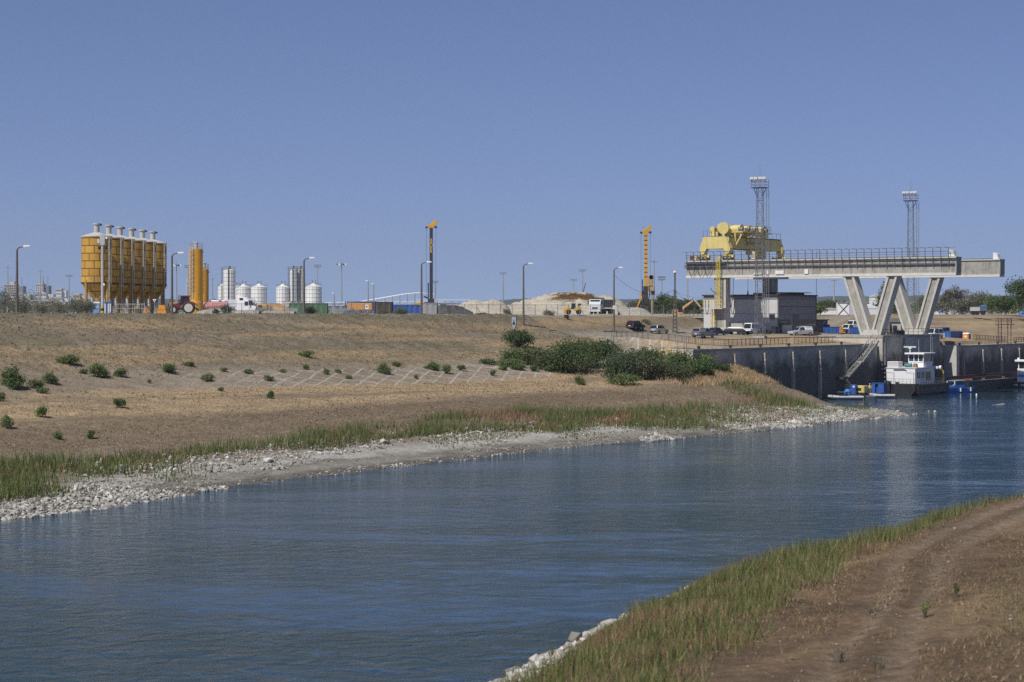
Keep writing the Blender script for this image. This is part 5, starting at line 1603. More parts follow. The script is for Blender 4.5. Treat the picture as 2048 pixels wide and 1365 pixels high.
def silo_material():
    m = bpy.data.materials.new('rust seamed yellow silo plate')
    m.use_nodes = True
    nt = m.node_tree; L = nt.links
    b = nt.nodes['Principled BSDF']
    b.inputs['Roughness'].default_value = .55
    tc = nt.nodes.new('ShaderNodeTexCoord')
    sp = nt.nodes.new('ShaderNodeSeparateXYZ'); L.new(tc.outputs['Object'], sp.inputs[0])
    an = nt.nodes.new('ShaderNodeMath'); an.operation = 'ARCTAN2'
    L.new(sp.outputs[1], an.inputs[0]); L.new(sp.outputs[0], an.inputs[1])
    mu = nt.nodes.new('ShaderNodeMath'); mu.operation = 'MULTIPLY'; mu.inputs[1].default_value = 2.5
    L.new(an.outputs[0], mu.inputs[0])
    cb = nt.nodes.new('ShaderNodeCombineXYZ')
    L.new(mu.outputs[0], cb.inputs[0]); L.new(sp.outputs[2], cb.inputs[1])
    br = nt.nodes.new('ShaderNodeTexBrick')
    br.inputs['Scale'].default_value = 1.0
    br.inputs['Brick Width'].default_value = 1.74
    br.inputs['Row Height'].default_value = 1.25
    br.inputs['Mortar Size'].default_value = .075
    br.inputs['Mortar Smooth'].default_value = .3
    br.inputs['Bias'].default_value = 0
    br.inputs['Color1'].default_value = (.56, .345, .045, 1)
    br.inputs['Color2'].default_value = (.46, .255, .035, 1)
    br.inputs['Mortar'].default_value = (.055, .028, .014, 1)
    L.new(cb.outputs[0], br.inputs['Vector'])
    geo = nt.nodes.new('ShaderNodeNewGeometry')
    n = nt.nodes.new('ShaderNodeTexNoise'); n.inputs['Scale'].default_value = .7; n.inputs['Detail'].default_value = 6; n.inputs['Roughness'].default_value = .7
    mp = nt.nodes.new('ShaderNodeMapping'); mp.inputs['Scale'].default_value = (1, 1, .45)
    L.new(geo.outputs['Position'], mp.inputs['Vector']); L.new(mp.outputs[0], n.inputs['Vector'])
    mr = nt.nodes.new('ShaderNodeMapRange'); mr.inputs['From Min'].default_value = .52; mr.inputs['From Max'].default_value = .74; mr.inputs['To Max'].default_value = .75
    L.new(n.outputs['Fac'], mr.inputs['Value'])
    mx = nt.nodes.new('ShaderNodeMix'); mx.data_type = 'RGBA'; mx.inputs['B'].default_value = (.23, .10, .03, 1)
    L.new(mr.outputs['Result'], mx.inputs['Factor']); L.new(br.outputs['Color'], mx.inputs['A'])
    L.new(mx.outputs['Result'], b.inputs['Base Color'])
    return m


SY = silo_material()
OCH = M('ochre leg paint', (.42, .235, .045), .6, .2, 1.2, streak=.4, scol=(.14, .07, .03))
CEM = M('cement dusted grey', (.46, .45, .42), .85, .12, 1.5, streak=.3, scol=(.3, .28, .25))


def yellow_silo(label, px, D):
    p = at(px, D)
    t = T('yellow_silo', label, 'silo', (p.x, p.y, YZ), R(12), 'row of six yellow cement silos')
    r = 2.5
    P(t, 'shell', SY, lambda m: m.lathe([(r, 5.2), (r, 12.72)], 40), smooth=True)
    P(t, 'cone', SY, lambda m: m.lathe([(.45, 1.9), (r - .02, 5.15)], 40), smooth=True)
    P(t, 'outlet', CEM, lambda m: m.lathe([(.85, 1.5), (1.0, 2.7), (.5, 2.75)], 16))
    P(t, 'girth_ring', DSTEEL, lambda m: m.lathe([(r + .003, 5.05), (r + .09, 5.05), (r + .09, 5.25), (r + .003, 5.25)], 40))
    P(t, 'roof', CEM, lambda m: m.lathe([(r + .08, 12.72), (r + .08, 12.85), (.5, 13.5), (.05, 13.55)], 40), smooth=True)
    P(t, 'filter_stack', CEM, lambda m: m.lathe([(.46, 13.3), (.46, 14.75), (.62, 14.8), (.62, 15.0), (.1, 15.05)], 16), smooth=True)
    P(t, 'stack_spout', DSTEEL, lambda m: m.box(.45, .85, -.15, .15, 14.6, 14.9))
    for a in (45, 135, 225, 315):
        x, y = (r - .1) * math.cos(R(a)), (r - .1) * math.sin(R(a))
        P(t, 'leg', OCH, lambda m: m.cyl((x, y, -.5), (x, y, 5.6), .24, n=10), smooth=True)
    q = (r - .1) * .7071
    P(t, 'cross_brace', OCH, lambda m: [m.bar((a * q, b * q, .3), (c_ * q, d_ * q, 4.2), .13) for a, b, c_, d_ in ((-1, -1, 1, -1), (1, -1, -1, -1), (1, -1, 1, 1), (1, 1, 1, -1), (-1, 1, 1, 1), (-1, -1, -1, 1))])
    P(t, 'fill_pipe', M('rusty pale pipe', (.42, .39, .34), .6, .3, 2, streak=.5), lambda m: m.cyl((r * .80, -r * .72, .6), (r * .80, -r * .72, 12.9), .10, n=8).cyl((r * .92, -r * .55, 4.5), (r * .92, -r * .55, 12.9), .08, n=8))
    P(t, 'pipe_bracket', STEEL, lambda m: [m.bar((r * .55, -r * .80, z), (r * .98, -r * .5, z), .09) for z in np.arange(5.4, 12.8, 1.25)])
    return t


names = ['first yellow silo of the row, fully visible behind the camera pole', 'second yellow silo from the left, mostly hidden behind the first', 'third yellow silo of the row counted from the camera pole', 'fourth yellow silo of the row counted from the camera pole', 'fifth yellow silo of the row, next to the last one', 'last yellow silo of the row, with braces showing at its right']
for i in range(6):
    f = i / 5
    yellow_silo(names[i], [193.5, 217.5, 240, 263, 284.5, 305.5][i], 330 + 33 * f)

# slim orange silos
def slim_silo(label, px, D, r, h_, top=True):
    p = at(px, D)
    t = T('slim_silo', label, 'silo', (p.x, p.y, YZ), R(-20), 'slim orange silos')
    SO = M('orange yellow silo paint', (.58, .29, .025), .5, .08, .8, streak=.25, scol=(.25, .12, .03))
    P(t, 'shell', SO, lambda m: m.lathe([(r, 2.5), (r, h_), (.3, h_ + .12)], 32), smooth=True)
    P(t, 'skirt', SO, lambda m: m.lathe([(r + .05, -.4), (r + .05, 2.5), (r, 2.6)], 32), smooth=True)
    P(t, 'filter_stack', CEM, lambda m: m.lathe([(.42, h_), (.42, h_ + 1.25), (.55, h_ + 1.3), (.5, h_ + 1.45), (.05, h_ + 1.5)], 14))
    P(t, 'ladder', M('pale galvanised ladder', (.5, .48, .42), .5), lambda m: ladder(m, -.15, -r - .12, 3.2, h_ + .6, .6, .045, True))
    P(t, 'lower_ladder', M('pale galvanised ladder', (.5, .48, .42)), lambda m: ladder(m, -.95, -r + .15, -.4, h_ * .55, .6, .045, True))
    P(t, 'top_railing', GALV, lambda m: ([m.tube([(r * .98 * math.cos(a), r * .98 * math.sin(a), z) for a in np.linspace(0, 6.283, 17)], .035, 4) for z in (h_ + .55, h_ + 1.1)], [m.bar((r * .98 * math.cos(a), r * .98 * math.sin(a), h_), (r * .98 * math.cos(a), r * .98 * math.sin(a), h_ + 1.1), .05) for a in np.linspace(0, 6.283, 11)]))
    P(t, 'nozzle', DSTEEL, lambda m: m.bar((r, -.3, h_ - .5), (r + .5, -.3, h_ - .6), .18))
    return t


slim_silo('tall slim orange silo with a white ladder, standing alone behind the tractor', 392, 400, 1.37, 12.9)
slim_silo('shorter orange silo half hidden behind the tall slim one', 408, 425, 1.0, 9.4)

# white silo plant
WS = M('white silo sheet', (.80, .80, .78), .5, .06, .5, streak=.25, scol=(.42, .42, .40), sscale=.5)
SEAM = M('silo seam grey', (.36, .37, .38), .6)


def white_tank(label, px, r, ytop, D=700, kind='tank'):
    p = at(px, D)
    h_ = CAM_Z + (HY - ytop) / F * D - YZ
    t = T('white_tank' if kind == 'tank' else 'white_silo', label, 'tank' if kind == 'tank' else 'silo', (p.x, p.y, YZ), 0, 'white tanks of the mixing plant' if kind == 'tank' else 'tall white silos of the mixing plant')
    z0 = -.3 if kind == 'tank' else 4.2
    P(t, 'shell', WS, lambda m: m.lathe([(r, z0), (r, h_)], 32), smooth=True)
    P(t, 'hoop', SEAM, lambda m: [m.lathe([(r + .003, z), (r + .05, z), (r + .05, z + .1), (r + .003, z + .1)], 32) for z in np.arange(max(z0, 0) + 1.3, h_, 1.35)])
    P(t, 'seam', SEAM, lambda m: [m.box(r * math.sin(a) - .05, r * math.sin(a) + .05, -r * math.cos(a) - .04, -r * math.cos(a) + .06, max(z0, 0), h_) for a in np.linspace(-1.3, 1.3, 7)])
    if kind == 'tank':
        P(t, 'roof', WS, lambda m: m.lathe([(r + .05, h_), (.8, h_ + .8), (.6, h_ + 1.2), (.05, h_ + 1.3)], 32), smooth=True)
        P(t, 'roof_vent', STEEL, lambda m: m.bar((-.4, 0, h_ + .8), (-.4, 0, h_ + 2.3), .35).bar((.7, 0, h_ + .7), (.7, 0, h_ + 2.3), .25))
    else:
        P(t, 'cone', WS, lambda m: m.lathe([(.3, 1.5), (r, 4.2)], 32), smooth=True)
        P(t, 'roof', WS, lambda m: m.lathe([(r, h_), (.2, h_ + .3)], 24))
        P(t, 'roof_vent', DSTEEL, lambda m: m.bar((.1, 0, h_), (.1, 0, h_ + 1.4), .55))
        for a in (45, 135, 225, 315):
            P(t, 'leg', WHITE, lambda m: m.bar((r * .75 * math.cos(R(a)), r * .75 * math.sin(R(a)), -.4), (r * .75 * math.cos(R(a)), r * .75 * math.sin(R(a)), 4.6), .3))
        P(t, 'riser_pipe', DSTEEL, lambda m: m.bar((-.1, -r - .2, 0), (-.1, -r - .2, h_ + .6), .28))
        P(t, 'ladder', STEEL, lambda m: ladder(m, -r - .3, 0, 0, h_ + 1, .6, .06, True))
    P(t, 'top_railing', GALV, lambda m: ([m.tube([(r * math.cos(a), r * math.sin(a), z) for a in np.linspace(0, 6.283, 25)], .05, 4) for z in (h_ + .55, h_ + 1.1)], [m.bar((r * math.cos(a), r * math.sin(a), h_), (r * math.cos(a), r * math.sin(a), h_ + 1.1), .07) for a in np.linspace(0, 6.283, 17)]))
    return t


white_tank('white ribbed tank at the left end of the plant, partly behind the tall silo', 445, 1.6, 575)
white_tank('white tank just right of the single tall silo', 487.5, 2.3, 575.5)
white_tank('narrow white tank squeezed behind the tank beside the tall silo', 476, 1.1, 578, 715)
white_tank('wide white tank in the middle of the plant behind the white truck', 518, 2.85, 575)
white_tank('white tank just left of the pair of tall silos', 566, 2.4, 575.5)
white_tank('wide white tank at the right end of the plant', 627, 2.9, 574)
white_tank('single tall white silo with dark riser pipe left in the plant', 459, 2.05, 540.5, 690, 'silo')
white_tank('left one of the pair of tall white silos', 587, 1.25, 540, 700, 'silo')
white_tank('right one of the pair of tall white silos', 601.5, 1.2, 540, 702, 'silo')
p = at(585, 640)
t = T('loading_frame', 'white loading frame with slanted braces below the pair of tall silos', 'frame', (p.x, p.y, YZ), 0)
P(t, 'frame_bar', WHITE, lambda m: [m.bar((x, 0, 0), (x + d_, 0, 3.6), .2) for x, d_ in ((-3, 0), (-.5, 0), (-.5, 1.4), (2.4, -1.5), (2.4, 0), (-3, 2.2))])
P(t, 'hopper', WHITE, lambda m: m.frustum((-2.5, -1, 0, 1.5), (-3.2, -.3, -.5, 2), 2.0, 3.6))
P(t, 'deck', STEEL, lambda m: m.box(-3.4, 3, -.3, 2, 3.6, 3.8))


# street lamps on the embankment crest
def street_lamp(label, px, D, htop):
    p = at(px, D)
    z = h1(p.x, p.y)
    t = T('street_lamp', label, 'street lamp', (p.x, p.y, z), 0, 'street lamps along the embankment crest')
    h_ = CAM_Z + (HY - htop) / F * D - z
    P(t, 'pole', POLE, lambda m: m.cyl((0, 0, -.4), (0, 0, h_ - .3), .21, .13, 10).cyl((0, 0, h_ - .3), (.3, 0, h_ - .02), .085, n=8).cyl((.3, 0, h_ - .02), (1.0, 0, h_ + .1), .075, n=8), smooth=True)
    P(t, 'lamp_head', LAMPW, lambda m: m.prism([(.85, h_ + .0), (1.75, h_ + .05), (1.8, h_ + .15), (1.6, h_ + .28), (.95, h_ + .26), (.85, h_ + .15)], -.17, .17), .03)
    return t


lamps = [(34, 268, 495, 'street lamp at the left edge, in front of the grey scrub'), (344, 297, 508, 'street lamp between the silo row and the tractor'), (608, 322, 518, 'street lamp in front of the green container'), (843, 346, 526, 'street lamp beside the grey container and drill mast'), (1047, 362, 529, 'street lamp in front of the pale spoil heap'), (1228, 384, 537, 'street lamp to the right of the dump truck')]
for px, D, yt, lb in lamps:
    street_lamp(lb, px, D, yt)
p = at(1228, 383.6)
t = T('junction_box', 'white box fixed to the lamp post by the dump truck', 'box', (p.x, p.y - .1, 15.9), 0)
P(t, 'box', WHITEC, lambda m: m.box(-.25, .25, -.35, -.16, 0, .65), .02)
P(t, 'strap', DSTEEL, lambda m: m.box(-.27, .27, -.36, -.1, .25, .32))

# camera pole
p = at(205, 300)
t = T('camera_pole', 'grey camera mast with dishes and striped foot in front of the silos', 'mast', (p.x, p.y, h1(p.x, p.y)), 0)
CPG = M('pale grey mast', (.42, .43, .44), .6, .08, 2)
P(t, 'pole', CPG, lambda m: m.cyl((0, 0, -.4), (0, 0, 10.4), .24, .17, 14), smooth=True)
P(t, 'striped_foot', M('yellow black band', (.45, .36, .05), .6), lambda m: m.cyl((0, 0, -.1), (0, 0, 1.15), .27, n=14))
P(t, 'stripe', BLACK, lambda m: m.cyl((0, 0, .45), (0, 0, .8), .275, n=14))
P(t, 'cabinet', CPG, lambda m: m.prism([(-.38, 10.3), (.38, 10.3), (.4, 11.6), (0, 12.0), (-.4, 11.6)], -.2, .2), .03)
for x in (-.45, .5):
    c2 = P(t, 'camera', BLACK, lambda m: m.lathe([(.03, 9.6), (.2, 9.7), (.22, 10.0), (.12, 10.2)], 12, (x, -.1)), smooth=True)
P(t, 'camera_arm', CPG, lambda m: m.bar((-.5, 0, 10.25), (.55, 0, 10.25), .08))
for x, z in ((-.62, 11.0), (.62, 11.4), (-.6, 10.8), (.2, 4.4)):
    P(t, 'dish', LAMPW, lambda m: m.cyl((x, -.15, z), (x, -.05, z), .17, n=12))
P(t, 'antenna', CPG, lambda m: m.bar((.3, 0, 11.2), (.3, 0, 13.2), .06).bar((-.3, 0, 11.5), (-.3, 0, 12.9), .05).bar((.3, 0, 13.2), (.3, 0, 14.6), .02))

# ---- floodlight masts far behind
def mast(label, px, ytop, kind=0, H_=30.0, Dm=None):
    D = Dm or (H_ - .4) / max(8, (HY - ytop)) * F
    p = at(px, D)
    h_ = CAM_Z + (HY - ytop) / F * D - YZ
    t = T('floodlight_mast', label, 'light mast', (p.x, p.y, YZ - .2), 0, 'light masts over the works yard')
    k = D / 1000
    P(t, 'pole', M('hazy grey mast', (.30, .32, .34), .6, .08, 1), lambda m: m.cyl((0, 0, 0), (0, 0, h_), .38 * k + .12, .16 * k + .08, 8))
    if kind == 0:      # ring of lamps
        P(t, 'lamp_ring', STEEL, lambda m: m.cyl((0, 0, h_ - .15), (0, 0, h_ + .25), 1.2 * k + .4, n=12).bar((0, 0, h_), (0, 0, h_ + 3.2), .12))
        for a in range(6):
            x, y = (1.7 * k + .4) * math.cos(a * 1.047), (1.7 * k + .4) * math.sin(a * 1.047)
            P(t, 'floodlight', LAMPW if a % 2 == 0 else DSTEEL, lambda m: m.box(x - .4, x + .4, y - .3, y + .3, h_ - .6, h_ + .3))
    elif kind == 1:    # two tier rack
        P(t, 'lamp_rack', DSTEEL, lambda m: m.bar((-1.6 * k - .3, 0, h_), (1.6 * k + .3, 0, h_), .15).bar((-1.6 * k, 0, h_ - .9), (1.6 * k, 0, h_ - .9), .15))
        for x in (-1.4, -.5, .5, 1.4):
            for z in (.35, -.75):
                P(t, 'floodlight', STEEL, lambda m: m.box(x * k - .35, x * k + .35, -.3, .2, h_ + z - .35, h_ + z + .2))
    elif kind == 2:    # single arm
        P(t, 'lamp_head', LAMPW, lambda m: m.box(-.9, .1, -.15, .15, h_ - .1, h_ + .18))
    else:              # flat T
        P(t, 'lamp_rack', STEEL, lambda m: m.box(-1.5, 1.5, -.3, .3, h_ - .15, h_ + .1).bar((0, 0, h_), (0, 0, h_ + 1.8), .1))
    return t


for px, yt, kd, lb, hh in (
        (15.5, 535, 3, 'thin light mast above the brown tower block at the far left', 30), (81, 543, 3, 'thin light mast in front of the grey tower block', 30),
        (138, 551, 1, 'light mast with round head left of the silo row', 30), (353, 530, 0, 'white headed ring mast right of the silo row', 28),
        (376, 532, 1, 'ring mast just left of the slim orange silo', 28), (425, 558, 3, 'low light mast right of the slim orange silos', 22),
        (683, 528, 0, 'ring mast with white lamps standing alone left of the drill rig', 30), (635, 531, 1, 'light mast in front of the right end white tank', 28),
        (736, 561, 2, 'short single arm lamp above the orange tank container', 12), (747, 567, 2, 'shortest single arm lamp right of its twin above the tank container', 11),
        (870, 563, 1, 'lamp rack mast just right of the left drill rig', 20), (1006, 546, 1, 'lamp rack mast above the small pale heap', 30),
        (1147, 559, 1, 'shorter lamp mast above the grassy spoil heap', 26), (1165, 540, 1, 'taller lamp mast above the grassy spoil heap', 30),
        (1308, 523, 3, 'thick pale light mast right of the right drill rig', 22), (1323.5, 555, 1, 'pale light mast in front of the dark trees', 15),
        (1375, 532, 1, 'light mast at the left end of the crane runway', 22), (1668, 560, 3, 'pale light mast seen under the crane runway', 15), (668, 586, 2, 'tiny lamp left of the ring mast', 8)):
    mast(lb, px, yt, kd, hh)

# white steel hall frame under construction
p = at(650, 800)
t = T('steel_hall_frame', 'white steel frame of an unfinished hall behind the tank container', 'frame', (p.x, p.y, YZ), R(4))
Lh = 58.0
xs = np.linspace(3, 57, 19)
for x in xs:
    ht = float(np.interp(x, [0, 14, 32, 38, 42, 58], [4.6, 5.2, 9.6, 10.4, 6.4, 5.6])) * .72 + .6
    P(t, 'column', WHITE if int(x) % 3 else GALV, lambda m: m.bar((x, 0, 0), (x, 0, ht), .26).bar((x, 9, 0), (x, 9, ht), .22))
P(t, 'roof_beam', WHITE, lambda m: (m.tube([(0, 0, 3.9), (14, 0, 4.4), (32, 0, 7.5), (38, 0, 8.0), (44, 0, 7.4)], .14, 5), m.tube([(0, 9, 3.9), (14, 9, 4.6), (32, 9, 7.7), (38, 9, 8.2)], .12, 5)))
P(t, 'eave_beam', WHITE, lambda m: (m.bar((0, 0, 3.0), (58, 0, 3.2), .25), m.bar((36, 0, 5.2), (58, 0, 5.2), .2), m.bar((20, 0, 4.4), (48, 0, 4.6), .18)))
P(t, 'diagonal', WHITE, lambda m: [m.bar((x, 0, 3.0), (x + 2.8, 0, 4.9), .14) for x in np.arange(12, 46, 2.9)] + [m.bar((x, 0, 1), (x, 9, 4.5), .14) for x in (27, 33, 39)])
for x in np.arange(1, 18, 3.4):
    P(t, 'guard_post', GALV, lambda m: m.bar((x, 0, 3.0), (x, 0, 4.0), .12))


# ---- vehicles and boxes behind the fence
def yard(px, D, dz=0.0):
    p = at(px, D)
    return (p.x, p.y, YZ + dz)


# red tractor facing left
t = T('farm_tractor', 'dusty dark red tractor with big pale rear wheel', 'tractor', yard(368, 312, .1), R(6))
P(t, 'bonnet', REDB, lambda m: m.prism([(-2.1, .9), (-.6, .9), (-.6, 1.75), (-1.9, 1.5), (-2.15, 1.3)], -.42, .42), .05)
P(t, 'chassis', DSTEEL, lambda m: m.box(-2.0, 1.3, -.35, .35, .55, .95))
P(t, 'cab', GLASS, lambda m: m.frustum((-.55, 1.0, -.65, .65), (-.35, .85, -.6, .6), 1.35, 2.65))
P(t, 'cab_roof', REDB, lambda m: m.box(-.55, 1.05, -.75, .75, 2.65, 2.85), .06)
for x in (-.55, .95):
    for y in (-.66, .6):
        P(t, 'cab_pillar', BLACK, lambda m: m.bar((x, y, 1.3), (x * .85, y, 2.65), .09))
for y in (-.95, .95):
    w_ = P(t, 'rear_wheel', BLACK, lambda m: m.cyl((.75, y - .25, .92), (.75, y + .25, .92), .95, n=24), smooth=True)
    P(w_, 'rim', M('dusty pale rim', (.50, .47, .42), .8), lambda m: m.cyl((.75, y - .27, .92), (.75, y + .27, .92), .66, n=20))
    w_ = P(t, 'front_wheel', BLACK, lambda m: m.cyl((-1.65, y * .9 - .18, .62), (-1.65, y * .9 + .18, .62), .64, n=20), smooth=True)
    P(w_, 'rim', M('dusty pale rim', (.5, .47, .42)), lambda m: m.cyl((-1.65, y * .9 - .2, .62), (-1.65, y * .9 + .2, .62), .4, n=16))
    P(t, 'mudguard', REDB, lambda m: m.prism([(-.2, 1.3), (.2, 1.85), (1.2, 1.9), (1.75, 1.4), (1.6, 1.35), (1.1, 1.75), (.3, 1.7), (-.05, 1.25)], y - .28, y + .28))
P(t, 'exhaust', DSTEEL, lambda m: m.cyl((-.75, -.4, 1.6), (-.75, -.4, 2.9), .07, n=8))
P(t, 'beacon', ORANGE, lambda m: m.cyl((-.45, -.6, 2.5), (-.45, -.6, 2.8), .1, n=8))
P(t, 'rear_linkage', DSTEEL, lambda m: m.bar((1.2, 0, 1.2), (2.3, 0, .6), .2).bar((1.4, -.4, 1.8), (2.2, -.4, 1.2), .12).box(1.9, 2.3, -.6, .6, .5, .75))


def tank_trailer(label, px, D, mat, Lx, r, zc, rot=0.0):
    t = T('tank_trailer', label, 'tank trailer', yard(px, D), rot, 'tank trailers behind the rubble')
    P(t, 'tank', mat, lambda m: m.cyl((-Lx / 2, 0, zc), (Lx / 2, 0, zc), r, n=24), smooth=True)
    P(t, 'end_cap', mat, lambda m: m.cyl((-Lx / 2 - .25, 0, zc), (-Lx / 2, 0, zc), r * .6, r, 24), smooth=True)
    P(t, 'walkway', STEEL, lambda m: m.box(-Lx / 2 + .4, Lx / 2 - .4, -.3, .3, zc + r - .03, zc + r + .08))
    P(t, 'hatch', GALV, lambda m: m.cyl((-1, 0, zc + r), (-1, 0, zc + r + .3), .3, n=10).cyl((1.2, 0, zc + r), (1.2, 0, zc + r + .3), .3, n=10))
    P(t, 'frame', DSTEEL, lambda m: m.box(-Lx / 2, Lx / 2, -.5, .5, .9, zc - r + .15))
    for x in (Lx / 2 - .8, Lx / 2 - 2.1):
        for y in (-.95, .95):
            P(t, 'wheel', BLACK, lambda m: m.cyl((x, y - .15, .5), (x, y + .15, .5), .5, n=16))
    P(t, 'hose', BLACK, lambda m: m.tube([(-Lx / 2 + .6, -r - .05, zc - .9), (-Lx / 2 + .7, -r - .08, zc + .3), (-Lx / 2 + 1.1, -r * .7, zc + r * .8), (-Lx / 2 + 1.8, 0, zc + r + .05)], .07))
    return t


tank_trailer('long white tank trailer directly behind the tractor', 417, 435, WHITEC, 7.2, 1.0, 1.95)
tank_trailer('faded pink tank trailer in front of the white one', 429, 420, M('faded red tank', (.46, .20, .18), .6, .2, .8, streak=.4, scol=(.45, .38, .35)), 5.6, .95, 1.55)

# white road tractor facing right
t = T('semi_truck', 'white lorry cab with tall roof fairing behind the fence', 'lorry', yard(492, 420, -.2), R(-12))
P(t, 'cab', WHITEC, lambda m: m.prism([(-1.7, .9), (1.2, .9), (1.25, 1.9), (.95, 3.0), (.4, 3.4), (-1.1, 3.95), (-1.7, 3.95)], -1.2, 1.2), .06)
P(t, 'bonnet', WHITEC, lambda m: m.prism([(1.2, .7), (2.6, .7), (2.6, 1.6), (1.25, 1.95)], -1.05, 1.05), .06)
P(t, 'side_window', GLASS, lambda m: m.box(.1, .95, -1.225, -1.203, 1.9, 2.75).box(-1.0, -.2, -1.225, -1.203, 3.0, 3.5))
P(t, 'windscreen', GLASS, lambda m: m.add([(1.262, -1.05, 1.98), (1.262, 1.05, 1.98), (.985, 1.05, 2.95), (.985, -1.05, 2.95)], [(0, 1, 2, 3)]))
P(t, 'side_skirt', WHITEC, lambda m: m.box(-1.6, .6, -1.19, -.9, .3, .9))
P(t, 'sleeper_box', M('pale blue grey cab', (.55, .58, .63), .4), lambda m: m.box(-3.6, -1.75, -1.1, 1.1, 1.6, 3.1), .05)
P(t, 'chassis', DSTEEL, lambda m: m.box(-4.2, 2.4, -.45, .45, .5, .85))
for x in (1.7, -2.2, -3.3):
    for y in (-1.0, 1.0):
        w_ = P(t, 'wheel', BLACK, lambda m: m.cyl((x, y - .17, .52), (x, y + .17, .52), .52, n=18))
        P(w_, 'rim', GALV, lambda m: m.cyl((x, y - .185, .52), (x, y + .185, .52), .28, n=12))
P(t, 'mirror', BLACK, lambda m: m.box(1.15, 1.3, -1.5, -1.25, 2.0, 2.6))

container('green shipping container behind the lamp post and bush', yard(578, 400), 0, GREENP, 7.6, 2.44, 2.15, doors=None)
container('dark grey weathered container standing at the fence by the drill rig', yard(841, 372), R(-4), M('weathered grey container', (.27, .27, .28), .7, .15, 1, streak=.4, scol=(.14, .11, .09)), 3.0, 2.44, 2.05)
# orange tank container in its blue frame
t = T('tank_container', 'orange tank container in a blue frame with white hazard sign', 'container', yard(690, 400), R(-6))
P(t, 'tank', M('dull orange tank', (.58, .29, .10), .6, .12, 1, streak=.35, scol=(.3, .15, .07)), lambda m: m.box(.3, 5.6, .15, 2.2, .55, 2.25), .3)
for x in (0.0, 5.75):
    for y in (0, 2.2):
        P(t, 'frame_post', BLUE, lambda m: m.box(x, x + .16, y, y + .16, 0, 2.5))
P(t, 'frame_rail', BLUE, lambda m: (m.box(.16, 5.75, .02, .14, 2.38, 2.5), m.box(.16, 5.75, 2.22, 2.34, 2.38, 2.5), m.box(.16, 5.75, .02, .14, .2, .32)))
P(t, 'top_strip', M('pale cream strip', (.5, .43, .34), .7), lambda m: m.box(.3, 5.6, .1, 2.2, 2.253, 2.33))
P(t, 'hazard_sign', WHITEC, lambda m: m.box(4.1, 4.8, .1, .14, .9, 1.85))
P(t, 'sign_mark', BLACK, lambda m: m.box(4.25, 4.48, .085, .097, 1.25, 1.55))
P(t, 'sign_mark', ORANGE, lambda m: m.box(4.55, 4.72, .085, .097, 1.5, 1.7))
P(t, 'sign_mark', M('red tail light', (.45, .02, .02), .3), lambda m: m.box(4.55, 4.7, .085, .097, 1.3, 1.42))
container('dark brown open container touching the orange tank container', yard(749, 399), R(-6), M('dark brown container', (.07, .055, .04), .8, .3, 1), 3.4, 2.44, 2.4)
container('long low blue shed container beyond the green bush', yard(770, 430), R(0), BLUE, 9.2, 2.44, 1.9)
container('blue container behind the left fence bush below the first silo', yard(180, 322), R(0), BLUE, 3.2, 2.2, 2.0)
t = T('portable_toilet', 'light blue portable toilet at the foot of the camera pole', 'toilet', yard(194, 312), R(5))
P(t, 'cabin_wall', M('light blue plastic', (.16, .30, .55), .5, .08, 1), lambda m: m.box(-.55, .55, -.55, .55, .05, 1.7), .03)
P(t, 'roof', M('cream plastic', (.62, .58, .44), .5), lambda m: m.frustum((-.6, .6, -.6, .6), (-.45, .45, -.5, .5), 1.7, 1.95), .05)
P(t, 'door', M('light blue plastic', (.16, .3, .55)), lambda m: m.box(-.4, .4, -.6, -.553, .1, 1.6))
P(t, 'notice', WHITEC, lambda m: m.box(-.3, .3, -.62, -.603, 1.05, 1.4))
for i, px in enumerate((210.5, 217, 221)):
    t = T('marker_post', ['white post just right of the camera pole', 'second white post right of the camera pole', 'third white post, nearest the yard gate'][i], 'post', yard(px, 314), 0, 'white posts by the camera pole')
    P(t, 'post', WHITE, lambda m: m.cyl((0, 0, 0), (0, 0, 1.75), .12, n=8))
    P(t, 'cap', SKYB, lambda m: m.cyl((0, 0, 1.75), (0, 0, 1.85), .13, n=8))


def mixer(label, px, D, s, parts):
    t = T('site_machine', label, 'machine', yard(px, D), 0, 'yellow machines under the silos')
    for nm, mt, b in parts:
        P(t, nm, mt, lambda m: m.box(*[k * s for k in b]), .04)
    return t


mixer('orange yellow pump unit under the last silo', 324, 318, 1, [('housing', ORANGE, (-.5, .6, -.5, .5, .7, 1.35)), ('base', ORANGE, (-.65, .7, -.55, .55, .1, .62)), ('skid', BLACK, (-.6, .65, -.5, .5, .62, .7)), ('lid', ORANGE, (-.45, .5, -.45, .45, 1.35, 1.45))])
mixer('small yellow machine in front of the fifth silo', 291, 318, 1, [('housing', ORANGE, (-.25, .2, -.3, .3, .35, 1.0)), ('base', ORANGE, (-.3, .4, -.3, .3, 0, .35))])
mixer('small orange box by the fence below the fifth silo', 296, 319, 1, [('housing', ORANGE, (-.2, .25, -.2, .2, 0, .5)), ('lid', ORANGE, (-.22, .27, -.22, .22, .5, .56))])
mixer('dark cabinet with yellow lid inside the yard gate', 275, 318, 1, [('housing', DSTEEL, (-.3, .4, -.3, .3, 0, 1.0)), ('lid', YRAIL, (-.25, .2, -.3, .3, 1.05, 1.2))])
mixer('orange loader body just left of the tractor', 351, 330, 1, [('housing', ORANGE, (-.9, .8, -.6, .6, 1.2, 1.9)), ('base', M('rusty brown box', (.18, .08, .04), .8), (-1.2, .2, -.5, .5, .1, 1.2))])
t = T('give_way_sign', 'white triangle traffic sign on a thin post in front of the last silo', 'sign', yard(309, 309), 0)
P(t, 'post', GALV, lambda m: m.cyl((0, 0, -.2), (0, 0, 2.0), .045, n=8))
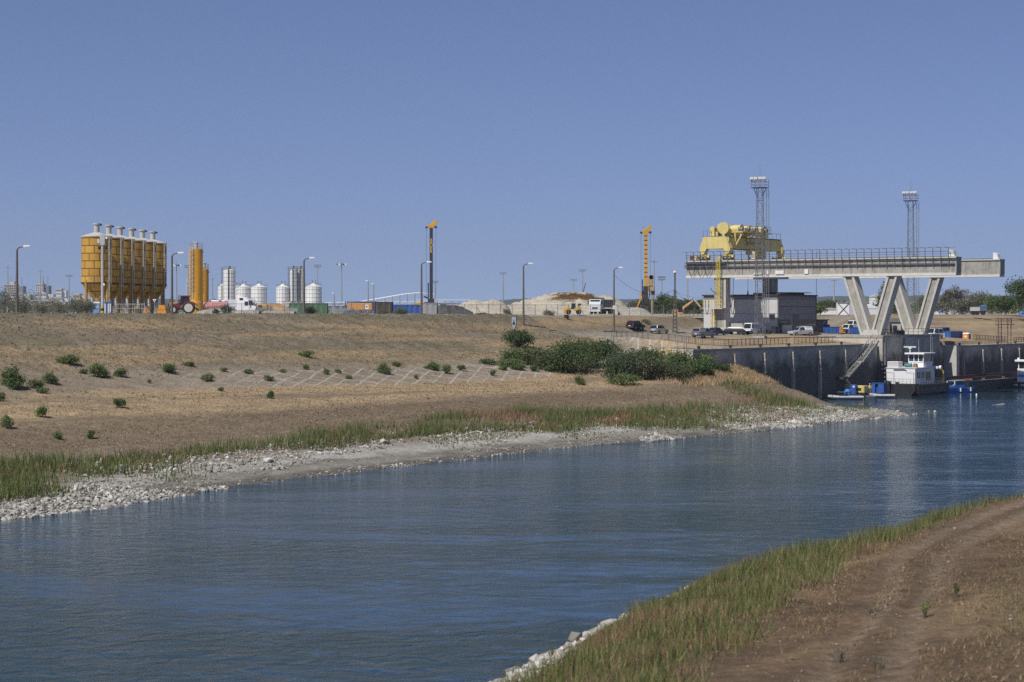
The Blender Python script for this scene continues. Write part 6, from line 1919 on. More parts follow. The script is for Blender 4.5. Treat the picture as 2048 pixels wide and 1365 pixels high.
P(t, 'plate', WHITEC, lambda m: m.prism([(-.28, 2.35), (.28, 2.35), (0, 1.85)], -.07, -.048))
P(t, 'mark', BLACK, lambda m: m.box(-.04, .04, -.08, -.072, 2.02, 2.28))

# ================================================================ fence along the crest
t0 = G(207.5, 0)
fp0, fp1 = at(222, 296), at(1345, 398)


def fence(label, pts_px, hgt=1.75, step=3.0):
    a = at(*pts_px[0]); b = at(*pts_px[1])
    t = T('chain_link_fence', label, 'fence', (a.x, a.y, 15.0), math.atan2(b.y - a.y, b.x - a.x), 'chain link fences along the crest')
    Lf = (b - a).length
    FM = M('fence grey', (.22, .225, .22), .6, .1, 2)
    n = int(Lf / step)
    for i in range(n + 1):
        P(t, 'post', FM, lambda m: m.cyl((i * step, 0, -.4), (i * step, 0, hgt), .055, n=6))
    P(t, 'wire_mesh', FM, lambda m: ([m.bar((0, 0, z), (Lf, 0, z), .018) for z in np.arange(.1, hgt - .1, .3)] + [m.bar((x, 0, .05), (x, 0, hgt - .1), .012) for x in np.arange(0, Lf, .35)] + [m.bar((0, 0, hgt - .08), (Lf, 0, hgt - .08), .04)]))
    P(t, 'strut', FM, lambda m: [m.bar((i * step, 0, 1.3), (i * step + 1.1, 0, 0), .06) for i in range(3, n, 9)])
    return t


fence('chain link fence in front of the silo yard', ((200, 303), (420, 318)), 1.75, 2.6)
fence('long chain link fence from the rubble to the grey container', ((425, 318), (838, 352)), 1.8, 3.0)
fence('chain link fence before the pale spoil heaps', ((880, 356), (1228, 388)), 1.8, 3.0)
fence('chain link fence running on to the utility pole', ((1236, 389), (1345, 398)), 1.8, 3.0)
t = T('yard_gate', 'grey tube gate under the middle silos', 'gate', yard(232, 300), R(5))
GT_ = M('pale gate tube', (.36, .36, .35), .5)
P(t, 'gate_frame', GT_, lambda m: m.bar((0, 0, 1.55), (4.2, 0, 1.55), .09).bar((0, 0, .15), (4.2, 0, .15), .09).bar((0, 0, 0), (0, 0, 1.75), .1).bar((4.2, 0, 0), (4.2, 0, 1.75), .1).bar((0, 0, .9), (4.2, 0, .9), .06))
P(t, 'gate_rail', GT_, lambda m: [m.bar((x, 0, .15), (x, 0, 1.55), .04) for x in np.arange(.3, 4.1, .35)])

# ================================================================ heaps
def heap(name, label, cat, px0, px1, D, depth, prof, mat, seed, rough=.5, kind=None):
    """rounded mound: outline heights given along the photograph columns, real depth behind"""
    x0 = (px0 - 1024) / F * D; x1 = (px1 - 1024) / F * D
    nx, ny = 90, 26
    xs = np.linspace(x0, x1, nx); ts = np.linspace(-1, 1, ny)
    X, Tt = np.meshgrid(xs, ts)
    px = X / D * F + 1024
    top = np.maximum(0, CAM_Z + (HY - np.interp(px, [p[0] for p in prof], [p[1] for p in prof])) / F * D - YZ)
    sh = np.clip(1 - np.abs(Tt) ** 1.6, 0, 1)
    Z = YZ - .3 + top * sh + rough * (fbm(X * .35, Tt * depth * .35 + 9, seed, 4)) * np.sqrt(sh) + .25 * sh
    Yy = D + Tt * depth
    V = np.stack([X - xs.mean(), Yy - D, Z - YZ], -1).reshape(-1, 3)
    ii = np.arange(nx * ny).reshape(ny, nx)
    Qh = np.stack([ii[:-1, :-1], ii[:-1, 1:], ii[1:, 1:], ii[1:, :-1]], -1).reshape(-1, 4)
    o = np_mesh(name, V, Qh, mat, smooth=True)
    o.location = (xs.mean(), D, YZ)
    if kind:
        tag(o, label, cat, kind=kind)
    else:
        tag(o, label, cat, None, 'thing')
    return o


PALE = M('pale dug chalky soil', (.43, .39, .31), .95, .25, .8, streak=.65, scol=(.25, .215, .155), bump=.3, sscale=.5)
RUB = M('grey rubble', (.33, .31, .27), .95, .45, 1.4, bump=.25)
heap('spoil_heap', 'small pale spoil heap with a pointed top left of the big one', 'heap', 900, 1020, 450, 9, [(900, 622), (925, 609), (945, 604), (960, 602), (975, 600), (985, 601), (1000, 605), (1012, 612), (1020, 621)], PALE, 3, 1.1)
BIG = [(1000, 622), (1015, 612), (1045, 605), (1075, 599), (1090, 592), (1110, 589), (1150, 588), (1185, 591), (1200, 596), (1225, 598), (1240, 604), (1262, 620)]
heap('spoil_heap', 'big pale spoil heap with brown grass on its flat top', 'heap', 1000, 1262, 520, 22, BIG, PALE, 5, 1.7)
heap('gravel_heap', 'grey gravel heap between the dump truck and the right drill rig', 'heap', 1238, 1300, 440, 7, [(1238, 622), (1250, 615), (1262, 611), (1272, 612), (1285, 617), (1300, 623)], RUB, 7, .8)
heap('rubble_heap', 'low grey rubble bank in front of the tank trailers', 'heap', 395, 520, 335, 4, [(395, 624), (410, 619), (430, 616), (450, 617), (470, 619), (490, 620), (520, 624)], RUB, 9, .5)
heap('rubble_heap', 'low rubble bank in front of the orange brown machines', 'heap', 515, 590, 340, 4, [(515, 624), (530, 620), (560, 621), (590, 624)], RUB, 10, .5)
heap('scrap_heap', 'dark heap of crumpled sheeting right of the grey container', 'heap', 874, 945, 398, 5, [(874, 616), (882, 606), (893, 608), (905, 613), (925, 615), (945, 623)], M('dark crumpled sheet', (.07, .07, .07), .6, .6, 1.5, bump=.3), 11, .9)
heap('earth_bank', 'brown earth bank behind the orange machines', 'heap', 500, 590, 430, 6, [(500, 622), (515, 611), (540, 606), (560, 607), (578, 610), (590, 622)], M('brown tan soil', (.36, .26, .16), .9, .3, 1), 13, .6)
# grass cap of the big heap
r = np.random.default_rng(5)
n = 9000
px_ = 1085 + 125 * (r.uniform(0, 1, n) * .6 + .4 * r.beta(2, 2, n)); ty = r.uniform(-.45, .5, n)
x_ = (px_ - 1024) / F * 520; y_ = 520 + ty * 22
top_ = np.interp(px_, [p[0] for p in BIG], [p[1] for p in BIG])
z_ = CAM_Z + (HY - top_) / F * 520 * (1 - np.abs(ty) ** 1.6) - .45 * np.abs(ty) - .5 * (np.abs(px_ - 1147) / 62) ** 4
P_ = np.stack([x_, y_, z_], 1)
blade_stuff('heap_grass', 'brown dead grass covering the top of the big spoil heap', 'dry grass', P_, .45, .08, 15, [(.24, .14, .06), (.28, .17, .08), (.20, .115, .05)], .4)

# orange machines / pipes behind the rubble
t = T('tracked_excavator', 'tan excavator arm lying low behind the rubble and the white lorry', 'excavator', yard(556, 410), R(-5))
P(t, 'arm', M('dusty orange paint', (.50, .30, .12), .7, .2, 1), lambda m: m.prism([(-2.2, 1.7), (-.3, 2.0), (1.2, 1.4), (1.5, .4), (1.1, .35), (.9, 1.1), (-.4, 1.6), (-2.2, 1.4)], -.25, .25))
P(t, 'body', M('dusty orange paint', (.5, .3, .12)), lambda m: m.box(-4.2, -2.1, -.9, .9, .7, 1.9), .1)
P(t, 'tracks', DSTEEL, lambda m: m.box(-4.4, -1.6, -1.1, -.6, 0, .65).box(-4.4, -1.6, .6, 1.1, 0, .65), .12)
P(t, 'cab_window', GLASS, lambda m: m.box(-3.9, -3.1, -.93, -.903, 1.1, 1.75))


def stack(label, px, D, n, mat, Lx=4.5):
    t = T('sheet_stack', label, 'stack', yard(px, D), R(-8), 'stacks of grey sheets behind the fence')
    for i in range(n):
        P(t, 'sheet', mat, lambda m: m.box(-Lx / 2 + .12 * (i % 3), Lx / 2 + .1 * (i % 2), -.7, .7, .1 + i * .22, .25 + i * .22))
    P(t, 'timber', WOOD, lambda m: m.box(-Lx / 2 + .4, -Lx / 2 + .6, -.6, .6, -.1, .097).box(Lx / 2 - .6, Lx / 2 - .4, -.6, .6, -.1, .097))
    return t


SHT = M('zinc sheet', (.30, .32, .34), .5, .25, 1.5, metal=.3)
stack('stack of zinc sheets left of the lamp post and green container', 583, 372, 5, SHT, 2.6)
stack('stack of zinc sheets in front of the orange tank container', 682, 365, 5, SHT, 4.2)
stack('dark stack of frames just right of the white lorry', 527, 372, 6, M('dull frame steel', (.16, .165, .17), .6, .4, 2), 3.0)
stack('low pile of dark beams in front of the tank container', 705, 362, 3, M('dull frame steel', (.16, .165, .17)), 3.0)

# ---- drill rigs
def drill_rig(label, px, D, top_y, yellow_mast, flip):
    p = at(px, D)
    t = T('drill_rig', label, 'drill rig', (p.x, p.y, YZ), 0, 'tall drill rigs')
    ht = CAM_Z + (HY - top_y) / F * D - YZ
    MM = M('yellow rig paint', (.62, .33, .03), .5, .15, 1, streak=.3, scol=(.2, .1, .03)) if yellow_mast else M('navy mast', (.035, .04, .06), .5, .2, 1)
    YR = M('yellow rig paint', (.62, .33, .03), .5, .15, 1, streak=.3, scol=(.2, .1, .03))
    s = -1 if flip else 1
    mz = ht - 2.0
    zb = 6.0 if yellow_mast else 0.2
    P(t, 'mast', MM, lambda m: m.box(-.34, .34, -.34, .34, zb, mz), .03)
    if yellow_mast:
        P(t, 'lower_mast', DSTEEL, lambda m: m.box(-.55, .5, -.42, .42, .2, zb))
        P(t, 'mast_hose', BLACK, lambda m: m.tube([(-.75, -.3, 7.5), (-.8, -.4, 4), (-.5, -.5, 2.2), (.3, -.5, 2.0), (.85, -.4, 4), (.7, -.3, 7)], .11, 8))
        P(t, 'rotary_head', M('dusty tan machinery', (.40, .28, .14), .7, .4, 2), lambda m: m.box(.5, 1.6, -.5, .5, 6.0, 8.4).box(.6, 1.9, -.4, .4, 4.9, 6.0), .15)
        P(t, 'head_motor', DSTEEL, lambda m: m.cyl((1.2, -.5, 8.0), (1.2, .5, 8.0), .5, n=12).cyl((1.55, 0, 4.2), (1.55, 0, 4.9), .35, .5, 12))
        P(t, 'kelly_bar', M('pale drill rod', (.34, .29, .22), .7, .2, 1), lambda m: m.cyl((1.45, 0, 0), (1.45, 0, 4.3), .3, n=12).cyl((1.45, 0, 3.1), (1.45, 0, 3.3), .42, n=12))
        P(t, 'back_strut', YR, lambda m: m.bar((-.4, 0, 5.2), (-2.1, 0, .8), .28))
        P(t, 'mast_rung', DSTEEL, lambda m: [m.box(-.36, .36, -.37, -.343, z, z + .18) for z in np.arange(8, mz, 1.0)])
        P(t, 'side_light', YR, lambda m: m.box(-1.6, -.6, -.2, .2, 4.0, 4.35))
    else:
        P(t, 'lower_frame', M('navy mast', (.035, .04, .06)), lambda m: m.box(-.75, -.5, -.4, .4, .2, 6.6).box(-.5, .65, -.42, .42, .2, 3.2))
        P(t, 'strut', DSTEEL, lambda m: m.bar((-.5, 0, 2.8), (-1.4, 0, 0), .22).bar((-.6, 0, 3.3), (-1.6, 0, 3.7), .3))
        cu = bpy.data.curves.new('mast_lettering', 'FONT')
        cu.body = 'B\nA\nU\nE\nR'
        cu.size = .85; cu.space_line = .72; cu.align_x = 'CENTER'; cu.extrude = .01
        tx = bpy.data.objects.new('mast_lettering', cu); link(tx, t)
        me_ = bpy.data.meshes.new_from_object(tx)
        bpy.data.objects.remove(tx)
        me_.materials.clear(); me_.materials.append(M('yellow lettering', (.75, .50, .04), .6))
        tx = bpy.data.objects.new('mast_lettering', me_); link(tx, t)
        tx.location = (0, -.36, 15.5); tx.rotation_euler = (R(90), 0, 0)
    P(t, 'mast_head', YR, lambda m: m.prism([(s * -.9, mz - .1), (s * .5, mz), (s * 1.3, mz + 1.3), (s * 1.35, mz + 1.75), (s * .9, mz + 1.7), (s * -.2, mz + .75), (s * -1.0, mz + .35)], -.3, .3), .03)
    P(t, 'head_sheave', DSTEEL, lambda m: m.cyl((s * 1.0, -.35, mz + .15), (s * 1.0, .35, mz + .15), .28, n=12).bar((s * .4, 0, mz + .2), (s * 1.1, 0, mz + .1), .2).cyl((s * -1.0, -.3, mz + .1), (s * -1.0, .3, mz + .1), .25, n=12))
    P(t, 'hoist_rope', BLACK, lambda m: m.bar((s * 1.0, 0, mz), (s * 1.0, 0, 4 if not yellow_mast else 8.4), .045).bar((s * -1.05, 0, mz), (s * -1.0, 0, 3), .045))
    P(t, 'anemometer', GALV, lambda m: m.bar((s * -.5, 0, mz + .5), (s * -.5, 0, mz + 1.5), .08).bar((s * -.7, 0, mz + 1.4), (s * -.2, 0, mz + 1.4), .06))
    o = P(t, 'upper_carriage', DSTEEL if yellow_mast else YR, lambda m: m.box(-3.5, -.8, .5, 3.0, 1.0, 2.4), .1)
    P(o, 'cab', GLASS, lambda m: m.box(-1.6, -.7, .2, 1.2, 1.1, 2.5), .05)
    P(t, 'crawler', DSTEEL, lambda m: m.box(-3.8, .8, .4, 1.0, 0, .9).box(-3.8, .8, 2.5, 3.1, 0, .9), .2)
    return t


drill_rig('left drill rig with a dark lettered mast behind the grey container', 862.5, 430, 437.5, False, False)
drill_rig('right drill rig with a yellow mast and drill head', 1291.5, 440, 448.5, True, False)

# dump truck facing the camera
t = T('dump_truck', 'dusty white dump truck with grey tipping body', 'lorry', yard(1190, 402, -.05), R(-20))
P(t, 'cab', M('pale teal white cab', (.62, .66, .66), .5, .08, 1, streak=.3, scol=(.4, .38, .34)), lambda m: m.prism([(-.1, .9), (2.0, .9), (2.0, 2.95), (.15, 2.95), (-.1, 2.0)], -1.2, 1.2, 'x'), .08)
P(t, 'windscreen', GLASS, lambda m: m.add([(-1.05, -.075, 2.08), (1.05, -.075, 2.08), (1.0, .12, 2.85), (-1.0, .12, 2.85)], [(0, 1, 2, 3)]))
P(t, 'side_window', GLASS, lambda m: m.box(1.203, 1.22, .5, 1.4, 1.95, 2.7))
P(t, 'grille', DSTEEL, lambda m: m.box(-.6, .6, -.14, -.103, 1.05, 1.35))
P(t, 'bumper', M('pale teal white cab', (.62, .66, .66)), lambda m: m.box(-1.2, 1.2, -.3, .1, .45, .85), .04)
for x in (-.9, .9):
    P(t, 'headlight', LAMPW, lambda m: m.box(x - .2, x + .2, -.33, -.303, .55, .75))
P(t, 'tipping_body', M('grey canvas body', (.27, .265, .24), .8, .2, 1, streak=.4, scol=(.14, .13, .11)), lambda m: m.frustum((-1.15, 1.15, 2.5, 9.5), (-1.3, 1.3, 2.2, 9.9), 1.3, 2.95))
for y in np.arange(3.0, 9.6, 1.1):
    P(t, 'body_rib', M('grey canvas body', (.27, .265, .24)), lambda m: m.prism([(1.16, 1.3), (1.24, 1.3), (1.38, 2.95), (1.31, 2.95)], y, y + .12))
P(t, 'body_headboard', DSTEEL, lambda m: m.box(-1.3, 1.3, 2.05, 2.2, 1.2, 3.25))
P(t, 'chassis', DSTEEL, lambda m: m.box(-.5, .5, .2, 9.3, .6, 1.1))
for y in (.9, 3.4, 6.6, 8.0):
    for x in (-1.0, 1.0):
        w_ = P(t, 'wheel', BLACK, lambda m: m.cyl((x - .2, y, .52), (x + .2, y, .52), .54, n=18))
        P(w_, 'rim', DSTEEL, lambda m: m.cyl((x - .215, y, .52), (x + .215, y, .52), .28, n=12))
P(t, 'mirror', BLACK, lambda m: m.box(-1.5, -1.3, -.2, -.1, 1.9, 2.6).box(1.3, 1.5, -.2, -.1, 1.9, 2.6))
# loader / dozer
t = T('wheel_loader', 'yellow loader with black cab in front of the spoil heap', 'loader', yard(1147, 392, -.1), R(4))
P(t, 'body', YEL, lambda m: m.box(.1, 1.5, -.6, .6, .7, 1.25).box(-1.75, -.5, -.6, .6, .55, 1.35), .08)
P(t, 'counterweight', ORANGE, lambda m: m.box(-1.8, -1.45, -.8, .8, 0.15, .95), .05)
P(t, 'cab', GLASS, lambda m: m.frustum((-.5, .4, -.5, .5), (-.35, .35, -.45, .45), 1.0, 2.05))
P(t, 'cab_roof', BLACK, lambda m: m.box(-.45, .45, -.55, .55, 2.05, 2.15))
P(t, 'lift_arm', YEL, lambda m: m.prism([(.7, 1.2), (1.0, 1.2), (1.3, 2.1), (1.05, 2.1)], -.5, -.3).prism([(.7, 1.2), (1.0, 1.2), (1.3, 2.1), (1.05, 2.1)], .3, .5))
P(t, 'fork_head', DSTEEL, lambda m: m.box(.9, 1.5, -.6, .6, 1.75, 2.1))
for x in (-1.0, 1.0):
    for y in (-.6, .6):
        P(t, 'wheel', BLACK, lambda m: m.cyl((x, y - .18, .45), (x, y + .18, .45), .47, n=16))
# black box on the slope
p = pick(1133, 638, 250, 420)
t = T('slope_box', 'small black box on legs on the upper embankment', 'box', p, ROT)
P(t, 'box', BLACK, lambda m: m.box(-.4, .4, -.25, .25, .1, .75), .04)
P(t, 'leg', BLACK, lambda m: m.bar((.2, 0, -.1), (.25, 0, .12), .12).bar((-.25, 0, -.1), (-.2, 0, .12), .12))

# utility pole with wires
up_ = at(1350, 396)
uz = h1(up_.x, up_.y)
t = T('utility_pole', 'dark latticed concrete utility pole with a white cap lamp', 'utility pole', (up_.x, up_.y, uz), 0)
CP_ = M('dark concrete pole', (.10, .09, .08), .85, .35, 2)
for x0, x1 in ((-.42, -.13), (.42, .13)):
    P(t, 'pole_leg', CP_, lambda m: m.bar((x0, 0, -.4), (x1, 0, 8.6), .22))
P(t, 'rung', CP_, lambda m: [m.box(-.42 + .03 * z, .42 - .03 * z, -.1, .1, z, z + .25) for z in np.arange(.3, 8.6, .75)])
P(t, 'top_post', CP_, lambda m: m.bar((0, 0, 8.2), (0, 0, 12.0), .3))
P(t, 'lamp_cap', M('pale cap lamp', (.70, .62, .45), .5), lambda m: m.lathe([(.15, 11.9), (.38, 12.05), (.3, 12.3), (.05, 12.42)], 14), smooth=True)


def wire(label, a, b, sag, r_=.025):
    a, b = Vector(a), Vector(b)
    t = T('overhead_wire', label, 'wire', a, 0, 'wires hung from the utility pole')
    pts = []
    for i in range(15):
        f = i / 14
        q = a.lerp(b, f) - a
        q.z -= sag * 4 * f * (1 - f)
        pts.append(q)
    P(t, 'cable', BLACK, lambda m: m.tube(pts, r_, 5))
    return t


tz = Vector((up_.x, up_.y, uz + 8.7))
lp = at(1228, 384)
wire('thin wire sagging from the lamp post by the truck to the utility pole', (lp.x, lp.y, 22.5), tz, 2.2)
rl = at(1412, 410)
wire('wire falling from the utility pole to the grey building roof', tz, (rl.x, rl.y, 18.8), 2.0)
wire('second wire from the utility pole to the building roof', tz - Vector((0, 0, .4)), (rl.x + 2, rl.y, 18.8), .8, .015)

# orange excavator arm beyond
t = T('long_reach_excavator', 'pale orange excavator arm raised in front of the dark trees', 'excavator', yard(1362, 480), 0)
OA = M('pale orange arm', (.62, .36, .18), .6, .15, 1)
P(t, 'boom', OA, lambda m: m.prism([(0, 0.3), (.5, .3), (.7, 1.2), (2.9, 2.9), (2.8, 3.25), (.5, 1.7), (0, .9)], -.25, .25))
P(t, 'stick', M('pale yellow arm', (.60, .50, .32), .6), lambda m: m.prism([(2.9, 3.4), (3.3, 3.4), (4.9, 1.5), (4.7, 1.35)], -.2, .2))
P(t, 'bucket', STEEL, lambda m: m.prism([(4.4, .9), (5.0, .8), (5.1, 1.5), (4.6, 1.6)], -.4, .4))
P(t, 'body', OA, lambda m: m.box(-2, .4, -1, 1, -.4, .9), .1)
P(t, 'cab', GLASS, lambda m: m.box(-.8, .3, -1.05, -.2, .3, 1.3), .05)
P(t, 'crawler', DSTEEL, lambda m: m.box(-2.2, .8, -1.2, -.7, -.6, -.403).box(-2.2, .8, .7, 1.2, -.6, -.403))
t = T('leaning_pole', 'thin dark pole leaning on top of the spoil heap', 'pole', (*at(1164, 520).xy, 19.2), 0)
P(t, 'pole', DSTEEL, lambda m: m.cyl((0, 0, 0), (.9, 0, 3.6), .1, n=6))

# navigation sign on the embankment
p = on(1028, 318)
t = T('river_sign', 'grey pointed river navigation sign above the green shrubs', 'sign', (p.x, p.y, p.z), R(-38))
zs_ = CAM_Z + (HY - 645) / F * 318 - p.z
P(t, 'post', DSTEEL, lambda m: m.cyl((0, .1, -.3), (0, .1, zs_ + .6), .08, n=8))
P(t, 'plate_frame', DSTEEL, lambda m: m.prism([(-.52, zs_ + .95), (.52, zs_ + .95), (.52, zs_ - .35), (.12, zs_ - 1.2), (-.12, zs_ - 1.2), (-.52, zs_ - .35)], -.02, .06))
P(t, 'plate', M('grey blue sign face', (.30, .33, .38), .5, .06, 2), lambda m: m.prism([(-.44, zs_ + .87), (.44, zs_ + .87), (.44, zs_ - .30), (.10, zs_ - 1.1), (-.10, zs_ - 1.1), (-.44, zs_ - .30)], -.04, -.022))
P(t, 'symbol', BLACK, lambda m: m.prism([(-.30, zs_ - .38), (.30, zs_ - .38), (.22, zs_ - .10), (.10, zs_ + .05), (.06, zs_ + .40), (-.06, zs_ + .40), (-.10, zs_ + .05), (-.22, zs_ - .10)], -.055, -.042))

# goal post shaped frames on the slope by the wing wall
for px, D, yt, lb in ((1216, 345, 668, 'grey goal post frame rising from the dark shrubs'), (1361.5, 328, 667, 'grey goal post frame in front of the railing and quay wall')):
    p = on(px, D)
    t = T('goal_frame', lb, 'frame', p, R(-20), 'grey goal post frames')
    ht = max(2.5, CAM_Z + (HY - yt) / F * D - p.z)
    for x in (-.55, .55):
        P(t, 'upright', GALV, lambda m: m.bar((x, 0, -.3), (x, 0, ht), .14))
    P(t, 'back_upright', GALV, lambda m: m.bar((.75, .8, -.3), (.75, .8, ht), .09))
    P(t, 'crossbar', DSTEEL, lambda m: m.box(-.85, .85, -.1, .1, ht, ht + .2))

# ---- things beyond the quay on the right
t = T('white_site_hut', 'white sheet hut with dark cross bracing behind the left V leg', 'hut', (*at(1675, 495).xy, 14.6), R(-3))
P(t, 'wall', WHITEC, lambda m: m.box(0, 2.9, 0, 3, -.3, 3.05))
P(t, 'side_wall', M('pale grey wall', (.45, .45, .47), .6), lambda m: m.box(2.903, 4.6, .1, 3, -.3, 3.0))
P(t, 'cross_brace', DSTEEL, lambda m: m.bar((.1, -.06, .0), (2.8, -.06, 2.9), .13).bar((2.8, -.06, 0), (.1, -.06, 2.9), .13).bar((0, -.06, 2.95), (2.9, -.06, 2.95), .1))
for i, (px, D, w_, h_, lb) in enumerate(((1742, 540, 5.5, 2.6, 'white tent roof seen between the legs of the left V'), (1752, 560, 4.0, 2.2, 'second white tent behind the first between the legs'))):
    t = T('white_tent', lb, 'tent', (*at(px, D).xy, 14.6), R(10), 'white tents beyond the quay')
    P(t, 'tent_roof', WHITEC, lambda m: m.prism([(-w_ / 2, h_ - .9), (0, h_ + .2), (w_ / 2, h_ - .9)], 0, 6))
    P(t, 'tent_wall', WHITE, lambda m: m.box(-w_ / 2 + .1, w_ / 2 - .1, .1, 5.9, -.3, h_ - .9))
for i, (px, D, mt, lb, Lx) in enumerate(((1640, 620, WHITE, 'low white wall of huts beyond the annex shed', 7), (1872, 600, WHITE, 'low white hut row right of the V legs', 9), (1741, 700, WHITE, 'small pale house on the far plain between the legs', 4))):
    t = T('low_hut', lb, 'hut', (*at(px, D).xy, 14.6), 0, 'low white huts in the distance')
    P(t, 'wall', mt, lambda m: m.box(0, Lx, 0, 3, -.3, 1.5 if i < 2 else 6))
    P(t, 'roof', CEM, lambda m: m.prism([(-.2, 1.5 if i < 2 else 6), (Lx + .2, 1.5 if i < 2 else 6), (Lx * .5, 2.0 if i < 2 else 7)], -.2, 3.2))
t = T('site_trailer', 'grey tipping trailer with a blue top on the right embankment', 'trailer', (*at(1942, 505).xy, 14.6), R(-5))
P(t, 'trailer_body', M('pale grey box', (.5, .5, .5), .6), lambda m: m.box(0, 2.2, 0, 2.2, 1.0, 2.0))
P(t, 'trailer_side', M('blue grey box', (.10, .12, .17), .6), lambda m: m.box(2.203, 4.0, .1, 2.1, 1.0, 2.1))
P(t, 'trailer_cover', SKYB, lambda m: m.box(2.5, 4.0, 0, 2.2, 2.103, 2.35), .05)
P(t, 'chassis', DSTEEL, lambda m: m.box(.2, 3.9, .2, 2.0, .55, .997))
for x in (.8, 1.7, 3.2):
    for y in (.1, 2.1):
        P(t, 'wheel', BLACK, lambda m: m.cyl((x, y - .12, .4), (x, y + .12, .4), .42, n=12))
for px, lb, h_ in ((1880, 'blue tarpaulin bundle on the right embankment crest', .5), (2043, 'blue barrel at the right edge of the embankment crest', 1.0)):
    t = T('blue_barrel', lb, 'barrel', (*at(px, 500 if px < 2000 else 480).xy, 14.5 + (.7 if px < 2000 else 0)), 0, 'blue barrels on the right bank')
    P(t, 'barrel', SKYB, lambda m: m.lathe([(.5, 0), (.55, h_ * .5), (.5, h_), (.05, h_ + .05)], 14), smooth=True)
    P(t, 'hoop', DBLUE, lambda m: m.lathe([(.555, h_ * .45), (.58, h_ * .5), (.555, h_ * .55)], 14))

# ---- the town at far left
def block(label, px0, px1, ytop, D, mat, rows, cols, cat='apartment block', z0=15):
    x0 = (px0 - 1024) / F * D; x1 = (px1 - 1024) / F * D
    h_ = CAM_Z + (HY - ytop) / F * D - z0
    W_ = x1 - x0
    t = T('apartment_block', label, cat, (x0, D, z0), R(0), 'apartment blocks of the far town')
    P(t, 'wall', mat, lambda m: m.box(0, W_ * .62, 0, 16, -2, h_))
    P(t, 'side_wing', M('shadow side render', (.20, .20, .22), .8, .1, .1) if rows > 8 else mat, lambda m: m.box(W_ * .62 + .05, W_, 3, 18, -2, h_ * .97))  # tower wing tinted dark, its shade put into the render colour
    P(t, 'roof', CEM, lambda m: m.box(-.4, W_ * .62 + .02, -.4, 16.4, h_ + .003, h_ + 1.0).box(W_ * .25, W_ * .5, 4, 10, h_ + 1.0, h_ + 4.5 if rows > 8 else h_ + 2))
    WG = M('far window glass', (.07, .075, .09), .3)
    for r_ in range(rows):
        zz = h_ * (r_ + .35) / rows
        P(t, 'window_band', WG, lambda m: [m.box(W_ * .62 * (c_ + .2) / cols, W_ * .62 * (c_ + .8) / cols, -.08, -.02, zz, zz + h_ / rows * .45) for c_ in range(cols)])
    if rows > 8:
        P(t, 'roof_mast', STEEL, lambda m: [m.bar((x, 6, h_), (x, 6, h_ + 10), .5) for x in (W_ * .3, W_ * .55, W_ * .9)])
    return t


BEI = M('beige render', (.42, .39, .33)); GRB = M('brown grey tower render', (.34, .31, .29), .85, .08, .1); WHB = M('far white render', (.60, .60, .61), .8, .08, .1); ORB = M('peach render', (.55, .45, .33), .8, .08, .1)
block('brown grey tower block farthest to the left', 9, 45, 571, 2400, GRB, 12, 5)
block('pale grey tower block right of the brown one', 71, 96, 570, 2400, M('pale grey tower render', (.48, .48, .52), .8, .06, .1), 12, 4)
block('low white housing between the two tower blocks', 20, 60, 588, 2300, WHB, 5, 9)
block('white stepped housing below the pale grey tower', 72, 105, 588, 2250, WHB, 5, 8)
block('white block of medium height left of the peach building', 111, 131, 580, 2300, WHB, 8, 5)
block('low white row in front of the medium block', 100, 140, 596, 2150, WHB, 4, 10)
block('peach coloured long building left of the silos', 146, 168, 590, 2100, ORB, 4, 7)
block('low brown roofed row behind the scrub at the far left', 60, 130, 603, 1900, BEI, 3, 12)

# ================================================================ shrubs and trees
LEAFM = MA('leaf colours', .7, trans=.4)
BARK = M('grey brown bark', (.13, .105, .08), .9, .25, 2)
DGREEN = [(.065, .115, .036), (.09, .145, .045), (.12, .175, .06), (.08, .125, .045), (.13, .15, .065)]
MGREEN = [(.11, .18, .05), (.14, .22, .07), (.085, .14, .045), (.19, .235, .09), (.20, .19, .09)]
OLIVE = [(.105, .125, .055), (.13, .15, .07), (.085, .105, .05), (.15, .155, .08)]
GREYG = [(.16, .17, .12), (.21, .215, .16), (.12, .14, .09), (.26, .25, .19)]


def crown_points(n, blobs, seed, shell=.55):
    r = np.random.default_rng(seed)
    vol = np.array([b[3] * b[4] * b[5] for b in blobs]); vol = vol ** .75 / (vol ** .75).sum()
    k = r.choice(len(blobs), n, p=vol)
    d = r.normal(size=(n, 3)); d /= np.linalg.norm(d, axis=1)[:, None]
    d *= (1 + .35 * fbm(d[:, 0] * 2.3 + k * 3.1, d[:, 1] * 2.3 + d[:, 2] * 1.7 + k * 1.7, seed % 97, 2))[:, None]
    rad = r.uniform(0, 1, n) ** shell * (1 + .20 * r.normal(size=n))
    b = np.array(blobs)[k]
    return b[:, :3] + d * rad[:, None] * b[:, 3:6], k


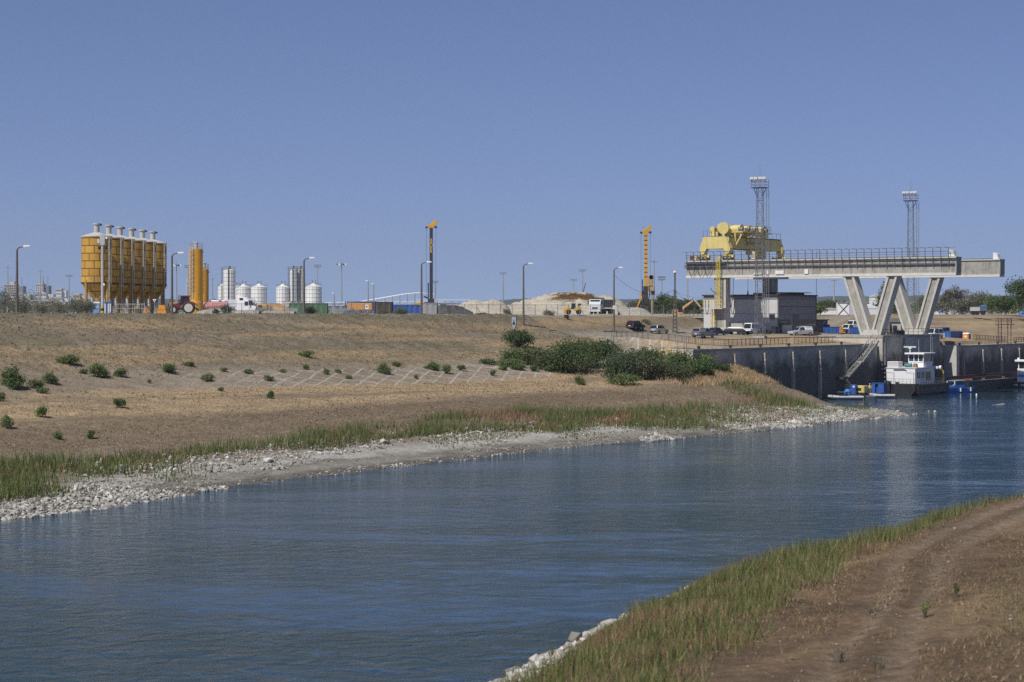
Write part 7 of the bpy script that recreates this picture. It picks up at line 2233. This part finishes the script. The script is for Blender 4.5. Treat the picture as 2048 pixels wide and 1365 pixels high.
def plant(name, label, cat, loc, w, h_, seed, cols, n=500, leaf=.22, group=None, nb=7, dense=1.0, trunk=0.0, parts=('foliage', 'stem'), shape='round'):
    """shrub or tree: woody stems up through a crown of leaf clusters; w, h_ are real width and height"""
    r = np.random.default_rng(seed)
    t = T(name, label, cat, loc, r.uniform(0, 6.28), group)
    blobs = []
    hb = h_ - trunk
    for i in range(nb):
        f = i / max(1, nb - 1)
        a = r.uniform(0, 6.28)
        if shape == 'cone':
            zz = trunk + hb * (.08 + .86 * f); rr = w * .5 * (1.02 - f)
            blobs.append((0, 0, zz, max(.25, rr), max(.25, rr), hb / nb * 1.2))
        elif shape == 'column':
            zz = trunk + hb * (.1 + .8 * f); q = w * .18
            blobs.append((q * math.cos(a), q * math.sin(a), zz, w * r.uniform(.22, .36), w * r.uniform(.22, .36), hb * r.uniform(.14, .22)))
        else:
            q = w * .5 * r.uniform(.25, .68)
            top = hb * (1 - .35 * (q / (w * .5)) ** 2)
            zz = trunk + top * (r.uniform(.35, .80) if trunk > 0 else r.uniform(.18, .66))
            s = r.uniform(.13, .34)
            blobs.append((q * math.cos(a), q * math.sin(a), zz, w * s, w * s, min(top * .34, w * s * 1.1)))
    if shape == 'round':
        blobs.append((0, 0, trunk + hb * .42, w * .28, w * .28, hb * .40))
    Pn, k = crown_points(n, blobs, seed + 1)
    Pn[:, 2] = np.maximum(Pn[:, 2], .02 + trunk * .6)
    V, Qv = leaf_quads(Pn, leaf, seed + 2, .62)
    c = np.asarray(cols)
    base = c[r.integers(0, len(c), len(blobs))]
    lc = base[k] * r.uniform(.72, 1.32, (n, 1)) * .6 + c[r.integers(0, len(c), n)] * .4
    fo = np_mesh(parts[0], V, Qv, LEAFM, t, col=np.repeat(lc, 4, 0))

    def stems(m):
        if trunk > 0:
            m.cyl((0, 0, -.3), (0, 0, trunk + hb * .45), max(.09, h_ * .022), max(.05, h_ * .009), 7)
        for b in blobs[:6]:
            z0 = trunk * .8 if trunk > 0 else -.1
            m.cyl((b[0] * .1, b[1] * .1, z0), (b[0] * .9, b[1] * .9, b[2]), max(.025, h_ * .010), max(.012, h_ * .004), 5)
    P(t, parts[1], BARK, stems)
    return t


def bush(label, px, py, wpx, hpx, cols=MGREEN, group='green bushes dotted on the far slope', n=None, leaf=None, d0=110, d1=520):
    p = pick(px, py, d0, d1)
    s = p.y / F
    w, h_ = wpx * s, hpx * s
    n = n or int(min(2600, 260 + 400 * w * h_))
    lf = leaf or max(.13, min(.32, .10 + .05 * w))
    return plant('bush', label, 'bush', p, w * 1.08, h_ * 1.08, int(px * 7 + py), cols, n, lf, group, nb=8)


for a in [
    ('largest leafy bush on the far slope, at the left edge', 22, 776, 50, 44), ('bush cut by the left edge just below the largest one', 3, 803, 20, 22),
    ('round bush below and right of the largest left edge bush', 72, 778, 32, 24), ('low bush touching the round bush from the lower right', 84, 787, 26, 14),
    ('bush above the touching pair near the left edge', 101, 770, 30, 26), ('long flat dark bush high above the left bushes', 136, 727, 48, 16),
    ('wide two lobed bush right of the long flat one', 198, 755, 44, 28), ('thin low bush just left of the wide two lobed bush', 166, 748, 20, 10),
    ('compact bush right of the wide two lobed bush', 240, 754, 28, 20), ('bush at the upper left start of the paved slope', 337, 746, 38, 20),
    ('dense low bush on the left part of the paved slope', 412, 763, 38, 16), ('lone glossy round bush on the straw bench with shadow at its right', 238, 817, 30, 24),
    ('upright bush on the straw bench nearer the left edge', 84, 836, 26, 27), ('bush at the left edge low on the straw bench', 12, 858, 32, 28),
    ('flat dark tuft above the left start of the paving', 378, 733, 26, 9), ('small bush above the dense low bush on the paving', 446, 743, 18, 8),
    ('mid sized bush on the upper rim of the left paving', 499, 748, 24, 12), ('low bush right below the rim bush', 537, 762, 24, 12),
    ('lone dark round bush on the straw bench below the paving', 541, 797, 20, 19), ('lone dark flat bush high on the slope under the green container', 612, 713, 34, 12),
    ('small bush under the lone flat dark bush', 611, 740, 14, 13), ('low sprig left of the small rim bush', 565, 745, 20, 7),
    ('small bush left of the paving middle', 652, 750, 18, 13), ('tiny bush beside the small paving bush', 677, 747, 14, 9),
    ('sprig low on the paving in the middle', 698, 760, 14, 10), ('tall oval bush at the top rim of the paving', 767, 748, 27, 27),
    ('flat bright bush right of the tall oval bush', 793, 733, 22, 10), ('wide bush on the paving rim left of the round one', 862, 740, 34, 18),
    ('round dense bush right of the wide rim bush', 893, 748, 26, 20), ('ragged bush right of the round dense bush', 923, 742, 18, 13),
    ('tiny sprig alone in the middle of the paving', 832, 758, 11, 10), ('flat wide bush at the left foot of the shrub thicket', 976, 729, 32, 14),
    ('small bush below the flat wide thicket foot bush', 985, 752, 16, 14), ('bush under the thicket on the paving top', 1007, 741, 18, 12),
    ('wide low bush under the thicket above the paving', 1034, 741, 32, 15), ('bush right of the wide low one below the thicket', 1066, 744, 18, 16),
    ('bush at the right end of the paving below the thicket', 1098, 745, 22, 14), ('isolated pale bush in front of the thicket right end', 1157, 770, 30, 20),
    ('small dark bush below the right tail of the thicket', 1366, 768, 15, 17), ('thin sprig on the bench left of the lone glossy bush', 299, 768, 10, 9),
    ('tiny sprig under the dense low paving bush', 441, 783, 14, 8), ('grey bush at the upper edge of the reeds, left', 116, 880, 24, 18),
    ('thin upright bush at the reed edge right of the grey one', 183, 880, 17, 20),
]:
    bush(*a)

for lb, px, py, w, h_, cols, n in [
    ('round dark bush tree behind the river sign', 1036, 694, 62, 36, DGREEN, 1500), ('dense shrub under the bush tree at the thicket left', 1036, 727, 66, 38, MGREEN, 1500),
    ('bright low shrub at the left front of the thicket', 1018, 733, 48, 18, MGREEN, 900), ('dark leafy shrub left of the thicket summit', 1088, 738, 78, 52, DGREEN, 2200),
    ('tallest dark green shrub at the summit of the thicket', 1150, 745, 110, 74, DGREEN, 3800), ('dark shrub on the right shoulder of the thicket summit', 1200, 735, 80, 58, DGREEN, 2400),
    ('grey green shrub right of the thicket summit', 1246, 757, 84, 58, [(.09, .13, .06), (.12, .16, .085), (.075, .11, .05)], 2400), ('olive shrub in the middle of the right thicket', 1292, 760, 78, 54, OLIVE, 2200),
    ('pale olive shrub left of the bright fig bush', 1340, 758, 80, 48, OLIVE, 2200), ('dark shrub behind the bright fig bush', 1385, 742, 80, 36, MGREEN, 1700),
    ('bright broad leaved fig bush at the thicket right end', 1412, 756, 40, 38, [(.10, .17, .05), (.14, .21, .075), (.08, .13, .04)], 900), ('low dark shrub ending the thicket beside the straw mound', 1442, 748, 36, 20, DGREEN, 800),
    ('bright green low shrub in front of the olive shrub', 1248, 769, 62, 24, MGREEN, 1000), ('low shrub at the foot of the tallest shrub', 1120, 742, 60, 22, MGREEN, 900),
    ('shrub behind the olive shrub below the railing', 1310, 730, 96, 38, DGREEN, 1600), ('dark shrub against the left end of the quay wall', 1366, 752, 56, 54, MGREEN, 1500),
]:
    bush(lb, px, py, w * 1.15, h_, cols, 'shrub thicket left of the quay wall', int(n * 2.2), .33, 200, 520)

# near bank weeds
for lb, px, py, w, h_ in [('bright green leafy weed in the middle of the near dirt track', 1850, 1240, 40, 42), ('bright green weed on the crest of the near bank', 1842, 1045, 40, 30),
                          ('thin weed stalks right of the bright track weed', 1912, 1200, 14, 40), ('grey green flat weed in the left rut', 1745, 1228, 40, 14), ('low grey weed tuft left of the track', 1600, 1210, 30, 12),
                          ('pale upright weed at the bottom of the near bank', 1680, 1330, 40, 40), ('grey weed mat at the bottom right of the dirt', 1760, 1335, 60, 24), ('grey bush on the stones at the bottom of the near shore', 1105, 1322, 34, 42)]:
    p = pick(px, py, 40, 130)
    s = p.y / F
    plant('weed', lb, 'weed', p, w * s, h_ * s, int(px + py), [(.20, .24, .07), (.26, .28, .10), (.15, .18, .06)] if 'bright' in lb else GREYG, 160, .075 if 'bright' in lb else .05, 'weeds on the near bank', nb=6)

# scrub and bushes by the fence
for lb, px, D, w, h_, cols, n in [
    ('grey green scrub at the far left edge of the crest', 10, 296, 5.2, 3.0, GREYG, 1800), ('grey scrub right of the first street lamp', 55, 300, 5.5, 2.6, GREYG, 1800),
    ('pale feathery scrub in the middle of the left crest', 92, 305, 4.6, 2.0, GREYG, 1300), ('low scrub gap filler before the peach building', 122, 302, 3.6, 1.7, GREYG, 1000),
    ('grey green bush left of the blue container', 152, 300, 4.0, 2.3, GREYG, 1300), ('bush touching the blue container under the first silo', 178, 302, 2.6, 2.4, GREYG, 900),
    ('dusty bush in front of the pink tank trailer', 452, 322, 2.2, 1.9, [(.07, .08, .045), (.10, .11, .065)], 700), ('small dusty bush left of the bigger one by the tank trailer', 434, 324, 1.5, 1.2, [(.08, .09, .05), (.11, .12, .07)], 350),
    ('dark bush at the foot of the lamp post by the green container', 620, 326, 2.0, 1.9, [(.05, .06, .035), (.075, .085, .05)], 700), ('leafy green bush between the brown container and the grey one', 799, 345, 2.6, 2.0, MGREEN, 900),
    ('low grey bush in front of the brown open container', 766, 347, 2.2, 1.2, GREYG, 500), ('grey bush in front of the small spoil heap', 1012, 372, 1.9, 1.3, GREYG, 450), ('dry bush at the foot of the big spoil heap', 1098, 384, 2.6, 1.4, GREYG, 600), ('dusty bush below the right drill rig', 1290, 400, 2.4, 1.1, GREYG, 450)]:
    p = at(px, D)
    plant('scrub_bush', lb, 'bush', (p.x, p.y, h1(p.x, p.y) - .05), w * 1.1, h_ * (1.55 if px < 160 else 1), px, cols, int(n * 1.7), .19, 'scrub along the fence', nb=9)

# trees
TR = [
    ('dark conifer between the two V legs', 1768, 545, 8.5, 9.6, DGREEN, 2600, 'cone', 0), ('big dark tree at the right edge of the view', 2040, 520, 9.5, 10.6, DGREEN, 3400, 'round', 2.0),
    ('dark bushy tree left below the big right edge tree', 2012, 540, 8, 5.5, DGREEN, 2000, 'round', .8), ('green tree left of the dark bushy tree', 1984, 560, 7.5, 5.8, MGREEN, 1700, 'round', 1),
    ('pale grey green tree above the site trailer', 1952, 590, 8, 7.4, GREYG, 1700, 'round', 1), ('taller pale tree left of the one above the trailer', 1918, 600, 8, 8.0, [(.16, .155, .10), (.20, .185, .125), (.13, .125, .08)], 1500, 'column', 1),
    ('pale thin tree right of the right V leg', 1893, 600, 6, 7.2, [(.16, .155, .10), (.2, .185, .125), (.13, .125, .08)], 1200, 'column', 1), ('hazy tree behind the right lattice tower foot', 1850, 610, 8, 6.2, GREYG, 1300, 'round', 1),
    ('low grey willow under the pale trees', 1925, 560, 9, 4.4, GREYG, 1500, 'round', .3), ('low willow right of the right V leg', 1880, 565, 7, 3.8, GREYG, 1200, 'round', .3),
    ('tree right behind the right drill rig', 1284, 560, 7, 4.6, OLIVE, 1300, 'round', .6), ('tree between the drill rod and the first pale mast', 1304, 570, 7, 4.2, DGREEN, 1200, 'round', .6),
    ('tallest tree behind the two pale masts', 1331, 570, 8, 5.9, DGREEN, 1700, 'round', .8), ('round tree just left of the utility pole', 1349, 575, 6, 5.0, DGREEN, 1200, 'round', .6),
    ('tree behind the orange excavator arm', 1374, 580, 8, 5.0, OLIVE, 1400, 'round', .6), ('tree against the left wall of the grey building', 1398, 585, 7, 4.4, DGREEN, 1300, 'round', .6),
    ('tree right behind the annex shed', 1640, 640, 8, 4.4, OLIVE, 1100, 'round', .5), ('small tree left of the white sheet hut', 1657, 650, 7, 4.8, DGREEN, 1100, 'round', .5),
    ('hazy conical tree behind the last yellow silo', 342, 640, 7, 5.0, OLIVE, 1000, 'cone', 0), ('low hazy tree right of the white tank plant', 702, 690, 7, 3.6, OLIVE, 900, 'round', .5),
    ('small green bush tree in front of the low white wall', 1640, 470, 3.5, 2.4, MGREEN, 600, 'round', .3)]
for lb, px, D, w, h_, cols, n, sh, tk in TR:
    p = at(px, D)
    plant('tree', lb, 'tree', (p.x, p.y, max(14.4, min(15, h1(p.x, p.y)))), w, h_, px + 3, cols, int(n * 1.2), .55 if sh != 'cone' else .5, 'trees beyond the yard', nb=10, trunk=tk, parts=('crown', 'trunk'), shape=sh)

# far woods that read as one mass
def woods(label, px0, px1, D, hgt, cols, n, seed, dep=60):
    r = np.random.default_rng(seed)
    px = r.uniform(px0, px1, n)
    y = D + r.uniform(0, dep, n)
    x = (px - 1024) / F * y
    top = hgt * (.55 + .6 * np.clip(.5 + .8 * fbm(x * .07, y * .02, seed, 4), 0, 1.2))
    z = 14.3 + top * r.uniform(0, 1, n) ** .7
    V, Qv = leaf_quads(np.stack([x, y, z], 1), 1.1, seed, .7)
    o = np_mesh('woods', V, Qv, LEAFM, col=vary(cols, n, 4, seed + 1, .3))
    return tag(o, label, 'woods', kind='stuff')


woods('dark far wood on the plain behind the right trees', 1600, 2080, 760, 5.0, DGREEN + OLIVE, 6000, 5)
woods('dark far wood behind the drill rig trees', 1235, 1420, 720, 4.2, DGREEN + OLIVE, 3500, 6)
woods('thin hedge line far behind the spoil heaps', 880, 1080, 1100, 5.0, DGREEN, 2500, 7)
woods('far green belt around the town', -20, 175, 1500, 7.0, DGREEN + OLIVE, 3500, 8, 120)
woods('low far hedge behind the steel hall frame', 640, 900, 1000, 3.2, DGREEN + OLIVE, 1800, 9)

# ================================================================ air
hz = MB().box(-2600, 2600, -60, 7000, -7, 260)
hm = bpy.data.materials.new('thin summer haze')
hm.use_nodes = True
hn = hm.node_tree
hn.nodes.clear()
pv = hn.nodes.new('ShaderNodeVolumePrincipled')
pv.inputs['Color'].default_value = (.80, .86, 1.0, 1)
pv.inputs['Density'].default_value = 0.9e-4
pv.inputs['Anisotropy'].default_value = .2
ho = hn.nodes.new('ShaderNodeOutputMaterial')
hn.links.new(pv.outputs[0], ho.inputs['Volume'])
haze = hz.build('haze', hm)
tag(haze, kind='stuff')
